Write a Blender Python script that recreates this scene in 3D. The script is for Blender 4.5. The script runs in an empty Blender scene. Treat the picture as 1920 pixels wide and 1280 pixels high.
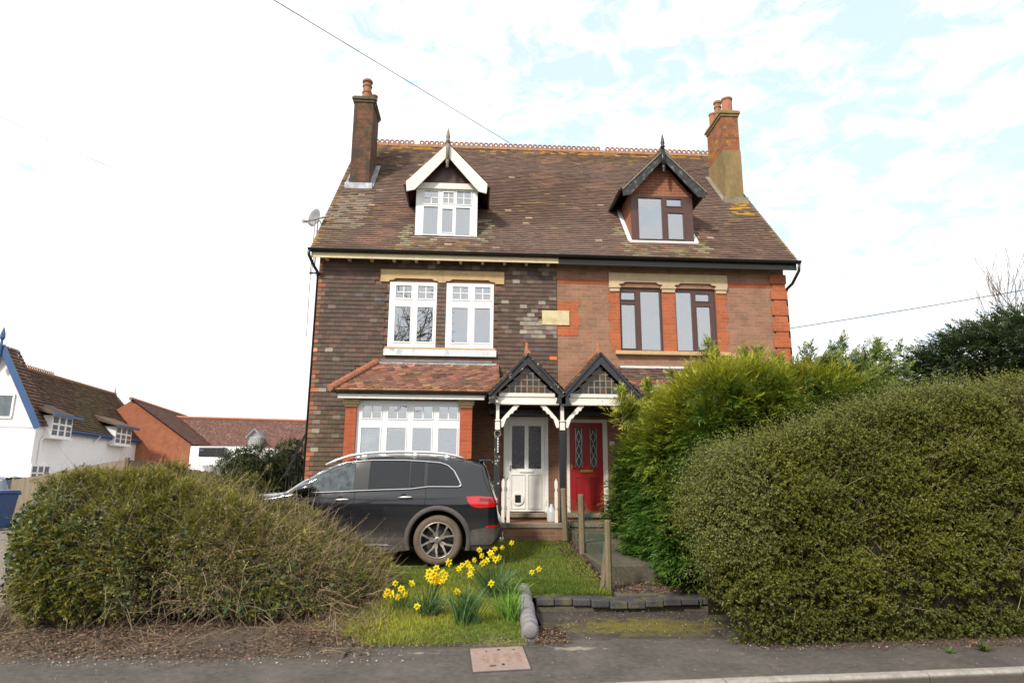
import bpy, bmesh, math, random
import numpy as np
from mathutils import Vector, Matrix
random.seed(7); rng=np.random.default_rng(11)
sc=bpy.context.scene; COL=sc.collection
# ---------------------------------------------------------------- camera
F=1220.; PITCH=math.atan(258/1220.); YAW=math.atan(70/1247.); ROLL=.007
CP=np.array([0,0,1.6])
fw=np.array([math.sin(YAW)*math.cos(PITCH),math.cos(YAW)*math.cos(PITCH),math.sin(PITCH)])
r0=np.array([math.cos(YAW),-math.sin(YAW),0]); u0=np.cross(r0,fw)
RT=r0*math.cos(ROLL)+u0*math.sin(ROLL); UP=u0*math.cos(ROLL)-r0*math.sin(ROLL)
cam=bpy.data.objects.new('camera',bpy.data.cameras.new('camera')); COL.objects.link(cam)
cam.matrix_world=Matrix(((RT[0],UP[0],-fw[0],0),(RT[1],UP[1],-fw[1],0),(RT[2],UP[2],-fw[2],1.6),(0,0,0,1)))
cam.data.sensor_width=36; cam.data.lens=36*F/1920; cam.data.clip_end=3000; cam.data.clip_start=.05
sc.camera=cam; cam.data.dof.use_dof=True; cam.data.dof.focus_distance=12.5; cam.data.dof.aperture_fstop=1.6
# ---------------------------------------------------------------- world, sun, exposure
SUN_EL=math.radians(40); SUN_AZ=math.radians(218)      # azimuth clockwise from +Y: behind-left of the camera
w=bpy.data.worlds.new("World"); sc.world=w; w.use_nodes=True; nt=w.node_tree; nt.nodes.clear()
def WN(t,**k):
    n=nt.nodes.new(t)
    for a,b in k.items(): setattr(n,a,b)
    return n
wo=WN('ShaderNodeOutputWorld'); bg=WN('ShaderNodeBackground'); bg.inputs['Strength'].default_value=.1
sky=WN('ShaderNodeTexSky',sky_type='NISHITA',sun_disc=False,sun_elevation=SUN_EL,sun_rotation=SUN_AZ,dust_density=1.5,air_density=1.0)
tc=WN('ShaderNodeTexCoord'); mp=WN('ShaderNodeMapping'); mp.inputs['Scale'].default_value=(1,1,2.0)
nz=WN('ShaderNodeTexNoise'); nz.inputs['Scale'].default_value=13; nz.inputs['Detail'].default_value=9; nz.inputs['Roughness'].default_value=.62; nz.inputs['Distortion'].default_value=.5
nt.links.new(tc.outputs['Generated'],mp.inputs[0]); nt.links.new(mp.outputs[0],nz.inputs['Vector'])
# blue gaps gather to the upper right of the view; elsewhere the cloud is closed
dp=WN('ShaderNodeVectorMath',operation='DOT_PRODUCT'); dp.inputs[1].default_value=(.36,.62,.70)
nt.links.new(tc.outputs['Generated'],dp.inputs[0])
mr=WN('ShaderNodeMapRange'); mr.inputs['From Min'].default_value=.72; mr.inputs['From Max'].default_value=.99; mr.inputs['To Min'].default_value=-.13; mr.inputs['To Max'].default_value=.09
nt.links.new(dp.outputs['Value'],mr.inputs['Value'])
ad=WN('ShaderNodeMath',operation='ADD'); nt.links.new(nz.outputs['Fac'],ad.inputs[0]); nt.links.new(mr.outputs[0],ad.inputs[1])
cr=WN('ShaderNodeMapRange'); cr.inputs['From Min'].default_value=.43; cr.inputs['From Max'].default_value=.62; cr.inputs['To Min'].default_value=0; cr.inputs['To Max'].default_value=.72
nt.links.new(ad.outputs[0],cr.inputs['Value'])
gain=WN('ShaderNodeVectorMath',operation='MULTIPLY_ADD'); gain.inputs[1].default_value=(.8,.8,.8); gain.inputs[2].default_value=(2.7,3.8,4.0)
nt.links.new(sky.outputs[0],gain.inputs[0])
# second, larger cloud shading so that the white is not one flat value
nz2=WN('ShaderNodeTexNoise'); nz2.inputs['Scale'].default_value=2.2; nz2.inputs['Detail'].default_value=6
nt.links.new(mp.outputs[0],nz2.inputs['Vector'])
cw=WN('ShaderNodeMix',data_type='RGBA'); cw.inputs[6].default_value=(6.9,6.95,7.0,1); cw.inputs[7].default_value=(8.9,8.7,8.5,1)
nt.links.new(nz2.outputs['Fac'],cw.inputs[0])
mx=WN('ShaderNodeMix',data_type='RGBA'); nt.links.new(cr.outputs[0],mx.inputs[0]); nt.links.new(cw.outputs[2],mx.inputs[6]); nt.links.new(gain.outputs[0],mx.inputs[7])
nt.links.new(mx.outputs[2],bg.inputs[0]); nt.links.new(bg.outputs[0],wo.inputs[0])
sl=bpy.data.lights.new('sun','SUN'); sl.energy=2.7; sl.angle=math.radians(6); sl.color=(1,.91,.8)
so=bpy.data.objects.new('sun',sl); COL.objects.link(so)
sd=Vector((math.sin(SUN_AZ)*math.cos(SUN_EL),math.cos(SUN_AZ)*math.cos(SUN_EL),math.sin(SUN_EL)))
so.rotation_euler=sd.to_track_quat('Z','Y').to_euler()
sc.view_settings.view_transform='Standard'; sc.view_settings.look='None'; sc.view_settings.gamma=1; sc.view_settings.exposure=0.72
# ---------------------------------------------------------------- helpers
def ray(x,y): return fw+RT*(x-960)/F+UP*(640-y)/F
def atY(x,y,Y): d=ray(x,y); return CP+d*Y/d[1]
def atZ(x,y,Z): d=ray(x,y); return CP+d*(Z-1.6)/d[2]
def mat_new(name):
    m=bpy.data.materials.new(name); m.use_nodes=True; t=m.node_tree; t.nodes.clear()
    o=t.nodes.new('ShaderNodeOutputMaterial'); b=t.nodes.new('ShaderNodeBsdfPrincipled'); t.links.new(b.outputs[0],o.inputs[0])
    return m,t,b,o
def node(t,ty,ins=None,**k):
    n=t.nodes.new(ty)
    for a,v in k.items(): setattr(n,a,v)
    for a,v in (ins or {}).items():
        if isinstance(v,bpy.types.NodeSocket): t.links.new(v,n.inputs[a])
        else: n.inputs[a].default_value=v
    return n
def mixc(t,f,a,b,mode='MIX'):
    n=t.nodes.new('ShaderNodeMix'); n.data_type='RGBA'; n.blend_type=mode
    for i,v in ((0,f),(6,a),(7,b)):
        if isinstance(v,bpy.types.NodeSocket): t.links.new(v,n.inputs[i])
        else: n.inputs[i].default_value=v if i==0 else (tuple(v)+(1,))[:4]
    return n.outputs[2]
def noise(t,vec,scale,detail=4,rough=.55):
    return node(t,'ShaderNodeTexNoise',{'Vector':vec,'Scale':scale,'Detail':detail,'Roughness':rough}).outputs['Fac']
def ramp(t,v,a,b,c=0,d=1):
    return node(t,'ShaderNodeMapRange',{'Value':v,'From Min':a,'From Max':b,'To Min':c,'To Max':d}).outputs[0]
def mk(name,base,rough=.7,var=.15,scale=6.,bump=0.,bscale=40.,metal=0.,spec=.5,vcol=False,stain=None,stain_scale=3.,stain_lo=.5,stain_hi=.7,trans=0.,coat=0.,stretch=(1,1,1)):
    m,t,b,o=mat_new(name); tc=t.nodes.new('ShaderNodeTexCoord')
    mp=node(t,'ShaderNodeMapping',{'Vector':tc.outputs['Object'],'Scale':stretch}); v=mp.outputs[0]
    if vcol:
        at=t.nodes.new('ShaderNodeAttribute'); at.attribute_name='Col'; c=mixc(t,1,at.outputs['Color'],base,'MULTIPLY')
    else: c=mixc(t,0,base,base)
    n1=noise(t,v,scale,5); n2=noise(t,v,scale*7,3)
    k=node(t,'ShaderNodeMath',{0:n1,1:n2},operation='ADD').outputs[0]
    k=ramp(t,k,.6,1.4,1-var*1.6,1+var*1.6)
    c=node(t,'ShaderNodeVectorMath',{0:c,3:k},operation='SCALE').outputs[0]
    if stain is not None:
        s=ramp(t,noise(t,v,stain_scale,6,.65),stain_lo,stain_hi); c=mixc(t,s,c,stain)
    t.links.new(c,b.inputs['Base Color']); b.inputs['Roughness'].default_value=rough; b.inputs['Metallic'].default_value=metal
    b.inputs['Specular IOR Level'].default_value=spec; b.inputs['Coat Weight'].default_value=coat
    if bump:
        bn=node(t,'ShaderNodeBump',{'Height':noise(t,v,bscale,5,.6),'Strength':bump,'Distance':.02}); t.links.new(bn.outputs[0],b.inputs['Normal'])
    if trans:
        tr=node(t,'ShaderNodeBsdfTranslucent',{'Color':c}); ms=node(t,'ShaderNodeMixShader',{0:trans,1:b.outputs[0],2:tr.outputs[0]}); t.links.new(ms.outputs[0],o.inputs[0])
    return m
def mk_brick(name,c1,c2,mortar,var=.35,bw=.225,bh=.075,ms=.006,stain=None,slo=.52,shi=.72,bias=-.1):
    m,t,b,o=mat_new(name); tc=t.nodes.new('ShaderNodeTexCoord'); g=t.nodes.new('ShaderNodeNewGeometry')
    sp=node(t,'ShaderNodeSeparateXYZ',{0:tc.outputs['Object']}); sn=node(t,'ShaderNodeSeparateXYZ',{0:g.outputs['True Normal']})
    ax=node(t,'ShaderNodeMath',{0:sn.outputs[0]},operation='ABSOLUTE').outputs[0]; s=node(t,'ShaderNodeMath',{0:ax,1:.5},operation='GREATER_THAN').outputs[0]
    u=node(t,'ShaderNodeMix',{0:s,2:sp.outputs[0],3:sp.outputs[1]}).outputs[0]
    v=node(t,'ShaderNodeCombineXYZ',{0:u,1:sp.outputs[2]}).outputs[0]
    br=node(t,'ShaderNodeTexBrick',{'Vector':v,'Color1':tuple(c1)+(1,),'Color2':tuple(c2)+(1,),'Mortar':tuple(mortar)+(1,),'Scale':1,'Mortar Size':ms,'Mortar Smooth':.2,'Bias':bias,'Brick Width':bw,'Row Height':bh},offset=.5)
    n=noise(t,v,2.2,5); n2=noise(t,v,30,3); k=node(t,'ShaderNodeMath',{0:n,1:n2},operation='ADD').outputs[0]
    c=node(t,'ShaderNodeVectorMath',{0:br.outputs['Color'],3:ramp(t,k,.6,1.4,1-var,1+var)},operation='SCALE').outputs[0]
    if stain is not None: c=mixc(t,ramp(t,noise(t,tc.outputs['Object'],3.2,7,.7),slo,shi),c,stain)
    t.links.new(c,b.inputs['Base Color']); b.inputs['Roughness'].default_value=.9; b.inputs['Specular IOR Level'].default_value=.25
    h=node(t,'ShaderNodeMath',{0:n2,1:node(t,'ShaderNodeMath',{0:br.outputs['Fac'],1:-1.2},operation='MULTIPLY').outputs[0]},operation='ADD').outputs[0]
    bn=node(t,'ShaderNodeBump',{'Height':h,'Strength':.5,'Distance':.006}); t.links.new(bn.outputs[0],b.inputs['Normal'])
    return m
def mk_glass(name,refl=.32,tint=(.55,.6,.62)):
    m,t,b,o=mat_new(name); t.nodes.remove(b)
    tr=node(t,'ShaderNodeBsdfTransparent',{'Color':tuple(tint)+(1,)}); gl=node(t,'ShaderNodeBsdfGlossy',{'Color':(.93,.96,1,1),'Roughness':.015})
    tc=t.nodes.new('ShaderNodeTexCoord'); bn=node(t,'ShaderNodeBump',{'Height':noise(t,tc.outputs['Object'],1.7,2),'Strength':.015,'Distance':.03}); t.links.new(bn.outputs[0],gl.inputs['Normal'])
    fr=node(t,'ShaderNodeFresnel',{'IOR':1.5}); f=ramp(t,fr.outputs[0],0,1,refl,1.0)
    ms=node(t,'ShaderNodeMixShader',{0:f,1:tr.outputs[0],2:gl.outputs[0]}); t.links.new(ms.outputs[0],o.inputs[0]); return m
MT={}
MT['asphalt']=mk('asphalt',(.100,.088,.078),.9,.32,2.2,.8,160,stain=(.15,.135,.12),stain_scale=2.3,stain_lo=.55,stain_hi=.8)
MT['road']=mk('road_asphalt',(.05,.05,.052),.85,.2,1.5,.6,140)
MT['kerb']=mk('kerb_concrete',(.3,.28,.25),.9,.2,3,.4,60,stain=(.13,.115,.1),stain_lo=.55,stain_hi=.75)
def kerb_dirt(m):
    t=m.node_tree; b=[n for n in t.nodes if n.type=='BSDF_PRINCIPLED'][0]; old=b.inputs['Base Color'].links[0].from_socket; tc=t.nodes.new('ShaderNodeTexCoord'); sp=node(t,'ShaderNodeSeparateXYZ',{0:tc.outputs['Object']})
    t.links.new(mixc(t,ramp(t,sp.outputs[2],-.008,-.035,0,.9),old,(.065,.055,.048)),b.inputs['Base Color'])
kerb_dirt(MT['kerb'])
MT['soil']=mk('soil',(.062,.045,.033),.95,.3,3,.8,40,stain=(.11,.085,.06),stain_scale=4)
MT['grassy']=mk('lawn_soil',(.11,.14,.026),.95,.35,3,.6,50,stain=(.10,.075,.04),stain_scale=2.5,stain_lo=.5,stain_hi=.7)
MT['gravel']=mk('gravel',(.21,.18,.15),.95,.3,5,.9,90)
MT['fields']=mk('ground',(.10,.12,.05),.95,.3,.4,.3,5)
MT['grass']=mk('grass_blades',(1,1,1),.6,.1,3,vcol=True,trans=.35,spec=.3)
MT['leaf']=mk('leaf',(1,1,1),.5,.12,2,vcol=True,trans=.3,spec=.35)
MT['ivy']=mk('ivy_leaf',(1,1,1),.5,.12,2,vcol=True,trans=.15,spec=.3)
MT['twig']=mk('twig',(1,1,1),.85,.25,6,vcol=True)
MT['bark']=mk('bark',(.09,.07,.055),.95,.3,6,.6,40)
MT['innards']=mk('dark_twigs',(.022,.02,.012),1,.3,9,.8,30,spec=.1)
MT['litter']=mk('litter',(1,1,1),.9,.2,20,vcol=True)
MT['htile']=mk('hung_tile',(1,1,1),.85,.16,9,.35,90,vcol=True,stain=(.22,.2,.17),stain_scale=7,stain_lo=.66,stain_hi=.8)
MT['rtile']=mk('roof_tile',(1,1,1),.92,.16,7,.35,80,vcol=True,spec=.15)
MT['terracotta']=mk('terracotta',(.28,.13,.08),.85,.25,9,.3,60,stain=(.36,.22,.06),stain_scale=5,stain_lo=.52,stain_hi=.7)
MT['hip']=mk('new_terracotta',(.36,.15,.085),.85,.18,9,.3,60)
MT['stone']=mk('bath_stone',(.50,.355,.19),.9,.12,3,.25,70,stain=(.38,.27,.15),stain_scale=2.5,stain_lo=.5,stain_hi=.8)
MT['stone2']=mk('pale_stone',(.52,.41,.26),.9,.12,3,.25,70,stain=(.40,.31,.2),stain_scale=2.5,stain_lo=.5,stain_hi=.8)
MT['plaque']=mk('plaque_stone',(.58,.50,.31),.9,.1,6,.2,70,stain=(.4,.32,.17),stain_scale=4,stain_lo=.5,stain_hi=.75)
MT['upvc']=mk('white_plastic',(.80,.81,.82),.35,.03,3)
MT['upvc2']=mk('door_white_plastic',(.80,.80,.77),.38,.05,3)
MT['wpaint']=mk('white_paint',(.72,.70,.64),.6,.08,4,stain=(.3,.27,.2),stain_scale=9,stain_lo=.62,stain_hi=.75)
MT['cream']=mk('cream_paint',(.62,.53,.34),.65,.1,3,stain=(.34,.26,.15),stain_scale=7,stain_lo=.62,stain_hi=.8,stretch=(1,1,3))
MT['brown']=mk('brown_frame',(.080,.036,.030),.35,.06,3)
MT['black']=mk('black_paint',(.014,.015,.018),.4,.15,5,stain=(.05,.05,.05),stain_lo=.6,stain_hi=.8)
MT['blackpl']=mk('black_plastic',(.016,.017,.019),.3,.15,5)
MT['slate_paint']=mk('dark_grey_paint',(.026,.03,.04),.45,.12,5,stain=(.08,.085,.09),stain_scale=12,stain_lo=.66,stain_hi=.74)
MT['peel']=mk('peeling_black_paint',(.02,.021,.024),.6,.2,5,stain=(.58,.52,.42),stain_scale=7,stain_lo=.59,stain_hi=.63,stretch=(1,1,1))
MT['weath']=mk('weathered_black_timber',(.024,.025,.028),.7,.2,5,stain=(.16,.16,.155),stain_scale=11,stain_lo=.53,stain_hi=.68)
MT['greywood']=mk('weathered_grey_wood',(.22,.19,.155),.85,.3,9,.5,50)
MT['lead']=mk('lead',(.25,.27,.30),.5,.2,4,.2,20,metal=.2,stain=(.5,.53,.58),stain_scale=3)
MT['pale_lead']=mk('pale_flashing',(.62,.65,.70),.5,.12,5,stain=(.30,.33,.40),stain_scale=4,stain_lo=.55,stain_hi=.7)
MT['mortarw']=mk('white_flashing',(.74,.74,.73),.7,.08,5)
MT['render']=mk('ochre_render',(.23,.165,.075),.95,.18,2.5,.4,40,stain=(.13,.11,.04),stain_scale=2,stain_lo=.5,stain_hi=.75,stretch=(1,1,.4))
MT['brickR']=mk_brick('pink_brown_brick',(.315,.165,.105),(.225,.125,.085),(.27,.20,.145),.28,stain=(.19,.115,.085),slo=.52,shi=.74)
MT['brickD']=mk_brick('brown_brick',(.22,.115,.07),(.16,.085,.055),(.2,.15,.11),.25)
MT['brickO']=mk_brick('orange_brick',(.42,.115,.05),(.33,.09,.04),(.33,.17,.10),.25,ms=.007)
MT['brickP']=mk_brick('red_pillar_brick',(.42,.095,.042),(.34,.08,.036),(.34,.15,.09),.2,ms=.006)
MT['brickC']=mk_brick('sooty_chimney_brick',(.20,.075,.038),(.10,.055,.038),(.13,.10,.075),.35,stain=(.06,.05,.036),slo=.40,shi=.56)
MT['brickC2']=mk_brick('lichen_chimney_brick',(.30,.10,.04),(.16,.07,.045),(.20,.14,.09),.3,stain=(.38,.235,.04),slo=.53,shi=.66)
MT['brickG']=mk_brick('dormer_brick',(.30,.10,.055),(.22,.08,.05),(.32,.2,.13),.2,ms=.007)
MT['brickB']=mk_brick('red_barn_brick',(.36,.125,.065),(.30,.105,.055),(.30,.15,.10),.2,stain=(.22,.09,.05),slo=.5,shi=.75)
MT['brickE']=mk_brick('blue_engineering_brick',(.095,.095,.105),(.06,.062,.07),(.05,.045,.035),.25,bw=.23,ms=.01)
MT['edging']=mk('edging_brick',(.05,.05,.054),.7,.3,7,.3,50,stain=(.11,.10,.05),stain_scale=5,stain_lo=.5,stain_hi=.66)
MT['cop']=mk('coping_brick',(.20,.19,.20),.7,.15,6,.2,60,stain=(.3,.27,.23),stain_scale=7,stain_lo=.62,stain_hi=.8)
MT['paver']=mk_brick('red_paver',(.24,.105,.065),(.19,.085,.06),(.14,.1,.07),.2)
MT['concrete']=mk('concrete',(.23,.20,.15),.95,.2,4,.4,50,stain=(.10,.10,.06),stain_scale=3)
MT['dcon']=mk('mossy_concrete',(.10,.088,.065),.95,.3,4,.5,40,stain=(.055,.06,.025),stain_scale=4)
MT['forecourt']=mk('mossy_tarmac',(.045,.037,.030),.95,.3,3,.6,120,stain=(.075,.064,.055),stain_scale=2,stain_lo=.5,stain_hi=.65)
def moss_patch(m,c,r,col,lo,hi,sc):
    t=m.node_tree; b=[n for n in t.nodes if n.type=='BSDF_PRINCIPLED'][0]; old=b.inputs['Base Color'].links[0].from_socket; tc=t.nodes.new('ShaderNodeTexCoord')
    mp=node(t,'ShaderNodeMapping',{'Vector':tc.outputs['Object'],'Location':(-c[0]/r[0],-c[1]/r[1],0),'Scale':(1/r[0],1/r[1],0)}); d=node(t,'ShaderNodeVectorMath',{0:mp.outputs[0]},operation='LENGTH').outputs['Value']
    k=node(t,'ShaderNodeMath',{0:ramp(t,d,0,1.3,.75,-.35),1:ramp(t,noise(t,tc.outputs['Object'],sc,7,.7),.3,.7,-.5,.5)},operation='ADD').outputs[0]
    t.links.new(mixc(t,ramp(t,k,lo,hi),old,col),b.inputs['Base Color'])
moss_patch(MT['forecourt'],(1.9,7.65),(1.1,.48),(.125,.11,.012),-.05,.4,6)
moss_patch(MT['forecourt'],(1.6,6.95),(2.2,.17),(.10,.089,.079),-.1,.35,5)
moss_patch(MT['asphalt'],(1.0,6.75),(.42,.12),(.30,.27,.22),.25,.5,9)
moss_patch(MT['asphalt'],(-.45,6.62),(.3,.07),(.30,.26,.2),.35,.6,9)
MT['moss']=mk('moss',(.11,.10,.012),.95,.4,6,.9,60,stain=(.06,.05,.02),stain_scale=7,stain_lo=.5,stain_hi=.62)
MT['glass']=mk_glass('window_glass',.36); MT['glassd']=mk_glass('leaded_glass',.10,(.3,.32,.33)); MT['glassw']=mk_glass('clear_glass',.12,(.85,.88,.88))
MT['frost']=mk('obscure_glass',(.045,.05,.053),.18,.5,14,.3,30)
MT['curtain']=mk('white_curtain',(.78,.77,.75),.9,.05,6,trans=.3)
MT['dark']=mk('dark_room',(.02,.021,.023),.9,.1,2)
MT['reddoor']=mk('red_door_paint',(.26,.010,.012),.38,.06,3)
MT['brass']=mk('brass',(.55,.36,.10),.3,.1,5,metal=.8)
MT['chrome']=mk('chrome',(.72,.73,.75),.16,.02,3,metal=1)
MT['satin']=mk('satin_aluminium',(.75,.76,.77),.32,.02,3,metal=.7)
MT['post']=mk('weathered_post',(.17,.135,.085),.9,.25,8,.5,40,stain=(.12,.12,.05),stain_scale=5,stretch=(1,1,.25))
MT['dishgrey']=mk('grey_dish',(.20,.215,.24),.6,.08,5)
MT['net']=mk('green_netting',(.015,.11,.08),.6,.1,5)
MT['fence']=mk('fence_board',(.19,.155,.105),.9,.25,5,.4,30,stain=(.15,.12,.07),stain_scale=3,stretch=(1,1,.3))
MT['wrender']=mk('white_render',(.80,.80,.80),.85,.04,1.5,.15,30)
MT['bluep']=mk('blue_paint',(.030,.085,.22),.45,.08,3)
MT['bin']=mk('blue_plastic',(.04,.10,.27),.5,.08,3)
MT['wire']=mk('cable',(.03,.03,.035),.6,.05,3)
MT['pink']=mk('cover_iron',(.29,.215,.185),.8,.15,5,.5,90,stain=(.20,.12,.10),stain_scale=12,stain_lo=.6,stain_hi=.7)
def mk_carpaint(name,col,mud):
    m,t,b,o=mat_new(name); tc=t.nodes.new('ShaderNodeTexCoord'); sp=node(t,'ShaderNodeSeparateXYZ',{0:tc.outputs['Object']})
    z=ramp(t,sp.outputs[2],.72,.30); n=noise(t,tc.outputs['Object'],3.5,6,.65)
    k=node(t,'ShaderNodeMath',{0:z,1:ramp(t,n,.3,.7,.35,1)},operation='MULTIPLY').outputs[0]
    k=ramp(t,k,0,1,.02,.85); c=mixc(t,k,col,mud); t.links.new(c,b.inputs['Base Color'])
    b.inputs['Metallic'].default_value=.35; t.links.new(ramp(t,k,0,.7,.22,.7),b.inputs['Roughness']); t.links.new(ramp(t,k,0,.5,1,0),b.inputs['Coat Weight']); b.inputs['Coat Roughness'].default_value=.04
    bn=node(t,'ShaderNodeBump',{'Height':noise(t,tc.outputs['Object'],2.3,3),'Strength':.05,'Distance':.02}); t.links.new(bn.outputs[0],b.inputs['Coat Normal']); return m
MT['paint']=mk_carpaint('dark_grey_car_paint',(.012,.014,.020),(.085,.073,.062))
MT['paint2']=mk_carpaint('silver_blue_car_paint',(.10,.13,.17),(.1,.1,.1))
MT['clad']=mk('muddy_cladding',(.070,.062,.056),.75,.25,5,.15,30)
MT['tyre']=mk('muddy_tyre',(.125,.095,.068),.95,.25,6,.4,50)
MT['rim']=mk('muddy_alloy',(.27,.24,.205),.45,.15,8,metal=.5); MT['rimd']=mk('dark_rim_barrel',(.035,.034,.033),.6,.3,8)
MT['cglass']=mk_glass('car_glass',.20,(.55,.62,.62)); MT['cglassd']=mk_glass('tinted_car_glass',.16,(.05,.055,.06))
MT['lamp']=mk('red_lamp',(.5,.01,.015),.15,.2,12,coat=1)
MT['seat']=mk('grey_seat',(.13,.13,.13),.8,.1,5)
MT['gap']=mk('panel_gap',(.004,.004,.004),.8,0,1)
MT['jug']=mk('cloudy_plastic',(.45,.47,.48),.3,.1,5)
MT['petal']=mk('daffodil_petal',(1.0,.90,.04),.5,.06,20,trans=.3); MT['trump']=mk('daffodil_trumpet',(1.0,.70,.015),.5,.06,20,trans=.2)
def smooth_mesh(me): me.polygons.foreach_set('use_smooth',np.ones(len(me.polygons),dtype=bool))
ORG={}
def tag(o,label=None,cat=None,group=None,kind=None):
    if label: o['label']=label
    if cat: o['category']=cat
    if group: o['group']=group
    if kind: o['kind']=kind
    return o
def thing(name,label,cat,loc=(0,0,0),rz=0,group=None):
    o=bpy.data.objects.new(name,None); o.empty_display_size=.2; COL.objects.link(o); o.location=loc; o.rotation_euler=(0,0,rz)
    ORG[o.name]=np.array(loc,float) if not rz else np.zeros(3)
    return tag(o,label,cat,group)
class MB:
    def __init__(s): s.v=[];s.f=[];s.c=[]
    def add(s,vs,fs,col=None):
        n=len(s.v); s.v.extend([tuple(map(float,p)) for p in vs]); s.f.extend([tuple(i+n for i in f) for f in fs])
        if col is not None: s.c.extend([col]*len(vs))
        return s
    def box(s,x0,x1,y0,y1,z0,z1,col=None):
        return s.add([(x0,y0,z0),(x1,y0,z0),(x1,y1,z0),(x0,y1,z0),(x0,y0,z1),(x1,y0,z1),(x1,y1,z1),(x0,y1,z1)],[(0,3,2,1),(4,5,6,7),(0,1,5,4),(1,2,6,5),(2,3,7,6),(3,0,4,7)],col)
    def prism(s,pts,y0,y1,col=None):     # polygon in xz extruded in y
        n=len(pts); vs=[(x,y0,z) for x,z in pts]+[(x,y1,z) for x,z in pts]
        return s.add(vs,[tuple(range(n)),tuple(reversed(range(n,2*n)))]+[(i,i+n,(i+1)%n+n,(i+1)%n) for i in range(n)],col)
    def bar(s,a,b,w,h=None,up=(0,0,1),col=None):
        a=np.array(a,float);b=np.array(b,float);h=h or w;d=b-a;L=np.linalg.norm(d);d/=L;u=np.array(up,float)
        if abs(d@u)>.98:u=np.array((0,1.,0))
        x=np.cross(d,u);x/=np.linalg.norm(x);u=np.cross(x,d)
        q=[-x*w/2-u*h/2,x*w/2-u*h/2,x*w/2+u*h/2,-x*w/2+u*h/2]
        return s.add([a+k for k in q]+[b+k for k in q],[(3,2,1,0),(4,5,6,7),(0,1,5,4),(1,2,6,5),(2,3,7,6),(3,0,4,7)],col)
    def tube(s,pts,r,n=8,col=None,cap=True):
        pts=[np.array(p,float) for p in pts]; rs=r if hasattr(r,'__len__') else [r]*len(pts); vs=[];fs=[]
        d=pts[1]-pts[0]; u=np.array((0,0,1.)) if abs(d[2])<.9*np.linalg.norm(d) else np.array((1.,0,0))
        for i,p in enumerate(pts):
            d=pts[min(i+1,len(pts)-1)]-pts[max(i-1,0)]; d=d/(np.linalg.norm(d)+1e-9); x=np.cross(d,u); x/=np.linalg.norm(x)+1e-9; u=np.cross(x,d)
            for k in range(n):
                a=2*math.pi*k/n; vs.append(p+(x*math.cos(a)+u*math.sin(a))*rs[i])
        for i in range(len(pts)-1):
            for k in range(n): fs.append((i*n+k,i*n+(k+1)%n,(i+1)*n+(k+1)%n,(i+1)*n+k))
        if cap: fs.append(tuple(reversed(range(n)))); fs.append(tuple(range((len(pts)-1)*n,len(pts)*n)))
        return s.add(vs,fs,col)
    def lathe(s,prof,c=(0,0,0),n=20,axis='z',col=None,cap=True):
        vs=[];fs=[];c=np.array(c,float)
        for r,h in prof:
            for k in range(n):
                a=2*math.pi*k/n
                p=(r*math.cos(a),r*math.sin(a),h) if axis=='z' else (r*math.cos(a),h,r*math.sin(a))
                vs.append(c+np.array(p))
        for i in range(len(prof)-1):
            for k in range(n): fs.append((i*n+k,i*n+(k+1)%n,(i+1)*n+(k+1)%n,(i+1)*n+k))
        if cap: fs.append(tuple(reversed(range(n)))); fs.append(tuple(range((len(prof)-1)*n,len(prof)*n)))
        return s.add(vs,fs,col)
    def build(s,name,mat,parent=None,smooth=False,bevel=0):
        me=bpy.data.meshes.new(name); org=ORG.get(parent.name,np.zeros(3)) if parent else np.zeros(3)
        V=np.array(s.v)-org; me.from_pydata(V.tolist(),[],s.f); me.materials.append(MT[mat] if isinstance(mat,str) else mat)
        if s.c:
            ca=me.color_attributes.new('Col','FLOAT_COLOR','POINT'); arr=np.ones((len(s.v),4),np.float32); arr[:,:3]=np.array(s.c,np.float32); ca.data.foreach_set('color',arr.ravel())
        bm=bmesh.new(); bm.from_mesh(me); bmesh.ops.recalc_face_normals(bm,faces=bm.faces); bm.to_mesh(me); bm.free()
        o=bpy.data.objects.new(name,me); COL.objects.link(o)
        if parent: o.parent=parent; ORG[o.name]=org
        if smooth: smooth_mesh(me)
        if bevel:
            b=o.modifiers.new('bevel','BEVEL'); b.width=bevel; b.segments=2; b.limit_method='ANGLE'
        return o
def plate(mb,x0,x1,z0,z1,y0,y1,holes):    # slab facing -y with rectangular holes and their reveals
    xs=sorted({x0,x1,*[h[0] for h in holes],*[h[1] for h in holes]}); zs=sorted({z0,z1,*[h[2] for h in holes],*[h[3] for h in holes]})
    xs=[x for x in xs if x0<=x<=x1]; zs=[z for z in zs if z0<=z<=z1]
    def solid(i,j):
        if i<0 or j<0 or i>=len(xs)-1 or j>=len(zs)-1: return False
        cx=(xs[i]+xs[i+1])/2; cz=(zs[j]+zs[j+1])/2
        return not any(h[0]<cx<h[1] and h[2]<cz<h[3] for h in holes)
    for i in range(len(xs)-1):
        for j in range(len(zs)-1):
            if not solid(i,j): continue
            a,b,c,d=xs[i],xs[i+1],zs[j],zs[j+1]
            mb.add([(a,y0,c),(b,y0,c),(b,y0,d),(a,y0,d)],[(0,1,2,3)]); mb.add([(a,y1,c),(b,y1,c),(b,y1,d),(a,y1,d)],[(3,2,1,0)])
            if not solid(i-1,j): mb.add([(a,y0,c),(a,y1,c),(a,y1,d),(a,y0,d)],[(0,3,2,1)])
            if not solid(i+1,j): mb.add([(b,y0,c),(b,y1,c),(b,y1,d),(b,y0,d)],[(0,1,2,3)])
            if not solid(i,j-1): mb.add([(a,y0,c),(b,y0,c),(b,y1,c),(a,y1,c)],[(0,3,2,1)])
            if not solid(i,j+1): mb.add([(a,y0,d),(b,y0,d),(b,y1,d),(a,y1,d)],[(0,1,2,3)])
    return mb
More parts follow.
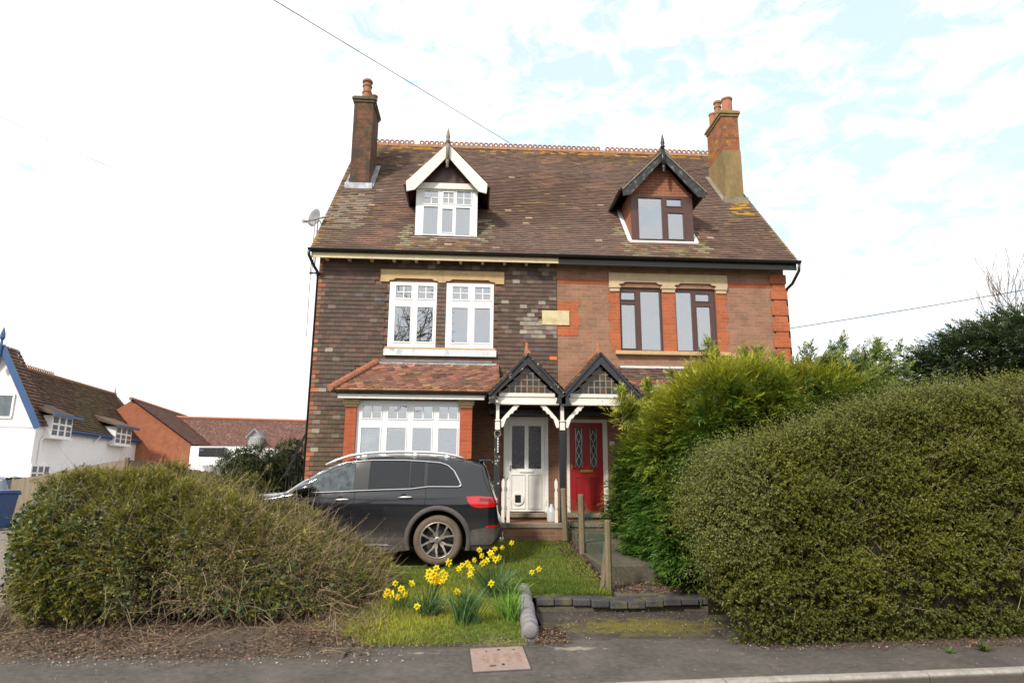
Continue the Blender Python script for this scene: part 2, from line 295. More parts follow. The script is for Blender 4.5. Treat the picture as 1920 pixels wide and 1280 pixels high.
def noflip_build(mb,name,mat,parent=None):
    me=bpy.data.meshes.new(name); org=ORG.get(parent.name,np.zeros(3)) if parent else np.zeros(3)
    me.from_pydata((np.array(mb.v)-org).tolist(),[],mb.f); me.materials.append(MT[mat]); 
    bm=bmesh.new(); bm.from_mesh(me); bmesh.ops.remove_doubles(bm,verts=bm.verts,dist=1e-4); bmesh.ops.recalc_face_normals(bm,faces=bm.faces); bm.to_mesh(me); bm.free()
    o=bpy.data.objects.new(name,me); COL.objects.link(o)
    if parent: o.parent=parent; ORG[o.name]=org
    return o
def quads(name,V,C,mat,parent=None,k=4):   # V (n,k,3) C (n,3): n separate polygons with their own colour
    n=len(V); org=ORG.get(parent.name,np.zeros(3)) if parent else np.zeros(3)
    me=bpy.data.meshes.new(name); me.vertices.add(n*k); me.vertices.foreach_set('co',(V.reshape(-1,3)-org).astype(np.float32).ravel())
    me.loops.add(n*k); me.loops.foreach_set('vertex_index',np.arange(n*k,dtype=np.int32)); me.polygons.add(n); me.polygons.foreach_set('loop_start',np.arange(0,n*k,k,dtype=np.int32))
    me.polygons.foreach_set('loop_total',np.full(n,k,dtype=np.int32)) if False else None
    me.update(calc_edges=True)
    ca=me.color_attributes.new('Col','FLOAT_COLOR','POINT'); A=np.ones((n,k,4),np.float32); A[:,:,:3]=C[:,None,:]; ca.data.foreach_set('color',A.ravel())
    me.materials.append(MT[mat] if isinstance(mat,str) else mat)
    o=bpy.data.objects.new(name,me); COL.objects.link(o)
    if parent: o.parent=parent; ORG[o.name]=org
    return o
def nrm(a): return a/(np.linalg.norm(a,axis=-1,keepdims=True)+1e-9)
def rnd(n,s=1.): return rng.normal(0,s,(n,3))
def leafquads(P,D,N,L,W):    # diamond leaves: P base, D direction, N normal, lengths, widths
    D=nrm(D); S=nrm(np.cross(D,N)); L=np.broadcast_to(L,(len(P),))[:,None]; W=np.broadcast_to(W,(len(P),))[:,None]; N2=np.cross(S,D)
    return np.stack([P,P+D*L*.45+S*W/2+N2*W*.15,P+D*L,P+D*L*.45-S*W/2+N2*W*.15],1)
def colvar(base,n,v=.25,hue=.08):
    c=np.array(base)[None,:]*np.exp(rng.normal(0,v,(n,1)))*np.exp(rng.normal(0,hue,(n,3))); return c
def vnoise(P,s,seed=0):      # cheap smooth pseudo-noise, about -1..1
    r=np.random.default_rng(seed); o=np.zeros(len(P))
    for k in range(6):
        d=r.normal(0,1,3); d/=np.linalg.norm(d); o+=np.sin((P@d)*s*(1+.35*k)+r.uniform(0,6.28))
    return o/3.
exec_order=[]
# ================================================================ ground
KS=np.array([1.38,5.66]); KD=np.array([3.53,.32]); KD=KD/np.linalg.norm(KD)     # kerb line
def kerbY(x): return KS[1]+(x-KS[0])*KD[1]/KD[0]
def sstep(a,b,x): t=np.clip((x-a)/(b-a),0,1); return t*t*(3-2*t)
def lawnZ(x,y):
    x=np.asarray(x,float);y=np.asarray(y,float)
    z=.02+.06*sstep(6.9,7.5,y)+.12*sstep(7.4,8.9,y)+np.clip(y-8.9,0,4.3)*.073
    side=sstep(-4.2,-6.2,x)*-.10*sstep(7,9,y)
    return z+side+.012*np.sin(x*3+y*2)*sstep(7,7.6,y)
def grid(name,xs,ys,zf,mat,kind='structure'):
    X,Y=np.meshgrid(xs,ys); Z=zf(X,Y)*np.ones_like(X); nx,ny=len(xs),len(ys); V=np.stack([X,Y,Z],-1).reshape(-1,3)
    f=[(j*nx+i,j*nx+i+1,(j+1)*nx+i+1,(j+1)*nx+i) for j in range(ny-1) for i in range(nx-1)]
    me=bpy.data.meshes.new(name); me.from_pydata(V.tolist(),[],f); me.materials.append(MT[mat]); smooth_mesh(me)
    o=bpy.data.objects.new(name,me); COL.objects.link(o); o['kind']=kind; return o
def farZ(x,y): return np.where(y<7.0,-.16,-.16+.10*sstep(7,14,y))
grid('ground',np.r_[-600,-120,-60,-30,-16,np.arange(-12,16,2),30,60,120,600],np.r_[-300,-60,-20,0,5,7,9,11,14,18,24,40,80,200,900],farZ,'fields')
grid('lawn',np.r_[np.linspace(-1.7,.56,60)],np.linspace(6.75,9.2,50),lambda x,y:lawnZ(x,y)-.06*sstep(7.05,6.85,y+.07*np.sin(x*3.1)+.05*np.sin(x*8.3)+.03*np.sin(x*17)),'grassy')
grid('upper_lawn',np.linspace(-4.85,1.78,50),np.r_[np.linspace(9.2,13.1,28),16,20,24],lambda x,y:lawnZ(x,np.minimum(y,13.1)),'grassy')
grid('side_lawn',np.linspace(.56,1.78,12),np.linspace(8.62,9.2,8),lambda x,y:lawnZ(x,y)-.05*sstep(8.75,8.6,y),'grassy')
def paveZ(x,y): return 0*x+.0
def strip(name,mat,off0,off1,z,x0=-40,x1=40,kind='structure'):
    mb=MB(); a=(x0,kerbY(x0)); b=(x1,kerbY(x1))
    mb.add([(a[0],a[1]+off0,z),(b[0],b[1]+off0,z),(b[0],b[1]+off1,z),(a[0],a[1]+off1,z)],[(0,1,2,3)]); return tag(mb.build(name,mat),kind=kind)
strip('road','road',-8,-.085,-.105,kind='structure')
strip('pavement','asphalt',0,1.62,.0)
mb=MB(); k=-24
while k<24:
    p=KS+KD*k; q=KS+KD*(k+.905); n=np.array([-KD[1],KD[0]])
    a0,a1,b0,b1=p-n*.09,p+n*.004,q-n*.09,q+n*.004; zt=.006+random.uniform(-.002,.002)
    vs=[(*a0,-.2),(*b0,-.2),(*b1,-.2),(*a1,-.2),(*a0,zt-.02),(*b0,zt-.02),(*b1,zt),(*a1,zt)]
    a2=a0+n*.02;b2=b0+n*.02
    mb.add([(*a0,-.2),(*b0,-.2),(*b1,-.2),(*a1,-.2),(*a0,zt-.022),(*b0,zt-.022),(*b2,zt),(*a2,zt),(*b1,zt),(*a1,zt)],[(0,3,2,1),(0,1,5,4),(4,5,6,7),(7,6,8,9),(2,3,9,8),(0,4,7,9,3),(1,2,8,6,5)]); k+=.915
tag(mb.build('kerb','kerb'),kind='structure')
# forecourt in front of the low wall, with moss
grid('forecourt',np.linspace(.78,9,20),np.linspace(6.9,8.44,14),lambda x,y:.004+.012*sstep(7.2,8.2,y)+.003*np.sin(x*5)*np.sin(y*7)-.012*sstep(7.1,6.9,y),'forecourt')
def blob(name,pts,zf,mat,kind='structure',amp=.05):
    bm=bmesh.new(); P=[]
    n=len(pts)
    for i in range(n):
        a=np.array(pts[i]);b=np.array(pts[(i+1)%n])
        for t in np.linspace(0,1,7)[:-1]: P.append(a*(1-t)+b*t+rng.normal(0,amp,2)*.5)
    c=np.mean(P,0); vs=[(c[0],c[1],zf(*c))]+[(p[0],p[1],zf(*p)) for p in P]; m=len(P)
    mb=MB(); mb.add(vs,[(0,1+i,1+(i+1)%m) for i in range(m)]); return tag(mb.build(name,mat),kind=kind)
0 and blob('moss_patch',[(1.0,7.25),(1.5,7.1),(2.2,7.2),(2.75,7.45),(2.6,7.85),(1.9,8.0),(1.25,7.9),(.95,7.6)],lambda x,y:.027,'moss',amp=.07)
0 and blob('pale_patch',[(.68,6.85),(1.05,6.92),(1.35,6.90),(1.7,6.98),(1.2,6.80),(.78,6.68)],lambda x,y:.005,'kerb',amp=.03)
grid('driveway',np.linspace(-30,-4.9,24),np.linspace(6.9,60,40),lambda x,y:.004+.006*np.minimum(y-6.9,12)+.05*sstep(10,16,y),'gravel')
grid('back_yard',np.linspace(-5.7,-3.6,4),np.linspace(14,30,8),lambda x,y:0*x+.34,'gravel')
def soilZ(x,y): return .012+.05*sstep(6.5,7.4,y)+.15*sstep(7.4,9,y)+.015*np.sin(x*4.1)*np.sin(y*5)
grid('soil_bank',np.linspace(-5.35,-1.15,60),np.linspace(6.32,9.6,40),lambda x,y:np.where(y<6.45,-.02,soilZ(x,y)),'soil')
grid('hedge_bed',np.linspace(2.9,12,40),np.linspace(6.62,8.0,10),lambda x,y:.018+.012*np.sin(x*6)*np.sin(y*9)-.04*sstep(6.85,6.6,y),'soil')
# ================================================================ the house
Yw=14.; ZG=.5
house=thing('semi_detached_house','tall brick pair of houses with two dormers, twin porches and two chimneys','house',(1.79,14,.5))
holes=[(-1.93,-.89,4.39,5.86),(-.68,.37,4.39,5.86),(3.21,4.18,4.40,5.87),(4.48,5.42,4.40,5.87),(.62,1.58,.93,2.92),(1.97,2.85,.93,2.88)]
mb=MB(); plate(mb,-3.47,1.79,ZG-.7,6.42,Yw,Yw+.3,[h for h in holes if h[0]<1.79]+[(-2.3,-.35,.9,3.0)])
noflip_build(mb,'front_wall','brickD',house)
mb=MB(); plate(mb,1.79,7.05,ZG-.7,6.42,Yw,Yw+.3,[h for h in holes if h[0]>1.79]+[(3.95,5.9,.9,3.0)])
noflip_build(mb,'front_wall','brickR',house)
E_Y,E_Z,S_=13.65,6.47,1.092; RY=18.25; RZ=E_Z+(RY-E_Y)*S_; BY=RY*2-E_Y
XL,XR=-3.64,7.24
def roofz(y): return E_Z+(y-E_Y)*S_
for xa,xb,mt in ((-3.47,-3.17,'brickD'),(6.75,7.05,'brickR')):
    mb=MB(); yb=2*RY-Yw
    pr=[(Yw+.3,ZG-.7),(yb-.3,ZG-.7),(yb-.3,6.42),(yb-.3,roofz(Yw+.3)-.12),(RY,RZ-.15),(Yw+.3,roofz(Yw+.3)-.12)]
    vs=[(xa,y,z) for y,z in pr]+[(xb,y,z) for y,z in pr]; n=len(pr)
    mb.add(vs,[tuple(range(n)),tuple(reversed(range(n,2*n)))]+[(i,i+n,(i+1)%n+n,(i+1)%n) for i in range(n)]); mb.build('gable_wall',mt,house)
MB().box(-3.47,7.05,2*RY-Yw-.3,2*RY-Yw,ZG-.7,6.42).build('rear_wall','brickD',house)
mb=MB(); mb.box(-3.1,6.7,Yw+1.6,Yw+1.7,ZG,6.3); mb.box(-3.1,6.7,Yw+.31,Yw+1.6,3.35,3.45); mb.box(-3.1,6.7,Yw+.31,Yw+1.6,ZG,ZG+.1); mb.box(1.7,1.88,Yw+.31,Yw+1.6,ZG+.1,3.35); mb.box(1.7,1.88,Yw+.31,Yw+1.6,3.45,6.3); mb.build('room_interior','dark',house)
# tile courses on a sloping or vertical plane -----------------------------------------------
def tiles(name,parent,mat,org,eu,ev,length,height,gauge,tw,colf,skip=None,th=.012,lift=.012,clubrows=None,jit=.003,edge=None,urange=None):
    """org corner, eu along course, ev up slope; outward normal n=eu x ev."""
    eu=np.array(eu,float);ev=np.array(ev,float);n=np.cross(eu,ev);org=np.array(org,float)
    mb=MB(); rows=int(round(height/gauge)); g=height/rows
    V=[];Fc=[];Cc=[];c0=0
    for r in range(rows):
        ua,ub=(0,length) if urange is None else urange(r*g)
        u=ua-(tw/2 if r%2 else 0)-random.uniform(0,.004); wob=random.uniform(-.002,.002)
        while u<ub:
            a=max(u,ua)+.0015; b=min(u+tw,ub)-.0015; uc=(a+b)/2; u+=tw
            if b-a<.02: continue
            v0=r*g+wob+random.uniform(-jit,jit); v1=(r+1)*g+.02
            if skip and skip(uc,(r+.5)*g): continue
            l=lift+th+random.uniform(0,jit*1.6); ti=random.uniform(-jit,jit)
            if clubrows and clubrows(r):
                w=b-a; pts=[(a,v0+g*.55),(a+w*.5,v0-g*.1),(b,v0+g*.55),(b,v1+g*.5),(a,v1+g*.5)]
            else: pts=[(a,v0),(b,v0+ti*.5),(b,v1),(a,v1)]
            m=len(pts); top=max(p[1] for p in pts)
            vs=[org+eu*p[0]+ev*p[1]+n*(l*(1-.75*(p[1]-v0)/(top-v0))) for p in pts]+[org+eu*p[0]+ev*p[1]-n*.004 for p in pts]
            col=colf(uc,(r+.5)*g,r,(a<.01 or b>length-.01))
            mb.add(vs,[tuple(range(m))]+[(i,i+m,(i+1)%m+m,(i+1)%m) for i in range(m-1 if not(clubrows and clubrows(r)) else m)],col)
    return mb.build(name,mat,parent)
def jitc(c,v=.2,h=.06):
    k=math.exp(random.gauss(0,v)); return tuple(max(.004,x*k*math.exp(random.gauss(0,h))) for x in c)
def mixt(a,b,t): return tuple(x*(1-t)+y*t for x,y in zip(a,b))
def hung_skip(u,v):
    x=-3.5+u; z=ZG+v
    if -2.2<x<.62 and 5.84<z<6.17: return True
    if -2.0<x<.43 and 4.18<z<5.9: return True
    if -2.62<x<.1 and z<3.95: return x>-2.66
    if x>-.08 and z<3.5: return True
    if 1.43<x and 4.92<z<5.32: return True
    return False
def hung_col(u,v,r,edge):
    x=-3.5+u; z=ZG+v
    if u<.13: return jitc((.27,.105,.055) if (r%2 or random.random()<.3) else (.13,.08,.055),.25,.08)
    if random.random()<.0012 : return (.55,.14,.05)
    c=(.086,.059,.046)
    if z<3: c=mixt(c,(.11,.085,.04),.4)
    cl=vnoise(np.array([[x*1.2,0,z*2.2]]),2.2,91)[0]; p=.025+.42*max(0,min(1,(x-.6)/.5))*(1 if z>4.6 else .2)*max(0,cl+.7)+(.10*max(0,cl) if z<5.6 else 0)
    if random.random()<p: c=random.choice([(.20,.165,.135),(.16,.125,.10),(.26,.23,.19)])
    elif random.random()<.18: c=(.12,.070,.052)
    elif random.random()<.03: c=(.10,.095,.10)
    return jitc(c,.10,.03)
tiles('hung_tiles',house,'htile',(-3.5,Yw-.006,ZG),(1,0,0),(0,0,1),5.28,5.88,.0965,.165,hung_col,hung_skip,th=.013,lift=.008)
tiles('hung_tiles',house,'htile',(-.888,Yw-.006,4.39),(1,0,0),(0,0,1),.206,1.5,.0965,.206,lambda u,v,r,e:jitc((.115,.078,.062),.1),th=.013,lift=.008)
# corner tiles down the left gable edge seen end-on
tiles('hung_tiles',house,'htile',(-3.476,RY*2-Yw,ZG),(0,-1,0),(0,0,1),(RY-Yw)*2,5.88,.0965,.165,lambda u,v,r,e:jitc((.40,.12,.05) if u>(RY-Yw)*2-.1 else (.10,.07,.05),.2),th=.013,lift=.008)
# main roof
nv=math.hypot(1,S_); ev=(0,1/nv,S_/nv); SL=(RY-E_Y)*nv
rv=np.random.default_rng(5)
ROW=[math.exp(rv.normal(0,.035)) for _ in range(200)]
def roof_col(u,v,r,e):
    x=XL+u; t=v/SL; P=np.array([[x,v,0.]])
    c=(.148,.103,.085)
    q=vnoise(P,1.1,3)[0]; q2=vnoise(P*np.array([1,2.2,1]),2.6,4)[0]
    c=mixt(c,(.105,.068,.052),max(0,min(1,q*.5+.3)))
    if q2>.35: c=mixt(c,(.21,.125,.092),min(1,(q2-.35)))
    m=max(0,(t-.80)/.2); 
    if random.random()<m*.8: c=mixt(c,(.26,.18,.07),random.random()*.55)
    if t>.94 and random.random()<.45*max(.2,q+.6): c=(.40,.22,.05)
    if random.random()<.012+.05*max(0,q): c=mixt(c,(.36,.23,.06),.35)
    # pale run-off below the left chimney, green and white under the dormers, mossy strip at the left edge
    if abs(x+3.15)<.42 and .15<t<.42 and random.random()<.75: c=mixt(c,(.30,.25,.20),.55)
    if x<-2.9 and random.random()<.35: c=mixt(c,(.20,.19,.10),.35)
    for cx,hw in ((-.74,.82),(4.3,.8)):
        d=abs(x-cx)
        if d<hw+.1 and t<.085 and random.random()<.6: c=mixt(c,random.choice([(.26,.24,.15),(.17,.15,.06),(.30,.15,.10)]),.55)
        if hw-.02<d<hw+.33 and .03<t<.25 and random.random()<.65*(1-(d-hw)/.35): c=mixt(c,(.27,.27,.17),.65)
    if 6.55<x<7.1 and .36<t<.47 and random.random()<.5: c=(.42,.25,.03)
    if e and random.random()<.5: c=mixt(c,(.3,.2,.07),.5)
    if random.random()<.006: c=(.36,.27,.20)
    k=ROW[r]; return jitc(tuple(a*k for a in c),.06,.02)
def roof_skip(u,v):
    x=XL+u; y=E_Y+v/nv
    for cx in (-.74,4.3):
        if abs(x-cx)<.72 and 14.22<y<15.5: return True
    return False
roof=tiles('roof',house,'rtile',(XL,E_Y,E_Z),(1,0,0),ev,XR-XL,SL,.1,.165,roof_col,roof_skip,th=.012,lift=.010,jit=.005)
mb=MB()
mb.add([(XL,E_Y,E_Z-.01),(XR,E_Y,E_Z-.01),(XR,RY,RZ-.01),(XL,RY,RZ-.01),(XL,BY,E_Z-.01),(XR,BY,E_Z-.01)],[(0,1,2,3),(3,2,5,4)])
mb.add([(XL,E_Y,E_Z-.07),(XR,E_Y,E_Z-.07),(XR,RY,RZ-.08),(XL,RY,RZ-.08),(XL,BY,E_Z-.07),(XR,BY,E_Z-.07)],[(0,3,2,1),(3,4,5,2)]); mb.build('roof_deck','dcon',roof)
tiles('rear_tiles',roof,'rtile',(XR,BY,E_Z),(-1,0,0),(0,-1/nv,S_/nv),XR-XL,SL,.3,.33,lambda u,v,r,e:jitc((.155,.095,.07)))
mb=MB()                                             # mortar verges and ridge
for x in (XL,XR-.03): mb.bar((x+.015,E_Y,E_Z-.02),(x+.015,RY,RZ-.03),.035,.06)
mb.build('verge','concrete',roof)
mb=MB(); x=XL
while x<XR-.02:
    x2=min(x+.30,XR); 
    for q,(dy,dz) in enumerate(((-.13,-.10),(-.075,.0),(0,.045),(.075,.0),(.13,-.10))):
        if q<4:
            d2=((-.13,-.10),(-.075,.0),(0,.045),(.075,.0),(.13,-.10))[q+1]; k=random.uniform(.0,.004)
            mb.add([(x,RY+dy,RZ+dz+k),(x2-.006,RY+dy,RZ+dz+k),(x2-.006,RY+d2[0],RZ+d2[1]+k),(x,RY+d2[0],RZ+d2[1]+k)],[(0,1,2,3)])
    x=x2
x=XL+.08
while x<XR-.05:                                       # pierced crest: a row of rings
    r=.056
    pts=[(x+r*math.sin(a),RY,RZ+.03+.06+r*math.cos(a)) for a in np.linspace(-2.9,2.9,13)]
    if random.random()>.02: mb.tube(pts,.023,6,cap=True)
    x+=.150 if random.random()>.0 else .2
mb.build('ridge_tiles','terracotta',roof)
# gutters, fascias, soffits
mb=MB(); mb.box(-3.62,1.79,13.69,13.72,6.29,6.43); mb.build('fascia_board','cream',house,bevel=.004)
mb=MB(); mb.box(1.79,7.22,13.69,13.72,6.27,6.42); mb.build('fascia_board','blackpl',house,bevel=.004)
def gutter(name,parent,a,b,r=.055,mat='blackpl',clips=True):
    a=np.array(a);b=np.array(b);d=b-a;L=np.linalg.norm(d);d/=L;o=np.cross(d,(0,0,1.));mb=MB()
    sec=[(math.cos(t)*r,math.sin(t)*r) for t in np.linspace(math.pi,2*math.pi,9)]; sec+= [(math.cos(t)*(r-.006),math.sin(t)*(r-.006)) for t in np.linspace(2*math.pi,math.pi,9)]
    n=len(sec); vs=[a+o*p+np.array((0,0,q)) for p,q in sec]+[b+o*p+np.array((0,0,q)) for p,q in sec]
    mb.add(vs,[tuple(range(n)),tuple(reversed(range(n,2*n)))]+[(i,i+n,(i+1)%n+n,(i+1)%n) for i in range(n)])
    if clips:
        t=.4
        while t<L:
            c=a+d*t; mb.tube([c+o*(r+.004)*math.cos(q)+np.array((0,0,(r+.004)*math.sin(q))) for q in np.linspace(math.pi,2*math.pi,7)],.007,5); t+=.9
    return mb.build(name,mat,parent)
gutter('gutter',house,(-3.68,13.625,6.475),(1.79,13.625,6.47),.05); gutter('gutter',house,(1.79,13.62,6.47),(7.28,13.62,6.46),.062)
mb=MB(); mb.box(-3.6,7.2,13.72,13.998,6.40,6.42); mb.build('soffit','wpaint',house)
mb=MB()
for i in range(11): mb.box(-3.35+i*.49,-3.29+i*.49,13.76,13.98,6.30,6.398)
mb.build('rafter_feet','cream',house)
mb=MB(); mb.tube([(-3.66,13.63,6.42),(-3.66,13.66,6.33),(-3.58,13.8,6.14),(-3.53,13.95,6.05),(-3.53,14.05,5.95),(-3.53,14.05,.6)],.034,8); mb.box(-3.7,-3.46,13.94,13.98,6.0,6.03); mb.build('downpipe','blackpl',house,smooth=True)
mb=MB(); mb.tube([(7.25,13.62,6.42),(7.25,13.66,6.25),(7.17,13.85,6.0),(7.11,14.0,5.92),(7.11,14.08,5.84),(7.11,14.08,.6)],.034,8); mb.build('downpipe','blackpl',house,smooth=True)
# lintels, sills, plaque
def lintel(x0,x1,z0,z1,cuts,mat,yf=13.955):
    mb=MB(); xm=(x0+x1)/2
    for a,b in ((x0,xm-.003),(xm+.003,x1)):
        c=[q for q in cuts if a<=(q[0]+q[1])/2<=b][0]; l,r=c; 
        mb.prism([(a,z0),(l,z0),(l,z0+.035),(l+.09,z0+.045),(l+.14,z0+.085),(r-.14,z0+.085),(r-.09,z0+.045),(r,z0+.035),(r,z0),(b,z0),(b,z1),(a,z1)],yf,Yw+.12)
    return mb.build('lintel',mat,house)
lintel(-2.14,.60,5.86,6.14,[(-1.95,-.87),(-.70,.39)],'stone')
lintel(2.97,5.70,5.90,6.19,[(3.20,4.19),(4.47,5.43)],'stone2')
mb=MB()
for a,b in ((2.98,3.22),(4.17,4.49),(5.42,5.68)): mb.box(a-.01,b+.01,13.945,Yw+.1,5.84,5.897); mb.box(a+.01,b-.01,13.965,Yw+.1,5.76,5.838)
mb.build('lintel_capital','stone2',house,bevel=.006)
mb=MB(); mb.box(-1.98,.42,13.93,Yw+.1,4.345,4.388); mb.build('sill','stone',house,bevel=.005)
mb=MB(); mb.box(-2.0,.44,13.925,13.965,4.20,4.343); mb.build('sill_flashing','pale_lead',house)
mb=MB(); mb.box(3.08,5.66,13.90,Yw+.1,4.31,4.392); mb.build('sill','stone',house,bevel=.006)
mb=MB(); mb.box(1.45,2.06,13.965,Yw+.02,4.95,5.28); mb.build('name_stone','plaque',house,bevel=.004)
# orange dressings (toothed quoins, bands)
def toothed(mb,x0,x1,z0,z1,left=0,right=0,yf=13.992,c=.075,per=3):
    z=z0;i=0
    while z<z1-1e-4:
        zz=min(z+c*per,z1); e=.055 if i%2 else 0
        mb.box(x0-(e if left else 0),x1+(e if right else 0),yf,Yw+.02,z,zz); z=zz;i+=1
mb=MB(); toothed(mb,3.0,3.208,4.393,5.758,left=1); toothed(mb,4.182,4.478,4.393,5.758); toothed(mb,5.422,5.62,4.393,5.758,right=1)
mb.box(1.795,2.965,13.992,14.02,5.93,6.04); mb.box(5.705,6.72,13.992,14.02,5.93,6.04)
toothed(mb,2.065,2.25,4.72,5.50,right=1); mb.box(1.795,2.06,13.992,14.02,5.285,5.50); mb.box(1.795,2.06,13.992,14.02,4.72,4.945)
mb.box(1.45,1.79,13.985,14.02,4.89,4.947); mb.build('brick_dressing','brickO',house)
mb=MB(); z=6.24
for i in range(9):
    mb.box(6.70,7.085,13.955,14.30,z-.215,z); mb.box(6.76,7.062,13.975,14.28,z-.37,z-.215); z-=.372
    if i==8: mb.box(6.76,7.062,13.975,14.28,.3,z)
mb.build('corner_quoins','brickO',house,bevel=.006)
# ---------------------------------------------------------------- windows
def window(parent,x0,x1,z0,z1,Y,fm,lights,gm='glass',d=.06,sash=.028,name='window',curtains=(),barmat=None):
    W=x1-x0;H=z1-z0; R=[(x0+W*a,x0+W*b,z1-H*e,z1-H*c,nx,nz) for a,b,c,e,nx,nz in lights]
    mb=MB(); plate(mb,x0+.001,x1-.001,z0+.001,z1-.001,Y,Y+d,[r[:4] for r in R]); fr=noflip_build(mb,name,fm,parent)
    mb=MB()
    for a,b,c,e,nx,nz in R:                                      # opening sash around each light, a little proud
        s=sash; plate(mb,a-s,b+s,c-s,e+s,Y-.014,Y+.0,[(a,b,c,e)])
    noflip_build(mb,'sash',fm,fr)
    for a,b,c,e,nx,nz in R:
        g=MB().box(a,b,Y+.022,Y+.028,c,e).build('pane',gm,fr)
        if nx*nz>1:
            mb=MB()
            for i in range(1,nx): q=a+(b-a)*i/nx; mb.box(q-.010,q+.010,Y+.006,Y+.02,c,e)
            for j in range(1,nz): q=c+(e-c)*j/nz; mb.box(a,b,Y+.008,Y+.019,q-.010,q+.010)
            mb.build('glazing_bars',barmat or fm,fr)
    for a,b in curtains:
        a=x0+W*a;b=x0+W*b; n=40; xs=np.linspace(a,b,n); ys=Y+.16+.022*np.sin(np.linspace(0,(b-a)*75,n))+.008*np.sin(np.linspace(0,31,n))
        mb=MB(); mb.add([(x,y,z0+.02) for x,y in zip(xs,ys)]+[(x,y,z1-.03) for x,y in zip(xs,ys)],[(i,i+1,n+i+1,n+i) for i in range(n-1)]); mb.build('curtain','curtain',fr,smooth=True)
    return fr
L2=[(.13,.46,.055,.25,2,2),(.60,.93,.055,.25,2,2),(.13,.46,.385,.915,1,1),(.60,.93,.385,.915,1,1)]
window(house,-1.93,-.89,4.39,5.86,Yw-.025,'upvc',L2); window(house,-.68,.37,4.39,5.86,Yw-.025,'upvc',L2)
mb=MB(); mb.box(-.60,.30,Yw+.2,Yw+.21,5.45,5.85); mb.build('roller_blind','curtain',house)
window(house,3.21,4.18,4.40,5.87,Yw+.05,'brown',[(.05,.37,.07,.19,1,1),(.05,.37,.265,.955,1,1),(.50,.955,.05,.975,1,1)],sash=.02,curtains=[(.02,.27)])
window(house,4.48,5.42,4.40,5.87,Yw+.05,'brown',[(.03,.42,.05,.975,1,1),(.52,.86,.075,.19,1,1),(.53,.87,.275,.955,1,1)],sash=.02,curtains=[(.56,.95)])
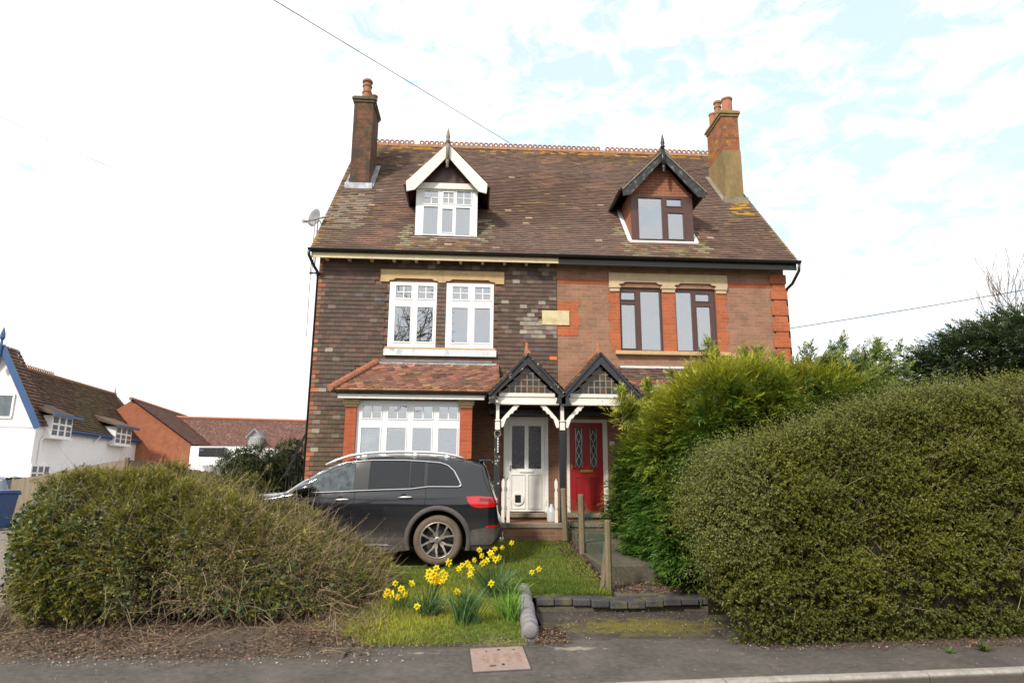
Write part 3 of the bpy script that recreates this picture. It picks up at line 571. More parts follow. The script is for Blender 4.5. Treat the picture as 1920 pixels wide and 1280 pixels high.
# ---------------------------------------------------------------- bays
def bay(sx,px,left):
    """sx maps the left-hand bay's x onto this side"""
    by=13.0; b=thing_part=None
    X=lambda v: v if left else 3.62-v
    def bx(mb,x0,x1,*a):
        p,q=sorted((X(x0),X(x1))); return mb.box(p,q,*a)
    root=MB(); bx(root,-2.55,-.06,by+.1,Yw-.02,ZG-.6,1.22); bx(root,-.20,-.065,by+.102,Yw-.02,1.22,3.0); bx(root,-2.548,-2.40,by+.102,Yw-.02,1.22,3.0)
    root=root.build('bay_window','brickD' if left else 'brickR',house)
    mb=MB(); bx(mb,-2.55,-2.335,by,by+.25,ZG-.6,2.98); bx(mb,-.295,-.055,by,by+.25,ZG-.6,2.98); bx(mb,-2.335,-.295,by+.03,by+.1,ZG-.6,1.2); mb.build('brick_pillar','brickP',root)
    mb=MB()
    for c in (-2.443,-.175):
        bx(mb,c-.125,c+.125,by-.02,by+.26,2.98,3.03); bx(mb,c-.15,c+.15,by-.045,by+.27,3.03,3.085); bx(mb,c-.165,c+.165,by-.06,by+.27,3.085,3.12)
    mb.build('capital','stone',root,bevel=.005)
    mb=MB(); bx(mb,-2.36,-.27,by-.03,by+.25,1.2,1.26); mb.build('sill','stone' if not left else 'wpaint',root,bevel=.006)
    mb=MB(); bx(mb,-2.60,-.02,by-.005,by+.2,3.0+.122,3.19); mb.build('frieze_board','greywood' if left else 'black',root)
    mb=MB(); bx(mb,-2.68,.18,by-.17,by-.14,3.13,3.215); bx(mb,-2.7,.2,by-.14,by+.01,3.19,3.21); mb.build('fascia_board','wpaint' if left else 'black',root)
    xa,xb=sorted((X(-2.80),X(.34))); gutter('gutter',root,(xa,by-.21,3.275),(xb,by-.21,3.275),.05,clips=False)
    # hipped lean-to roof
    zt=4.02; y0=by-.2; zb=3.28; dy=Yw-.03-y0; dz=zt-zb; Ls=math.hypot(dy,dz); hipx=.68
    def ur(v):
        t=v/Ls; return (hipx*t,3.3) if left else (0,3.3-hipx*t)
    x0=X(-2.80) if left else X(.5); 
    def cf(u,v,r,e):
        c=random.choice([(.20,.105,.072),(.18,.095,.068),(.15,.095,.072),(.24,.115,.078)]) if left else random.choice([(.13,.085,.07),(.11,.075,.06)])
        if not left and r in (5,6): c=(.22,.09,.07)
        if left and v/Ls>.8 and random.random()<.35: c=(.30,.13,.09)
        if left and r<1: c=(.27,.14,.075)
        return jitc(c,.2,.06)
    tiles('bay_roof_tiles',root,'rtile',(x0,y0,zb),(1,0,0),(0,dy/Ls,dz/Ls),3.3,Ls,.093,.165,cf,th=.012,lift=.01,clubrows=(lambda r:r not in (0,)) if left else (lambda r:r in (4,5,6)),urange=ur)
    mb=MB(); A=(X(-2.80),y0,zb-.012);B=(X(.5),y0,zb-.012);C2=(X(.5),Yw-.03,zt-.012);D=(X(-2.80+hipx),Yw-.03,zt-.012);E=(X(-2.80),Yw-.03,zb-.012)
    mb.add([A,B,C2,D,E],[(0,1,2,3),(0,3,4),(0,4,2,1)]); mb.build('bay_roof_deck','dcon',root)
    mb=MB(); P=np.array((X(-2.83),y0-.03,zb+.02));Q=np.array((X(-2.80+hipx),Yw-.05,zt+.03)); n=12; d=(Q-P)/n
    for i in range(n): mb.tube([P+d*i+np.array((0,0,.02)),P+d*(i+1.15)+np.array((0,0,-.005))],[.075,.055],8)
    mb.build('hip_tiles','hip' if left else 'terracotta',root)
    mb=MB(); a,b2=sorted((X(-2.12),X(.45))); mb.bar((a,Yw-.05,zt+.005),(b2,Yw-.05,zt+.005),.06,.055) ; mb.build('flashing','lead' if left else 'pale_lead',root)
    if left:
        mb=MB(); mb.box(-2.05,.35,Yw-.05,Yw-.03,4.07,4.11); mb.build('slipped_tile_board','greywood',root)
    H=[]
    for k in range(4):
        c=.055+k*.2475; H.append((c,c+.178,.055,.19,2,2)); H.append((c-.005,c+.175,.29,.93,1,1))
    wf=window(root,-2.333,-.297,1.265,3.115,by+.06,'upvc',H,sash=.02,name='window_frame') if left else None
    if not left:
        fr=MB(); plate(fr,X(-.30),X(-2.33),1.262,3.115,by+.06,by+.12,[(X(-.30)+.06+k*.66,X(-.30)+.06+k*.66+.58,1.33,3.04) for k in range(3)]); fo=noflip_build(fr,'window_frame','brown',root)
        for k in range(3): MB().box(X(-.30)+.06+k*.66,X(-.30)+.06+k*.66+.58,by+.08,by+.085,1.33,3.04).build('pane','glass',root)
    return root
bl=bay(1,0,True)
for k in range(4):                                              # louvred shutters behind the lower lights
    xa=-2.333+2.036*(.05+k*.2475); mb=MB()
    for j in range(24):
        z=1.33+j*.068
        if z>2.56 and z<2.8: continue
        if z>2.95: break
        mb.bar((xa-.02,13.20,z),(xa+.40,13.20,z),.05,.008,up=(0,.5,.85))
    mb.box(xa-.05,xa-.02,13.17,13.22,1.28,2.98); mb.box(xa+.40,xa+.43,13.17,13.22,1.28,2.98); mb.build('shutter','upvc',bl)
br_=bay(1,0,False)
MB().tube([(-2.68,13.93,3.25),(-2.68,13.93,.45)],.055,8).build('downpipe','blackpl',house,smooth=True)  # added black tube, no real pipe: stands in for shade beside the left bay
mb=MB(); mb.lathe([(.001,0),(.085,0),(.085,.012),(.001,.018)],(0,0,0),16,axis='y'); 
for i,v in enumerate(mb.v): mb.v[i]=(.20+v[0]*1.15,13.995-v[1],1.98+v[2]*.82)
pl=mb.build('house_number_plate','slate_paint',house)
mb=MB(); mb.box(.165,.205,13.972,13.978,1.95,2.01); mb.box(.22,.235,13.972,13.978,1.95,2.01); mb.build('numeral','greywood',pl)
MB().box(.50,.545,13.97,13.99,1.86,1.94).build('doorbell','black',house,bevel=.006)
# ---------------------------------------------------------------- dormers
def dormer(cx,hw,ov,zb,zwt,ze,za,Yd,mats,wl,frm,wall,lean):
    root=MB()                                                     # front posts/gable wall panel with the window opening
    gx=lambda s:cx+s
    g=MB(); g.prism([(cx-hw-.02,ze-.07),(cx+hw+.02,ze-.07),(cx+.04,za-.2),(cx-.04,za-.2)],Yd+.02,Yd+.16); root=g.build('dormer',wall,house)
    yb=E_Y+(ze-E_Z)/S_+.3
    c=MB()
    for s in (-1,1):                                              # cheeks
        xo=cx+s*hw; xi=cx+s*(hw-.06); yt=E_Y+(ze-E_Z)/S_+.1
        v=[(Yd+.03,zb-.15),(yt,ze+.02),(Yd+.03,ze+.02)]
        c.add([(xo,a,b) for a,b in v]+[(xi,a,b) for a,b in v],[(0,1,2),(5,4,3),(0,3,4,1),(1,4,5,2),(2,5,3,0)])
    c.build('cheek',mats['cheek'],root)
    window(root,cx-hw,cx+hw,zb,zwt,Yd,frm,wl,name='window_frame',gm='glass',sash=.02)
    if lean=='L': 
        for a,b in ((-.60,-.35),(.42,.60)):
            xs=np.linspace(cx+a,cx+b,24); ys=Yd+.16+.02*np.sin(np.linspace(0,22,24)); mb=MB(); mb.add([(x,y,zb) for x,y in zip(xs,ys)]+[(x,y,zwt) for x,y in zip(xs,ys)],[(i,i+1,25+i,24+i) for i in range(23)]); mb.build('curtain','curtain',root,smooth=True)
    else:
        MB().box(cx-hw+.1,cx+hw-.1,Yd+.12,Yd+.14,zwt-.17,zwt-.02).build('blind','curtain',root)
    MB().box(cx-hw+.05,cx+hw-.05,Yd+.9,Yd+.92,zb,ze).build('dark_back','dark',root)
    # roof of the dormer: two slopes running back into the main roof
    W=ov; rise=za-ze; sl=math.hypot(W,rise); yf=Yd-.22
    mb=MB()
    for s in (-1,1):
        zo=ze-.02; v=[]
        ybk=E_Y+(ze-E_Z)/S_+.02; yrk=E_Y+(za-E_Z)/S_+.02
        A=(cx+s*W,yf,ze);B=(cx,yf,za);C3=(cx,yrk,za);D=(cx+s*W,ybk,ze); k=.05
        mb.add([A,B,C3,D]+[(p[0],p[1],p[2]-k) for p in (A,B,C3,D)],[(0,1,2,3),(7,6,5,4),(0,4,5,1),(1,5,6,2),(2,6,7,3),(3,7,4,0)])
    mb.build('dormer_roof_deck',mats['under'],root)
    for s in (-1,1):
        L=(E_Y+(za-E_Z)/S_)-yf; eu=(0,-s*1.,0); org=(cx+s*W,yf if s<0 else yf, ze)
        # courses run back along y; course start follows the valley
        def ur(v,s=s):
            t=v/sl; back=(E_Y+(ze+rise*t-E_Z)/S_)-yf
            return (0,back) if s>0 else (L-back,L)
        if s>0: tiles('dormer_tiles',root,'rtile',(cx+W,yf,ze+.002),(0,1,0),(-W/sl,0,rise/sl),L,sl,.1,.165,lambda u,v,r,e:jitc((.17,.105,.065) if random.random()<.75 else (.30,.17,.06)),urange=ur)
        else: tiles('dormer_tiles',root,'rtile',(cx-W,yf+L,ze+.002),(0,-1,0),(W/sl,0,rise/sl),L,sl,.1,.165,lambda u,v,r,e:jitc((.17,.105,.065) if random.random()<.75 else (.30,.17,.06)),urange=ur)
    mb=MB(); mb.tube([(cx,yf-.01,za+.02),(cx,E_Y+(za-E_Z)/S_+.02,za+.02)],.06,8); mb.build('dormer_ridge','terracotta',root)
    for s in (-1,1):                                              # bargeboards
        bw=mats['bw']; t=np.array((s*W,-rise))/sl; nrm2=np.array((-s*rise,-W))/sl
        foot=np.array((cx+s*(W+.0),ze-.01)); top=np.array((cx,za-.01))
        pts=[top,foot,foot+np.array((-s*.02,-bw*1.05)),foot+np.array((-s*.20,-bw*.85)),np.array((cx,za-.01-bw*sl/W*1.0))]
        mb=MB(); mb.prism([tuple(p) for p in pts],yf-.03,yf+.004); mb.build('bargeboard',mats['barge'],root)
        if mats.get('trim'):
            o2=np.array((0,-.035)); mb=MB(); mb.bar((foot[0],yf-.04,foot[1]-.04),(top[0],yf-.04,top[1]-.05),.02,.03); mb.build('barge_moulding',mats['trim'],root)
        y2=E_Y+(ze-E_Z)/S_+.05; xg=cx+s*(W+.03); gutter('dormer_gutter',root,(xg,yf,ze-.03),(xg,y2,ze-.03),.04,clips=False)
    mb=MB(); mb.lathe([(.022,-.05),(.026,.1),(.05,.12),(.055,.15),(.03,.17),(.05,.22),(.045,.27),(.02,.40),(.004,.47)],(cx,yf-.06,za-.10),10)
    mb.box(cx-.04,cx+.04,yf-.085,yf-.031,za-.46,za-.04); mb.lathe([(.004,-.18),(.02,-.165),(.035,-.13),(.022,-.10),(.04,-.05),(.042,0),(.03,.02)],(cx,yf-.06,za-.46),8)
    mb.build('finial',mats['fin'],root,smooth=True)
    mb=MB(); pts=[(cx-hw-.06,zb-.045),(cx+hw+.06,zb-.045)]; mb.box(cx-hw-.07,cx+hw+.07,Yd-.07,Yd+.02,zb-.06,zb-.005)
    if mats['apron']:
        for s in (-1,1): mb.bar((cx+s*(hw+.05),Yd-.03,zb-.02),(cx+s*(hw+.05),E_Y+(ze-E_Z)/S_-.05,ze-.0),.09,.05)
    mb.build('apron_flashing',mats['flash'],root,bevel=.01)
    if mats.get('beam'): MB().box(cx-hw+.02,cx+hw-.02,Yd-.06,Yd+.02,zwt+.0,zwt+.14).build('head_beam',mats['beam'],root)
    return root
dormer(-.74,.71,.93,6.98,8.17,8.24,9.22,14.15,dict(cheek='htile' if 0 else 'brickG',under='brown',barge='wpaint',fin='greywood',flash='wpaint',apron=False,beam='wpaint',bw=.22),
  [(.13,.36,.03,.30,2,2),(.44,.61,.055,.28,2,2),(.66,.89,.03,.30,2,2),(.13,.36,.36,.93,1,1),(.43,.60,.40,.88,1,1),(.65,.88,.37,.94,1,1)],'upvc','brown','L')
dormer(4.32,.74,.99,7.05,8.19,8.27,9.28,14.17,dict(cheek='brickG',under='black',barge='weath',trim='greywood',fin='black',flash='mortarw',apron=True,bw=.19),
  [(.12,.50,.05,.95,1,1),(.58,.82,.06,.22,1,1),(.59,.84,.37,.94,1,1)],'brown','brickG','R')
# ---------------------------------------------------------------- chimneys
def chimney(x0,x1,y0,y1,zt,mat,matlow,zlow,pots,flash,capm):
    zb=roofz(y0)-.3
    mb=MB(); mb.box(x0,x1,y0,y1,zb if not matlow else zlow,zt); c=mb.build('chimney',mat,house)
    if matlow: MB().box(x0-.015,x1+.015,y0-.015,y1+.015,zb,zlow).build('rendered_base',matlow,c,bevel=.01)
    else:
        MB().box(x0-.02,x1+.02,y0-.02,y1+.02,zb,zb+.55).build('plinth',mat,c)
    mb=MB(); mb.box(x0-.03,x1+.03,y0-.03,y1+.03,zt-.04,zt+.03); mb.box(x0-.06,x1+.06,y0-.06,y1+.06,zt+.03,zt+.10); mb.box(x0-.03,x1+.03,y0-.03,y1+.03,zt+.10,zt+.14); mb.build('chimney_cap',capm,c,bevel=.01)
    for i,(px,py,h,r,kind) in enumerate(pots):
        prof=[(r*1.05,0),(r,.05),(r*.95,h*.35),(r*1.1,h*.36),(r*1.1,h*.40),(r*.93,h*.42),(r*.9,h*.66),(r*1.08,h*.67),(r*1.08,h*.71),(r*.9,h*.73),(r*.9,h*.86),(r*1.15,h*.88),(r*1.15,h*.95),(r*.98,h),(r*.7,h),(r*.7,h*.7)] if kind else [(r*1.0,0),(r*.97,h*.9),(r*1.12,h*.91),(r*1.12,h),(r*.85,h),(r*.8,h*.6)]
        mb=MB(); mb.lathe(prof,(px,py,zt+.13),14); mb.build('chimney_pot','hip' if not kind else 'terracotta',c,smooth=False)
    mb=MB()
    for s,x in ((-1,x0),(1,x1)):
        a=(x+s*.06,y0-.05,roofz(y0-.05)+.04); b=(x+s*.06,y1,roofz(y1)+.04); mb.bar(a,b,.13,.02,up=(0,-S_,1))
    mb.box(x0-.1,x1+.1,y0-.09,y0-.02,roofz(y0-.09)-.0,roofz(y0)+.10); mb.build('flashing',flash,c)
    return c
chimney(-3.38,-2.88,15.97,16.95,11.5,'brickC',None,0,[(-3.10,16.18,.62,.125,1),(-2.98,16.62,.45,.09,1),(-3.25,16.75,.5,.10,1)],'lead','dcon')
chimney(6.60,7.06,15.85,16.95,11.42,'brickC2','render',10.36,[(6.88,16.08,.50,.14,0),(6.74,16.40,.62,.10,1),(6.74,16.78,.45,.11,0)],'concrete','render')
# ---------------------------------------------------------------- porches
Yp=12.85
def porch(cx,hw,za,zf,left):
    bm_='peel' if left else 'slate_paint'; rise=za-zf; sl=math.hypot(hw,rise)
    mb=MB(); mb.box(cx-hw+.16,cx+hw-.16,Yp+.02,Yp+.14,3.10,3.20); mb.box(cx-hw+.2,cx+hw-.2,Yp+.0,Yp+.14,3.205,3.28); mb.box(cx-hw+.12,cx+hw-.12,Yp-.01,Yp+.14,3.05,3.098)
    root=mb.build('porch','wpaint',house,bevel=.005)
    # roof deck and tiles
    mb=MB()
    for s in (-1,1):
        A=(cx+s*hw,Yp-.08,zf+.05);B=(cx,Yp-.08,za-.0);C3=(cx,Yw-.01,za-.0);D=(cx+s*hw,Yw-.01,zf+.05)
        mb.add([A,B,C3,D]+[(p[0],p[1],p[2]-.05) for p in (A,B,C3,D)],[(0,1,2,3),(7,6,5,4),(0,4,5,1),(1,5,6,2),(2,6,7,3),(3,7,4,0)])
    mb.build('porch_roof_deck','black',root)
    L=Yw-.02-(Yp-.1); k=math.hypot(hw,rise-.05)
    for s in (-1,1):
        eu=(0,s*1.,0); org=(cx+s*hw,(Yp-.1) if s>0 else Yw-.02,zf+.055)
        def cf(u,v,r,e): return jitc(random.choice([(.20,.125,.06),(.26,.13,.06),(.15,.10,.06)]),.2)
        tiles('porch_roof_tiles',root,'rtile',org,eu,(-s*hw/k,0,(rise-.05)/k),L,k,.1,.165,cf)
    mb=MB(); mb.tube([(cx,Yp-.1,za+.02),(cx,Yw-.02,za+.03)],.065,8)
    mb.add([(cx-.13,Yp-.13,za-.12),(cx+.13,Yp-.13,za-.12),(cx+.028,Yp-.13,za+.10),(cx+.025,Yp-.13,za+.25),(cx-.025,Yp-.13,za+.25),(cx-.028,Yp-.13,za+.10),
            (cx-.13,Yp-.06,za-.12),(cx+.13,Yp-.06,za-.12),(cx+.028,Yp-.06,za+.10),(cx+.025,Yp-.06,za+.25),(cx-.025,Yp-.06,za+.25),(cx-.028,Yp-.06,za+.10)],
           [(0,1,2,3,4,5),(11,10,9,8,7,6)]+[(i,i+6,(i+1)%6+6,(i+1)%6) for i in range(6)]) if 0 else mb.tube([(cx,Yp+.1,za),(cx,Yp+.1,za+.12),(cx,Yp+.1,za+.26)],[.07,.035,.028],8)
    mb.build('ridge_finial','hip',root)
    bw=.135
    for s in (-1,1):
        d=np.array((s*hw,-(rise)))/sl; pts=[(cx,za-.03),(cx+s*hw,zf-.03),(cx+s*hw,zf-.19),(cx+s*(hw-.20),zf-.17),(cx+s*(hw-.14),zf-.0),(cx,za-.03-bw*sl/hw)]
        mb=MB(); mb.prism(pts,Yp-.115,Yp-.075); mb.build('bargeboard',bm_,root,bevel=.004)
        mb=MB(); mb.bar((cx+s*hw,Yp-.125,zf-.015),(cx,Yp-.125,za-.005),.045,.045); mb.build('barge_moulding','peel' if left else 'slate_paint',root)
    # small-pane glazing in the gable
    z0=3.285; inner=lambda x: za-.03-bw*sl/hw-abs(x-cx)*(rise)/hw
    mb=MB(); step=.118; n=int(hw/step)
    for i in range(-n,n+1):
        x=cx+i*step; t=inner(x)
        if t>z0+.02: mb.box(x-.011,x+.011,Yp+.0,Yp+.03,z0,t)
    z=z0+.13
    while z<za-.25:
        half=(za-.03-bw*sl/hw-z)/(rise/hw)
        if half>.03: mb.box(cx-half,cx+half,Yp+.002,Yp+.028,z-.011,z+.011)
        z+=.13
    gl=mb.build('glazing_bars','greywood',root)
    cols=[(.03,.028,.022),(.07,.028,.010),(.035,.04,.045),(.09,.045,.018),(.02,.022,.022)]; mb=MB()
    for i in range(-n-1,n+1):
        for j in range(6):
            xa=cx+i*step; xb=xa+step; za_=z0+j*.13; zb_=za_+.13; t0=inner(xa);t1=inner(xb)
            if max(t0,t1)<=za_: continue
            c=random.choice(cols); p=[(xa,za_),(xb,za_)]
            if t1<zb_: p=[(xa,za_)]+([(xb,za_)] if t1>za_ else []) ; 
            poly=[(xa,za_),(xb,za_),(xb,max(za_,min(zb_,t1))),(xa,max(za_,min(zb_,t0)))]
            mb.prism(poly,Yp+.012,Yp+.016,col=c)
    mb.build('coloured_panes',mk('stained_glass_%d'%left,(1,1,1),.12,.1,5,vcol=True),root)
    return root
pl_=porch(1.03,.76,4.06,3.24,True); pr_=porch(2.50,.80,4.10,3.20,False)
mb=MB(); mb.add([(1.70,12.75,3.36),(1.86,12.75,3.36),(2.25,13.99,3.78),(1.72,13.99,3.45)],[(0,1,2,3)]); 
mb=MB()
for i in range(7): t=i/6.; mb.bar((1.92+.40*t,13.5,3.42+.46*t),(1.92+.40*t+.07,13.5,3.42+.46*t+.03),.5,.02)
mb.build('valley_lead','pale_lead',pr_)
def post(x,par,white,thick=.115):
    MB().box(x-thick/2,x+thick/2,Yp-.0,Yp+thick,.78,2.52).build('post',white,par,bevel=.008)
    mb=MB(); mb.box(x-.048,x+.048,Yp-.012,Yp+thick,2.55,2.70); mb.box(x-.032,x+.032,Yp+.01,Yp+thick-.01,2.70,3.05); mb.box(x-.05,x+.05,Yp-.016,Yp+thick,2.72,2.75); mb.build('post_head','wpaint',par,bevel=.006)
post(.45,pl_,'peel'); post(1.735,pl_,'black',.125); post(3.15,pr_,'black')
def bracket(x,s,par):
    p=[(0,2.60),(0,2.74),(.06,2.82),(.27,3.05),(.36,3.05),(.362,3.01),(.325,2.995),(.315,2.95),(.265,2.93),(.235,2.875),(.185,2.86),(.155,2.80),(.105,2.77),(.075,2.68),(.045,2.60)]
    mb=MB(); mb.prism([(x+s*a,z) for a,z in p],Yp+.03,Yp+.075); mb.build('bracket','wpaint',par,bevel=.004)
bracket(.515,1,pl_); bracket(1.665,-1,pl_); bracket(1.805,1,pr_); bracket(3.09,-1,pr_)
for x0,par in ((.57,pl_),(1.60,pl_)):
    mb=MB()
    for j in range(2 if x0<1 else 1):
        x=x0+j*.10; pts=[(x-.03,.79),(x+.03,.79),(x+.03,1.0),(x+.018,1.04),(x+.03,1.1),(x+.03,1.35),(x+.015,1.40),(x+.03,1.46),(x+.028,1.56),(x,1.62),(x-.028,1.56),(x-.03,1.46),(x-.015,1.40),(x-.03,1.35),(x-.03,1.1),(x-.018,1.04),(x-.03,1.0)]
        mb.prism(pts,Yp+.02,Yp+.045)
    mb.build('baluster','wpaint',par)
MB().box(.05,.50,13.93,13.985,1.30,1.52).build('white_box','wpaint',house,bevel=.01)
for x in (.62,): MB().box(x+.02,x+.045,Yp+.05,Yp+.075,.79,1.62).build('handrail','black',pl_)
MB().tube([(.60,12.95,1.62),(.5,12.97,1.68),(.36,12.99,1.5),(.34,12.99,1.4)],.018,6).build('handrail','black',pl_)
# deck, steps
mb=MB(); mb.box(.30,1.83,12.72,12.86,.70,.792); mb.box(1.86,3.5,12.72,12.86,.72,.80); mb.build('deck_edging','concrete',house,bevel=.008)
MB().box(.30,3.5,12.74,12.84,.2,.698).build('deck_riser','brickD',house)
mb=MB(); mb.box(.30,1.78,12.86,14.0,.6,.785); mb.box(1.86,3.5,12.86,14.0,.6,.79); mb.build('porch_floor','paver',house)
mb=MB(); mb.box(.62,1.62,13.72,14.05,.84,.925); mb.box(1.93,3.0,13.72,14.05,.84,.925); mb.build('door_step','concrete',house,bevel=.008)
mb=MB(); mb.box(.66,1.58,13.78,14.04,.787,.84); mb.box(1.97,2.95,13.78,14.04,.79,.84); mb.build('step_riser','brickD',house)
MB().box(.3,3.4,13.6,13.99,2.93,3.02).build('porch_lining','black',house)
# white door
D=13.99
mb=MB(); plate(mb,.625,1.575,.93,2.915,D,D+.08,[(.72,1.50,.93,2.83)]); noflip_build(mb,'door_frame','upvc2',house)
mb=MB(); x0,x1,z0,z1=.723,1.497,.945,2.828; plate(mb,x0,x1,z0,z1,D+.01,D+.06,[(.80,1.07,1.82,2.72),(1.155,1.425,1.82,2.72)]); wd=noflip_build(mb,'door','upvc2',house); wd['label']='white half glazed plastic front door'
mb=MB()
for a,b in ((.80,1.07),(1.155,1.425)): plate(mb,a-.012,b+.012,1.0,1.70,D-.002,D+.009,[(a,b,1.012,1.688)])
noflip_build(mb,'panel_moulding','wpaint',wd)
for a,b in ((.80,1.07),(1.155,1.425)):
    MB().box(a,b,D+.03,D+.036,1.82,2.72).build('glass','frost',wd)
    mb=MB(); c=(a+b)/2
    for q in range(9):
        z=1.9+q*.09; x=c+.05*math.sin(q*2.1); mb.tube([(x+.03*math.cos(t),D+.027,z+.025*math.sin(t)) for t in np.linspace(0,6.28,9)],.003,4)
    mb.build('glass_pattern','greywood',wd)
mb=MB(); mb.box(.742,.762,D-.03,D+.01,1.80,1.90); mb.tube([(.752,D-.04,1.87),(.86,D-.045,1.87)],.009,6); mb.build('handle','chrome',wd)
MB().box(.96,1.26,D-.012,D+.009,1.745,1.785).build('letter_box','upvc',wd,bevel=.004)
mb=MB(); mb.lathe([(.13,0),(.13,.02),(.10,.025),(.09,.012)],(.93,D-.016,1.20),20,axis='y'); 
cf=mb.build('cat_flap','upvc2',wd); MB().box(.87,.99,D-.028,D-.010,1.13,1.28).build('flap','frost',cf) if False else MB().box(.87,.99,D-.028,D-.010,1.13,1.28).build('cat_flap_opening','gap',wd)
mb=MB()
for z in (1.13,1.75,2.55): mb.box(1.49,1.53,D-.012,D+.02,z-.05,z+.05)
mb.build('hinge','upvc2',wd)
# red door
mb=MB(); plate(mb,1.975,2.855,.93,2.875,D,D+.08,[(2.035,2.755,.93,2.805)]); noflip_build(mb,'door_frame','wpaint',house)
MB().box(2.035,2.755,D-.03,D+.05,.93,.965).build('threshold','brass',house)
gl=[(2.16,2.315,1.86,2.68),(2.475,2.63,1.86,2.68)]
mb=MB(); plate(mb,2.038,2.752,.968,2.802,D+.01,D+.06,gl); rd=noflip_build(mb,'door','reddoor',house); rd['label']='red panelled front door with two leaded glass strips'
mb=MB()
for a,b,c,e in ((2.14,2.33,1.10,1.66),(2.46,2.65,1.10,1.66)):
    plate(mb,a,b,c,e,D-.004,D+.009,[(a+.022,b-.022,c+.022,e-.022)]); mb.box(a+.045,b-.045,D-.002,D+.009,c+.045,e-.045)
for g in gl: plate(mb,g[0]-.022,g[1]+.022,g[2]-.022,g[3]+.022,D-.004,D+.009,[g])
noflip_build(mb,'panel_moulding','reddoor',rd)
for g in gl:
    MB().box(g[0],g[1],D+.03,D+.036,g[2],g[3]).build('glass','frost',rd)
    c=(g[0]+g[1])/2; mb=MB()
    for z in (1.98,2.22,2.5): 
        pts=[(c,z-.13),(c+.055,z),(c,z+.13),(c-.055,z),(c,z-.13)]
        for i in range(4): mb.bar((pts[i][0],D+.026,pts[i][1]),(pts[i+1][0],D+.026,pts[i+1][1]),.006,.006)
    for x in (g[0]+.012,g[1]-.012): mb.bar((x,D+.026,g[2]),(x,D+.026,g[3]),.006,.006)
    mb.build('lead_came','satin',rd)
MB().box(2.26,2.53,D-.012,D+.009,1.755,1.80).build('letter_box','brass',rd,bevel=.004)
mb=MB(); mb.box(2.065,2.085,D-.01,D+.01,1.82,1.92); mb.tube([(2.075,D-.03,1.875),(2.14,D-.035,1.87)],.009,6); mb.build('handle','brass',rd)
MB().box(2.79,2.815,D-.012,D-.001,1.95,2.07).build('doorbell','satin',house)
MB().box(2.90,3.0,13.97,13.99,2.33,2.41).build('number_plaque','wpaint',house)
# aerial and dish on the left gable
mb=MB(); vs=[];fs=[]; n=20; c=np.array((-3.79,14.45,7.50)); ax=nrm(np.array((-.55,-.80,.12)).reshape(1,3))[0]; u=nrm(np.cross(ax,(0,0,1)).reshape(1,3))[0]; v=np.cross(u,ax)
for i,r in enumerate((0,.08,.15,.21)):
    for k in range(n): a=6.283*k/n; vs.append(c+ax*(.30*r*r/.21-.03)+u*r*.9*math.cos(a)+v*r*1.1*math.sin(a))
for i in range(3):
    for k in range(n): fs.append((i*n+k,i*n+(k+1)%n,(i+1)*n+(k+1)%n,(i+1)*n+k))
mb.add(vs,fs); dish=mb.build('satellite_dish','dishgrey',house,smooth=True); m=dish.modifiers.new('s','SOLIDIFY'); m.thickness=.008
mb=MB(); mb.tube([c-ax*.03,c-ax*.15,(-3.62,14.4,7.30)],.014,6); mb.tube([(-3.70,14.35,6.3),(-3.70,14.35,7.4)],.016,6); mb.tube([c-v*.2,c+ax*.33-v*.22],.01,6); mb.box(c[0]+ax[0]*.33-.03,c[0]+ax[0]*.33+.03,14.45+ax[1]*.33-.03,14.45+ax[1]*.33+.03,7.28,7.34); mb.build('dish_arm','lead',dish)
mb=MB(); mb.bar((-3.98,14.2,7.30),(-3.28,14.0,7.40),.03,.03)
for t in np.linspace(.1,.95,9): p=np.array((-3.98,14.2,7.30))*(1-t)+np.array((-3.28,14.0,7.40))*t; mb.tube([p+(0,0,-.09),p+(0,0,.09)],.004,4)
mb.tube([(-3.7,14.13,7.33),(-3.72,14.1,6.0)],.010,5); mb.build('television_aerial','greywood',house)
mb=MB(); mb.tube([(-3.66,14.1,6.5),(-3.70,14.05,5.8),(-3.69,14.05,4.6)],.006,4); mb.build('aerial_cable','wire',house)
# ================================================================ cars
def interp(x,tab): a=np.array(tab); return np.interp(x,a[:,0],a[:,1])
TOP=[(-3.72,.52),(-3.71,.74),(-3.62,.88),(-3.3,.97),(-2.9,1.02),(-2.5,1.055),(-2.38,1.08),(-2.1,1.25),(-1.85,1.40),(-1.6,1.52),(-1.35,1.60),(-1.1,1.635),(-.7,1.655),(-.2,1.65),(.2,1.625),(.5,1.585),(.66,1.55),(.685,1.50),(.73,1.38),(.79,1.2),(.85,1.03),(.875,.96),(.89,.86),(.905,.72),(.945,.66),(.955,.60)]
BOT=[(-3.72,.30),(-3.5,.24),(.6,.22),(.8,.27),(.92,.36),(.955,.46)]
WID=[(-3.72,.60),(-3.6,.76),(-3.4,.85),(-3.0,.90),(-2,.915),(0,.915),(.4,.91),(.6,.895),(.75,.865),(.85,.82),(.92,.74),(.955,.66)]
GZ=[(.2,.955),(.36,.985),(.46,.985),(.55,.992),(.9,1.0),(.99,.985),(1.06,.955),(1.2,.915),(1.4,.855),(1.6,.79),(1.7,.76)]
def yside(x,z):
    zt=interp(x,TOP); w=interp(x,WID)*interp(z,GZ); hr=.12 if zt>1.3 else .10
    s=max(0,min(1,(z-(zt-hr))/hr)); return w*(1-s**2.4)**(1/2.0) if s<1 else 0
WR=.385; HUB=.365
def arch(z,x,xc,r): return (x-xc)**2+(z-HUB)**2<r*r
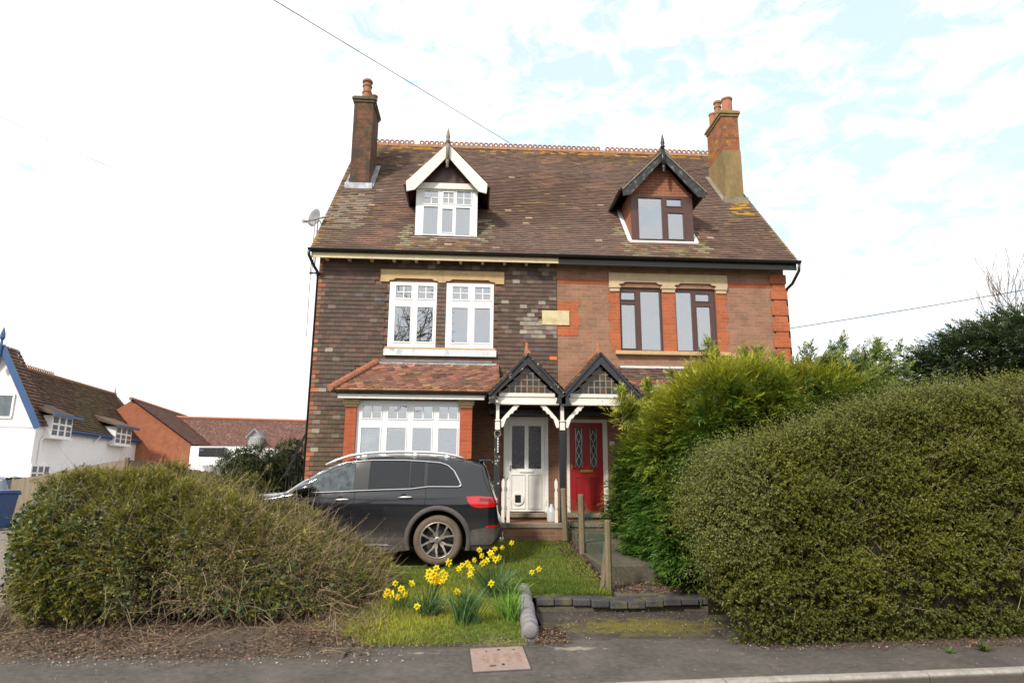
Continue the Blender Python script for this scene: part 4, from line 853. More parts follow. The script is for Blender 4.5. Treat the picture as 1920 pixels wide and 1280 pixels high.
def make_car(name,label,paint,loc,rz,full=True):
    car=thing(name,label,'car',loc,rz)
    xs=np.unique(np.r_[np.linspace(-3.72,-3.3,14),np.linspace(-3.3,.5,118),np.linspace(.5,.955,34)])
    def ring(x):
        zt=interp(x,TOP); zb=interp(x,BOT); hr=.12 if zt>1.3 else .10; pts=[]
        zlow=np.linspace(zb,zt-hr,30)
        for z in zlow: pts.append((yside(x,z),z))
        wtop=interp(x,WID)*interp(zt,GZ)
        for a in np.linspace(0,math.pi/2,14)[1:]:
            s=math.sin(a)**(1/1.2); s=min(1,s); pts.append((interp(x,WID)*interp(zt-hr+s*hr,GZ)*math.cos(a)**.9 if a<math.pi/2-1e-6 else 0,zt-hr+hr*s*1.0))
        return pts
    R=[ring(x) for x in xs]; m=len(R[0])
    vs=[];
    for x,r in zip(xs,R):
        vs+=[(x,-y,z) for y,z in r]+[(x,y,z) for y,z in reversed(r[:-1])]
    M=2*m-1; V=np.array(vs).reshape(len(xs),M,3)
    # pull vertices near the arch outline onto it, drop faces inside
    AR=.435
    for xc in (0,-2.83):
        side=np.abs(V[:,:,1])>.5; dx=V[:,:,0]-xc; dz=V[:,:,2]-HUB; rr=np.hypot(dx,dz)
        near=side&(rr>AR-.035)&(rr<AR+.012); k=np.where(near,AR/np.maximum(rr,1e-3),1)
        V[:,:,0]=xc+dx*k; V[:,:,2]=HUB+dz*k
    body=MB(); glassF=[];F_=[];G=[];RG=[]
    for i in range(len(xs)-1):
        for j in range(M-1):
            c=(V[i,j]+V[i+1,j]+V[i,j+1]+V[i+1,j+1])/4
            if abs(c[1])>.5 and any(math.hypot(c[0]-xc,c[2]-HUB)<AR-.004 for xc in (0,-2.83)): continue
            f=(i*M+j,(i+1)*M+j,(i+1)*M+j+1,i*M+j+1)
            F_.append(f)
            if .665<c[0]<.86 and 1.08<c[2]<1.49 and abs(c[1])<.62: RG.append([V[i,j],V[i+1,j],V[i+1,j+1],V[i,j+1]])
            if -2.33<c[0]<-1.42 and abs(c[1])<.66 and c[2]>interp(c[0],TOP)-.09: G.append([V[i,j],V[i+1,j],V[i+1,j+1],V[i,j+1]])
    F_.append(tuple(range((len(xs)-1)*M,len(xs)*M))); F_.append(tuple(reversed(range(M))))
    body.add(V.reshape(-1,3),F_)
    # windows are real openings on the near side: they are laid as proud glass over dark cabin
    bo=body.build('body',paint,car,smooth=True)
    def panel(nm,poly,mat,off,par,nz=7,both=True):          # polygon (x,z) draped on the body side
        P=np.array(poly); bm=bmesh.new()
        x0,x1=P[:,0].min(),P[:,0].max(); z0,z1=P[:,1].min(),P[:,1].max()
        me=bpy.data.meshes.new(nm); allv=[];allf=[]
        for s in ((-1,1) if both else (-1,)):
            N=26; cols=[]
            for x in np.linspace(x0+1e-3,x1-1e-3,N):
                zs=[]
                for i in range(len(P)):
                    a,b=P[i],P[(i+1)%len(P)]
                    if (a[0]-x)*(b[0]-x)<=0 and a[0]!=b[0]: zs.append(a[1]+(b[1]-a[1])*(x-a[0])/(b[0]-a[0]))
                lo,hi=min(zs),max(zs); cols.append([(x,s*(yside(x,z)+off),z) for z in np.linspace(lo,hi,nz)])
            b0=len(allv)
            for c in cols: allv+=c
            for i in range(N-1):
                for j in range(nz-1):
                    f=(b0+i*nz+j,b0+(i+1)*nz+j,b0+(i+1)*nz+j+1,b0+i*nz+j+1); allf.append(f)
        mb=MB(); mb.add(allv,allf); bm.free(); return mb.build(nm,mat,par,smooth=True)
    upper=[(-2.33,1.0),(-2.08,1.224),(-1.77,1.40),(-1.47,1.50),(-1.06,1.537),(-.55,1.54),(-.25,1.525),(.0,1.505),(.12,1.465),(.22,1.38),(.30,1.24),(.335,1.165)]
    lower=[(.29,1.145),(-.165,1.145),(-.43,1.11),(-1.06,1.085),(-1.98,1.04),(-2.3,.99)]
    def U(x): return interp(x,upper)
    def Lw(x): return interp(x,list(reversed(lower)))
    def cut(xa,xb,mg=.018): 
        X_=np.linspace(xa,xb,16); return [(x,min(U(x)-mg,9)) for x in X_]+[(x,min(Lw(x)+mg,U(x)-mg-.003)) for x in X_[::-1]]
    # opaque dark trim behind all the glass, then panes
    panel('window_surround',cut(-2.26,.31,.006),'blackpl',.004,car)
    w1=panel('front_side_window',cut(-2.18,-1.30),'cglass_front',.009,car)
    for a,b in ((-1.08,-.47),(-.45,-.24),(-.19,.285)): panel('rear_side_window',cut(a,b),'car_window_dark',.009,car)
    mb=MB()
    for s in (-1,1):
        pts=[(x,s*(yside(x,z)+.012),z) for x,z in upper]; 
        fine=[]
        for i in range(len(upper)-1):
            for t in np.linspace(0,1,5)[:-1]:
                x=upper[i][0]*(1-t)+upper[i+1][0]*t; z=upper[i][1]*(1-t)+upper[i+1][1]*t; fine.append((x,s*(yside(x,z)+.010),z))
        fine.append((.335,s*(yside(.335,1.165)+.01),1.165))
        for i in range(len(lower)-1):
            for t in np.linspace(0,1,5)[:-1]:
                x=lower[i][0]*(1-t)+lower[i+1][0]*t; z=lower[i][1]*(1-t)+lower[i+1][1]*t; fine.append((x,s*(yside(x,z)+.010),z))
        fine.append((-2.3,s*(yside(-2.3,.99)+.01),.99)); fine.append(fine[0]); mb.tube(fine,.0125,6)
    mb.build('window_trim','chrome',car,smooth=True)
    mb=MB()
    for q in RG: mb.add([np.array(p)+(.006,0,.004) for p in q],[(0,1,2,3)])
    mb.build('rear_window','car_window_dark',car,smooth=True)
    mb=MB()
    for q in G: mb.add([np.array(p)+(-.004,0,.006) for p in q],[(0,1,2,3)])
    mb.build('windscreen','car_window_dark',car,smooth=True)
    mb=MB()                                                     # shut lines
    for s in (-1,1):
        for line in ([(-1.27,1.06),(-1.275,.8),(-1.27,.55),(-1.26,.44)],[(-.20,1.12),(-.20,.95),(-.22,.83),(-.30,.76)],[(-2.33,.98),(-2.36,.7),(-2.34,.45)],[(-1.20,1.06),(-1.17,1.50)],[(-.22,1.16),(-.22,1.50)],[(.62,1.50),(.70,1.2),(.80,1.0)]):
            f=[]
            for i in range(len(line)-1):
                for t in np.linspace(0,1,6): f.append((line[i][0]*(1-t)+line[i+1][0]*t,line[i][1]*(1-t)+line[i+1][1]*t))
            mb.tube([(x,s*(yside(x,z)-.001),z) for x,z in f],.0045,5)
    mb.build('shut_lines','gap',car)
    panel('sill_cladding',[(-2.3,.22),(-2.3,.40),(-.47,.40),(-.43,.36),(-.44,.22)],'clad',.012,car)
    panel('bumper_cladding',[(.44,.30),(.45,.44),(.52,.52),(.75,.56),(.93,.60),(.94,.52),(.90,.42),(.80,.30)],'clad',.014,car)
    panel('side_step_strip',[(-1.75,.285),(-1.75,.31),(-.72,.31),(-.70,.285)],'satin',.026,car)
    mb=MB(); mb.box(.86,.972,-.58,.58,.36,.56); mb.build('rear_bumper','clad',car,bevel=.03)
    mb=MB(); mb.box(.88,.982,-.30,.30,.30,.37); mb.build('skid_plate','satin',car,bevel=.01)
    mb=MB()
    for s in (-1,1): mb.tube([(.90,s*.70,.40),(.975,s*.66,.36),(.98,s*.52,.35),(.975,s*.40,.37)],.016,6)
    mb.build('bumper_trim','satin',car,smooth=True)
    mb=MB(); mb.box(.60,.80,-.60,.60,1.535,1.565); mb.build('roof_spoiler',paint,car,bevel=.012)
    mb=MB()                                                     # wheel-arch cladding
    for xc in (0,-2.83):
        for s in (-1,1):
            P=[];n=28
            for k in range(n+1):
                a=math.radians(-18+216*k/n); ca,sa=math.cos(a),math.sin(a)
                row=[]
                for r,o in ((.432,-.10),(.432,.016),(.455,.022),(.495,.018),(.505,.002)):
                    x=xc+r*ca; z=max(.22,HUB+r*sa); y=yside(x,max(z,.3)); row.append((x,s*(y+o),z))
                P.append(row)
            vs=[p for r in P for p in r]; mb.add(vs,[(i*5+j,i*5+j+1,(i+1)*5+j+1,(i+1)*5+j) for i in range(n) for j in range(4)])
    mb.build('arch_cladding','clad',car,smooth=True)
    mb=MB()
    for xc in (0,-2.83): mb.box(xc-.47,xc+.47,-.60,.60,.24,.86)
    mb.build('wheel_well','gap',car)
    for xc in (0,-2.83):
        for s in (-1,1):
            yo=s*.895; wh=MB(); R_=WR-.02
            wh.lathe([(.255,-.0*s),(.262,-.0),(.29,s*.012),(.335,s*.010),(R_-.012,-s*.012),(R_,-s*.04),(R_,-s*.20),(R_-.02,-s*.235),(.25,-s*.235)],(xc,yo,HUB),44,axis='y',cap=False)
            for i in range(60): a=6.283*i/60; 
            wheel=wh.build('wheel','tyre',car,smooth=True)
            mb=MB(); mb.lathe([(.262,-.004*s),(.262,-.02*s),(.245,-.03*s),(.235,-.12*s),(.05,-.13*s)],(xc,yo,HUB),40,axis='y',cap=False); mb.build('rim_barrel','rimd',wheel,smooth=True)
            mb=MB()
            ringp=[(xc+.255*math.cos(a),yo+s*.0,HUB+.255*math.sin(a)) for a in np.linspace(0,2*math.pi,41)]; mb.tube(ringp,.010,6)
            for k in range(5):
                a0=math.pi/2+2*math.pi*k/5+.30
                for t in (-1,1):
                    pr=[]
                    for rr,da,oy in ((.045,.10,-.035),(.10,.13,-.028),(.135,.16,-.018),(.19,.235,-.006),(.252,.27,.0)):
                        a=a0+t*da*(1.25 if rr>.12 else 1.9); pr.append((xc+rr*math.cos(a),yo+s*oy,HUB+rr*math.sin(a)))
                    for q in range(4): mb.bar(pr[q],pr[q+1],.027,.021,up=(0,1,0))
                # short link closing each pair to the hub
                a=a0; mb.bar((xc+.05*math.cos(a),yo-s*.035,HUB+.05*math.sin(a)),(xc+.125*math.cos(a),yo-s*.03,HUB+.125*math.sin(a)),.03,.02,up=(0,1,0))
            mb.lathe([(.001,-.05*s),(.052,-.05*s),(.050,-.012*s),(.036,-.006*s),(.001,-.006*s)],(xc,yo,HUB),18,axis='y'); mb.build('rim','rim',wheel)
            mb=MB(); yy=yo+s*.0
            mb.tube([(xc+.026*math.cos(a),yy,HUB+.026*math.sin(a)) for a in np.linspace(0,2*math.pi,17)],.003,5)
            for a in (math.pi/2,math.pi*7/6,math.pi*11/6): mb.bar((xc,yy,HUB),(xc+.025*math.cos(a),yy,HUB+.025*math.sin(a)),.004,.004,up=(0,1,0))
            mb.build('hub_emblem','chrome',wheel)
            mb=MB(); mb.lathe([(.001,-.10*s),(.20,-.10*s),(.20,-.125*s),(.001,-.125*s)],(xc,yo,HUB),24,axis='y')
            for k in range(30): a=6.283*k/30; mb.box(xc+.185*math.cos(a)-.006,xc+.185*math.cos(a)+.006,yo-s*.1-.004,yo-s*.1+.004,HUB+.185*math.sin(a)-.006,HUB+.185*math.sin(a)+.006)
            mb.build('brake_disc','rimd',wheel)
    for s in (-1,1):                                            # door mirrors
        mb=MB(); c=np.array((-2.03,s*.98,1.10)); n=14
        for i,(t,r) in enumerate(((-1,.02),(-.85,.6),(-.4,.95),(.1,1.0),(.6,.92),(.95,.78),(1,.7))):
            pass
        prof=[(-.17,.03),(-.14,.06),(-.07,.088),(.0,.098),(.07,.10),(.12,.092),(.135,.08)]
        vs=[];fs=[]
        for x,r in prof:
            for k in range(n): a=6.283*k/n; vs.append(c+np.array((x+.03*math.cos(a),s*1.15*r*math.cos(a),r*.80*math.sin(a)+x*.22)))
        for i in range(len(prof)-1):
            for k in range(n): fs.append((i*n+k,i*n+(k+1)%n,(i+1)*n+(k+1)%n,(i+1)*n+k))
        fs+= [tuple(range(n)),tuple(range((len(prof)-1)*n,len(prof)*n))]; mb.add(vs,fs); mi=mb.build('mirror',paint,car,smooth=True)
        MB().bar((-2.02,s*.98,1.06),(-2.06,s*.87,1.02),.12,.04).build('mirror_arm','blackpl',mi)
        for hx,hz in ((-1.45,.945),(-.50,.985)):
            mb=MB(); y=s*(yside(hx,hz)); mb.lathe([(.001,0),(.058,0),(.062,s*.004),(.001,s*.002)],(hx-.03,y,hz-.01),16,axis='y'); mb.build('handle_recess','gap',car)
            mb=MB(); pts=[(hx-.105,y+s*.008,hz-.004),(hx-.06,y+s*.038,hz+.002),(hx+.03,y+s*.042,hz+.005),(hx+.085,y+s*.030,hz+.005),(hx+.105,y+s*.008,hz+.004)]; mb.tube(pts,[.010,.014,.016,.013,.009],7); mb.build('door_handle','satin',car,smooth=True)
        mb=MB(); rr=[(-1.78,1.46),(-1.62,1.54),(-1.40,1.615),(-1.1,1.655),(-.66,1.675),(-.2,1.668),(.05,1.65),(.22,1.62),(.36,1.575)]
        mb.tube([(x,s*(.69 if 0 else interp(x,[(-1.78,.70),(-1.4,.66),(.36,.66)])),z) for x,z in rr],.021,8); 
        for x in (-1.2,-.4,.1): mb.box(x-.05,x+.05,s*.66-.012,s*.66+.012,interp(x,TOP)-.08,interp(x,[(a,b) for a,b in rr]))
        mb.build('roof_rail','satin',car,smooth=True)
    # tail lamps wrap the corner
    lampP=[(.42,1.005),(.60,1.012),(.80,1.0),(.884,.965),(.884,.865),(.80,.845),(.60,.838),(.50,.86),(.44,.93)]
    tl=panel('tail_lamp',lampP,'lamp',.012,car)
    mb=MB(); mb.box(.885,.905,-.70,-.40,.87,.965); mb.box(.885,.905,.40,.70,.87,.965); mb.build('tail_lamp','lamp',car,bevel=.004)
    panel('lamp_inner',[(.62,.985),(.80,.975),(.80,.93),(.62,.935)],'lampin',.0145,car)
    panel('bumper_reflector',[(.72,.545),(.72,.575),(.90,.585),(.90,.56)],'lamp',.018,car)
    panel('door_crease_shadow',[(-2.2,.50),(-2.2,.508),(-.45,.55),(-.45,.542)],'gap',.0,car) if 0 else None
    mb=MB(); mb.box(.875,.895,-.26,.26,.76,.87); mb.build('number_plate','cream',car)
    return car
MT['farglass']=mk('far_window_glass',(.12,.15,.17),.1,.2,2); MT['htdark']=mk('far_roof',(.10,.065,.045),.9,.3,4)
MT['car_window_dark']=mk('tinted_window',(.012,.014,.017),.03,.1,2,spec=.55)
MT['cglass_front']=mk('light_car_window',(.07,.09,.10),.03,.6,1.8,spec=.7)
MT['lampin']=mk('lamp_inner',(.16,.004,.006),.2,.5,40,coat=1)
car=make_car('parked_car','dark grey muddy car with silver roof rails parked on the grass','paint',(-.49,11.07,.335),math.radians(-2.2))
p=atY(6,915,29); car2=make_car('parked_car','pale blue grey car at the far left, mostly hidden behind the wooden fence','paint2',(p[0]-.4,29.2,-.02),math.radians(4))
# ================================================================ white house with blue trim (far left)
P0=atZ(75,797,4.0); P1=atZ(290,828,4.0); ax_=(P1-P0)[:2]; WL=np.hypot(*ax_); ax_=ax_/WL; bx_=np.array([-ax_[1],ax_[0]])
def W_(t,s,z): return (P0[0]+ax_[0]*t+bx_[0]*s,P0[1]+ax_[1]*t+bx_[1]*s,z)
wh=thing('white_house','white rendered house with blue bargeboards and brown tiled roof at the left edge','house',(P0[0],P0[1],.2))
def wbox(mb,t0,t1,s0,s1,z0,z1):
    return mb.add([W_(t0,s0,z0),W_(t1,s0,z0),W_(t1,s1,z0),W_(t0,s1,z0),W_(t0,s0,z1),W_(t1,s0,z1),W_(t1,s1,z1),W_(t0,s1,z1)],[(0,3,2,1),(4,5,6,7),(0,1,5,4),(1,2,6,5),(2,3,7,6),(3,0,4,7)])
mb=MB(); wbox(mb,0.1,WL-.15,.18,5.8,-.2,3.95); wbox(mb,0.0,1.2,.16,4.1,-.2,3.9)
mb.add([W_(.0,.12,3.85),W_(.0,2.1,7.55),W_(.0,4.1,3.85),W_(1.2,.12,3.85),W_(1.2,2.1,7.55),W_(1.2,4.1,3.85)],[(0,1,2),(5,4,3),(0,3,4,1),(1,4,5,2),(2,5,3,0)])
mb.build('wall','wrender',wh)
rs=1.09
def slope_tiles(name,t0,t1,sR,zE,zR,par,side=1,colf=None,endcut=0):
    a=np.array(W_(t0,0,zE));b=np.array(W_(t0,sR,zR)); L=np.linalg.norm(b-a); ev_=(b-a)/L; eu_=np.array((ax_[0],ax_[1],0))
    return tiles(name,par,'rtile',a,eu_,ev_,t1-t0,L,.2,.33,colf,th=.03,lift=.03,jit=.02,urange=lambda v:(0,(t1-t0)-endcut*v/L))
slope_tiles('roof',.8,WL+.1,3.0,3.98,7.25,wh,colf=lambda u,v,r,e:jitc(mixt((.105,.065,.045),(.105,.078,.042),1 if 3<u-v<7.5 else .0),.14),endcut=.0)
slope_tiles('gable_roof',-.25,1.1,2.1,3.98,7.83,wh,colf=lambda u,v,r,e:jitc((.13,.08,.055),.15))
mb=MB(); mb.add([W_(.8,3.0,7.22),W_(WL+.1,3.0,7.22),W_(WL+.1,6,3.9),W_(.8,6,3.9)],[(0,1,2,3)]); mb.add([W_(-.25,2.1,7.8),W_(1.1,2.1,7.8),W_(1.1,4.2,3.9),W_(-.25,4.2,3.9)],[(0,1,2,3)]); 
mb.add([W_(.8,0,3.9),W_(WL+.1,0,3.9),W_(WL+.1,3.0,7.18),W_(.8,3.0,7.18)],[(0,1,2,3)]); mb.add([W_(WL-.2,.2,3.9),W_(WL-.2,5.8,3.9),W_(WL-.2,3.0,7.1)],[(0,1,2)]); mb.build('roof_deck','brown',wh)
mb=MB(); mb.tube([W_(.9,3.0,7.30),W_(WL+.1,3.0,7.30)],.10,6)
q=.9
while q<6.5: 
    mb.tube([np.array(W_(q+.09*math.cos(a),3.0,7.42+.09*math.sin(a))) for a in np.linspace(-.5,3.6,7)],.03,4); q+=.24
mb.tube([W_(WL,3.0,7.3),W_(WL,3.0,7.75)],[.06,.02],6); mb.build('ridge_tiles','terracotta',wh)
mb=MB(); mb.bar(W_(-.28,-.05,3.86),W_(-.28,2.1,7.80),.06,.30,up=(0,0,1)); mb.bar(W_(-.28,4.25,3.86),W_(-.28,2.1,7.80),.06,.30,up=(0,0,1)); mb.build('bargeboard','bluep',wh)
mb=MB(); c=np.array(W_(-.34,2.1,7.7)); mb.lathe([(.04,-.9),(.10,-.75),(.05,-.6),(.07,.1),(.05,.35),(.12,.5),(.10,.7),(.02,1.0)],c,8); mb.build('finial','bluep',wh)
mb=MB(); wbox(mb,1.1,WL+.1,-.06,.06,3.74,3.94)
wbox(mb,1.1,WL+.1,-.16,-.03,3.88,3.98); mb.build('fascia_board','bluep',wh)
mb=MB(); mb.tube([W_(.9,-.1,3.85),W_(.7,.05,3.5),W_(.5,.1,3.3),W_(.5,.1,0)],.05,6); mb.tube([W_(WL-.1,-.1,3.85),W_(WL-.5,.05,3.55),W_(WL-.7,.1,3.4),W_(WL-.7,.1,0)],.05,6); mb.tube([W_(6.2,-.1,3.86),W_(6.1,.1,3.5)],.05,6); mb.build('downpipe','wrender',wh)
for t0,t1,nz in ((.65,2.65,1),(7.9,10.2,1)):
    mb=MB(); wbox(mb,t0,t1,-.20,.9,3.50,4.56); f=mb.build('window','wrender',wh)
    W3=(t1-t0)/3
    for k in range(3):
        mb=MB(); e=.09
        for q0,q1 in ((3.60,3.84),(3.88,4.10),(4.20,4.48)):
            for j in range(2): h_=(W3-2*e)/2; wbox(mb,t0+W3*k+e+j*(h_+.0)+.015,t0+W3*k+e+(j+1)*h_-.015,-.212,-.19,q0,q1)
        mb.build('pane','farglass',f)
    mb=MB(); mb.add([W_(t0-.35,-.42,4.60),W_(t1+.35,-.42,4.60),W_(t1+.35,1.15,5.26),W_(t0-.35,1.15,5.26),W_(t0-.35,-.42,4.54),W_(t1+.35,-.42,4.54),W_(t1+.35,1.15,5.0),W_(t0-.35,1.15,5.0)],[(0,1,2,3),(0,4,5,1),(1,5,6,2),(3,7,4,0),(7,6,5,4)]); mb.build('dormer_roof','htdark',wh)
    mb=MB(); wbox(mb,t0-.42,t1+.42,-.50,-.40,4.50,4.64); mb.build('dormer_gutter','bluep',wh)
    mb=MB(); wbox(mb,t0-.05,t1+.05,-.26,.02,3.42,3.50); mb.build('sill','wrender',wh)
mb=MB(); wbox(mb,-.02,1.7,.08,.2,1.35,2.15)
f=mb.build('window','wrender',wh)
mb=MB()
for k in range(3): wbox(mb,.1+k*.55,.45+k*.55,.06,.1,1.45,1.7); wbox(mb,.1+k*.55,.45+k*.55,.06,.1,1.78,2.05)
mb.build('pane','farglass',f)
mb=MB(); a=np.array(W_(-.03,2.0,4.4)); b=np.array(W_(-.03,1.35,4.4)); mb.add([a,b,b+(0,0,1.0),a+(0,0,1.0)],[(0,1,2,3)]); mb.build('window','farglass',wh)
mb=MB(); 
for s0,s1,z0,z1 in ((1.30,2.05,4.3,4.4),(1.28,1.37,4.4,5.4),(1.28,2.05,5.4,5.48)): 
    wbox(mb,-.06,0,s0,s1,z0,z1)
mb.build('window_frame','wrender',wh)
# ================================================================ red brick building behind
bb=thing('brick_outbuilding','long red brick building with brown tiled roof and small louvred turret behind the fence','building',(-18,46,.2))
Yb=45.
G=lambda x,y,Y=Yb: atY(x,y,Y)
g0=G(238,757);ap=G(247,750);ge=G(357,832);gb=G(357,880)
mb=MB(); L0=-27.5; pts=[(L0,0),(ge[0],0),(ge[0],ge[2]),(ap[0],ap[2]),(L0,ap[2]-(ap[0]-L0)*.72)]
mb.prism(pts,Yb,Yb+.4); mb.build('gable_wall','brickB',bb)
# roof of the gable wing running back to the right, then the wing whose slope faces us
rg=G(355,783,52); 
ra=np.array((ap[0]+.0,Yb-.2,ap[2]+.1)); rb=np.array(G(350,781,54.)); e0=np.array((ge[0]+.25,Yb-.2,ge[2]-.05)); e1=np.array((ge[0]+.6,54,ge[2]-.05))
mb=MB(); 
def quadtiles(name,A,B,Cc,Dd,rows,cols_,colf,par):     # A,B eave; D,C ridge
    A,B,Cc,Dd=[np.array(q,float) for q in (A,B,Cc,Dd)]; V=[];K=[]; n=nrm(np.cross(B-A,Dd-A).reshape(1,3))[0]
    for r in range(rows):
        for c in range(cols_):
            u0=(c+(.5 if r%2 else 0))/cols_;u1=min(1,u0+1/cols_*.97)
            if u0>=1: continue
            v0,v1=r/rows,(r+1.5)/rows
            P=lambda u,v:(A*(1-u)+B*u)*(1-v)+(Dd*(1-u)+Cc*u)*v
            V.append([P(u0,v0)+n*.025,P(u1,v0)+n*.025,P(u1,v1)+n*.0,P(u0,v1)+n*.0]); K.append(colf(u0,v0))
    o=quads(name,np.array(V),np.array(K),'rtile',par); MB().add([A-n*.01,B-n*.01,Cc-n*.01,Dd-n*.01],[(0,1,2,3)]).build('roof_deck','htdark',o); return o
quadtiles('roof',e0,e1,rb,ra,34,60,lambda u,v:jitc((.13,.07,.055),.15),bb)
xr=-9.5
e2=G(330,860,44.5)
wl=np.array((ge[0]-.2,49,2.6)); rg0=np.array(G(308,783,50.6)); rg1=np.array(G(585,791,48.6)); el0=np.array(G(357,872,47.2)); el1=np.array(G(590,872,45.2))
quadtiles('wing_roof',el0,el1,rg1,rg0,46,90,lambda u,v:jitc((.15,.085,.072) if random.random()<.9 else (.20,.13,.105),.14),bb)
mb=MB(); mb.tube([rg0+(0,0,.08),rg1+(0,0,.08)],.11,6); mb.tube([ra,rb],.12,6); mb.build('ridge_tiles','hip',bb)
mb=MB(); mb.box(el0[0],el1[0],46.5,52,-.1,2.6); mb.build('wall','brickB',bb)
# turret
tx=G(478,826,47.0); s=.42
mb=MB(); mb.box(tx[0]-s,tx[0]+s,46.8,49.5,tx[2]-.75,tx[2]+.25); mb.prism([(tx[0]-s,tx[2]+.25),(tx[0]+s,tx[2]+.25),(tx[0],tx[2]+.72)],46.8,49.5); tu=mb.build('turret','lead',bb)
mb=MB()
for k in range(7): mb.bar((tx[0]-.3,46.76,tx[2]-.6+k*.13),(tx[0]+.3,46.76,tx[2]-.6+k*.13),.09,.02,up=(0,.6,.8))
mb.build('louvre','wrender',tu)
mb=MB(); mb.bar((tx[0]-s-.12,46.7,tx[2]+.2),(tx[0],46.7,tx[2]+.82),.12,.07); mb.bar((tx[0]+s+.12,46.7,tx[2]+.2),(tx[0],46.7,tx[2]+.82),.12,.07); mb.build('bargeboard','lead',tu)
# ================================================================ refrigerated lorry
ty=29.; a=atY(357,836,ty); b=atY(498,838,ty)
tr=thing('refrigerated_lorry','white refrigerated lorry body with dark cooling unit, parked behind the dark shrubs','lorry',((a[0]+b[0])/2,ty,.2))
cx_=(a[0]+b[0])/2
mb=MB(); mb.box(a[0],a[0]+2.45,ty,ty+5.5,.9,a[2]); mb.box(a[0]+2.45,b[0],ty+1.2,ty+5.5,.9,a[2]-.02); mb.build('cargo_box','wrender',tr,bevel=.03)
u0=atY(373,837,ty-.4);u1=atY(419,854,ty-.4)
mb=MB(); mb.box(u0[0],u1[0],ty-.4,ty-.01,u1[2]-.05,u0[2]); cu=mb.build('cooling_unit','blackpl',tr,bevel=.04)
mb=MB(); mb.box(u0[0]-.0,u1[0]+.0,ty-.42,ty-.005,u1[2]-.42,u1[2]-.06); mb.build('unit_housing','wrender',cu,bevel=.06)
MB().box(u0[0]+.05,u0[0]+.20,ty-.415,ty-.401,u1[2]+.19,u1[2]+.26).build('blue_badge','bin',cu)
mb=MB()
for k in range(5): mb.box(u0[0]+.25,u1[0]-.06,ty-.412,ty-.401,u1[2]+.03+k*.05,u1[2]+.045+k*.05)
mb.build('grille','slate_paint',cu)
mb=MB(); mb.box(a[0]+.2,a[0]+2.3,ty-1.7,ty-.45,.6,1.75); mb.build('cab','wrender',tr,bevel=.12); MB().box(a[0]+.3,a[0]+2.2,ty-1.72,ty-1.69,1.2,1.65).build('windscreen','farglass',tr)
for yy in (ty-1.1,ty+4.2):
    for xx in (a[0]+.25,a[0]+2.15): mb=MB(); mb.lathe([(.42,-.12),(.42,.12),(.22,.12),(.2,.06)],(0,0,0),18,axis='y'); mb.v=[(xx+v[1],yy+v[0],.5+v[2]) for v in mb.v]; mb.build('wheel','tyre',tr)
# ================================================================ fence, bins, stair
def boards(name,label,pts,h0):
    th=thing(name,label,'fence',(pts[0][0],pts[0][1],.2)); 
    mb=MB()
    for (x0,y0,z0),(x1,y1,z1) in zip(pts[:-1],pts[1:]):
        L=math.hypot(x1-x0,y1-y0); n=int(L/.12); d=np.array((x1-x0,y1-y0))/L
        for i in range(n):
            t=i/n; zt=z0+(z1-z0)*t+random.uniform(-.015,.015); p=np.array((x0,y0))+d*L*t; q=p+d*.115; o=np.array((-d[1],d[0]))*.018
            mb.add([(*p,.0),(*q,.0),(*(q+o),.0),(*(p+o),.0),(*p,zt),(*q,zt),(*(q+o),zt),(*(p+o),zt)],[(0,3,2,1),(4,5,6,7),(0,1,5,4),(1,2,6,5),(2,3,7,6),(3,0,4,7)])
    mb.build('boards','fence',th)
    for (x,y,z) in pts:
        MB().box(x-.05,x+.05,y+.02,y+.12,0,z+.06).build('post','fence',th)
    mb=MB()
    for (x0,y0,z0),(x1,y1,z1) in zip(pts[:-1],pts[1:]): 
        for q in (.4,.8): mb.bar((x0,y0+.04,z0*q),(x1,y1+.04,z1*q),.04,.08)
    mb.build('rail','fence',th); return th
A=atY(236,861,19);B=atY(402,886,23);C_=atY(150,875,21.2);D_=atY(85,889,23.5);E_=atY(24,899,27)
boards('wooden_fence','weathered close boarded wooden fence behind the overgrown bush',[tuple(E_),tuple(D_),tuple(C_),tuple(A),tuple(B)],0)
def bin_(x,y,z0,rz,label):
    t=thing('wheelie_bin',label,'bin',(x,y,z0),rz)
    mb=MB(); vs=[]
    for w,d,z in ((.22,.25,.06),(.28,.34,1.0)): vs+=[(-w,-d,z),(w,-d,z),(w,d,z),(-w,d,z)]
    mb.add(vs,[(0,3,2,1),(4,5,6,7),(0,1,5,4),(1,2,6,5),(2,3,7,6),(3,0,4,7)]); mb.build('body','bin',t,bevel=.03)
    mb=MB(); mb.box(-.31,.31,-.38,.38,1.0,1.05); mb.box(-.29,.29,-.34,.36,1.05,1.09); mb.build('lid','bin',t,bevel=.02)
    mb=MB(); mb.tube([(-.25,.42,.98),(.25,.42,.98)],.02,6); mb.build('handle','bin',t)
    for s in (-1,1): mb=MB(); mb.lathe([(.001,-.03),(.1,-.03),(.1,.03),(.001,.03)],(0,0,0),16,axis='y'); mb.v=[(s*.24+v[1],.28+v[0],.1+v[2]) for v in mb.v]; mb.build('wheel','blackpl',t)
    return t
p=atZ(8,992,.12); bin_(p[0]-.02,p[1]-.35,.11,math.radians(-8),'blue wheelie bin with closed lid at the left edge behind the overgrown bush')
st=thing('side_staircase','black metal handrail and steps climbing beside the left gable wall','staircase',(-4.0,15.4,.35))
mb=MB(); mb.bar((-3.86,15.4,2.66),(-4.28,15.3,1.62),.045,.05); mb.bar((-3.80,15.5,2.66),(-3.80,18.5,2.66),.04,.04); mb.build('handrail','black',st)
mb=MB()
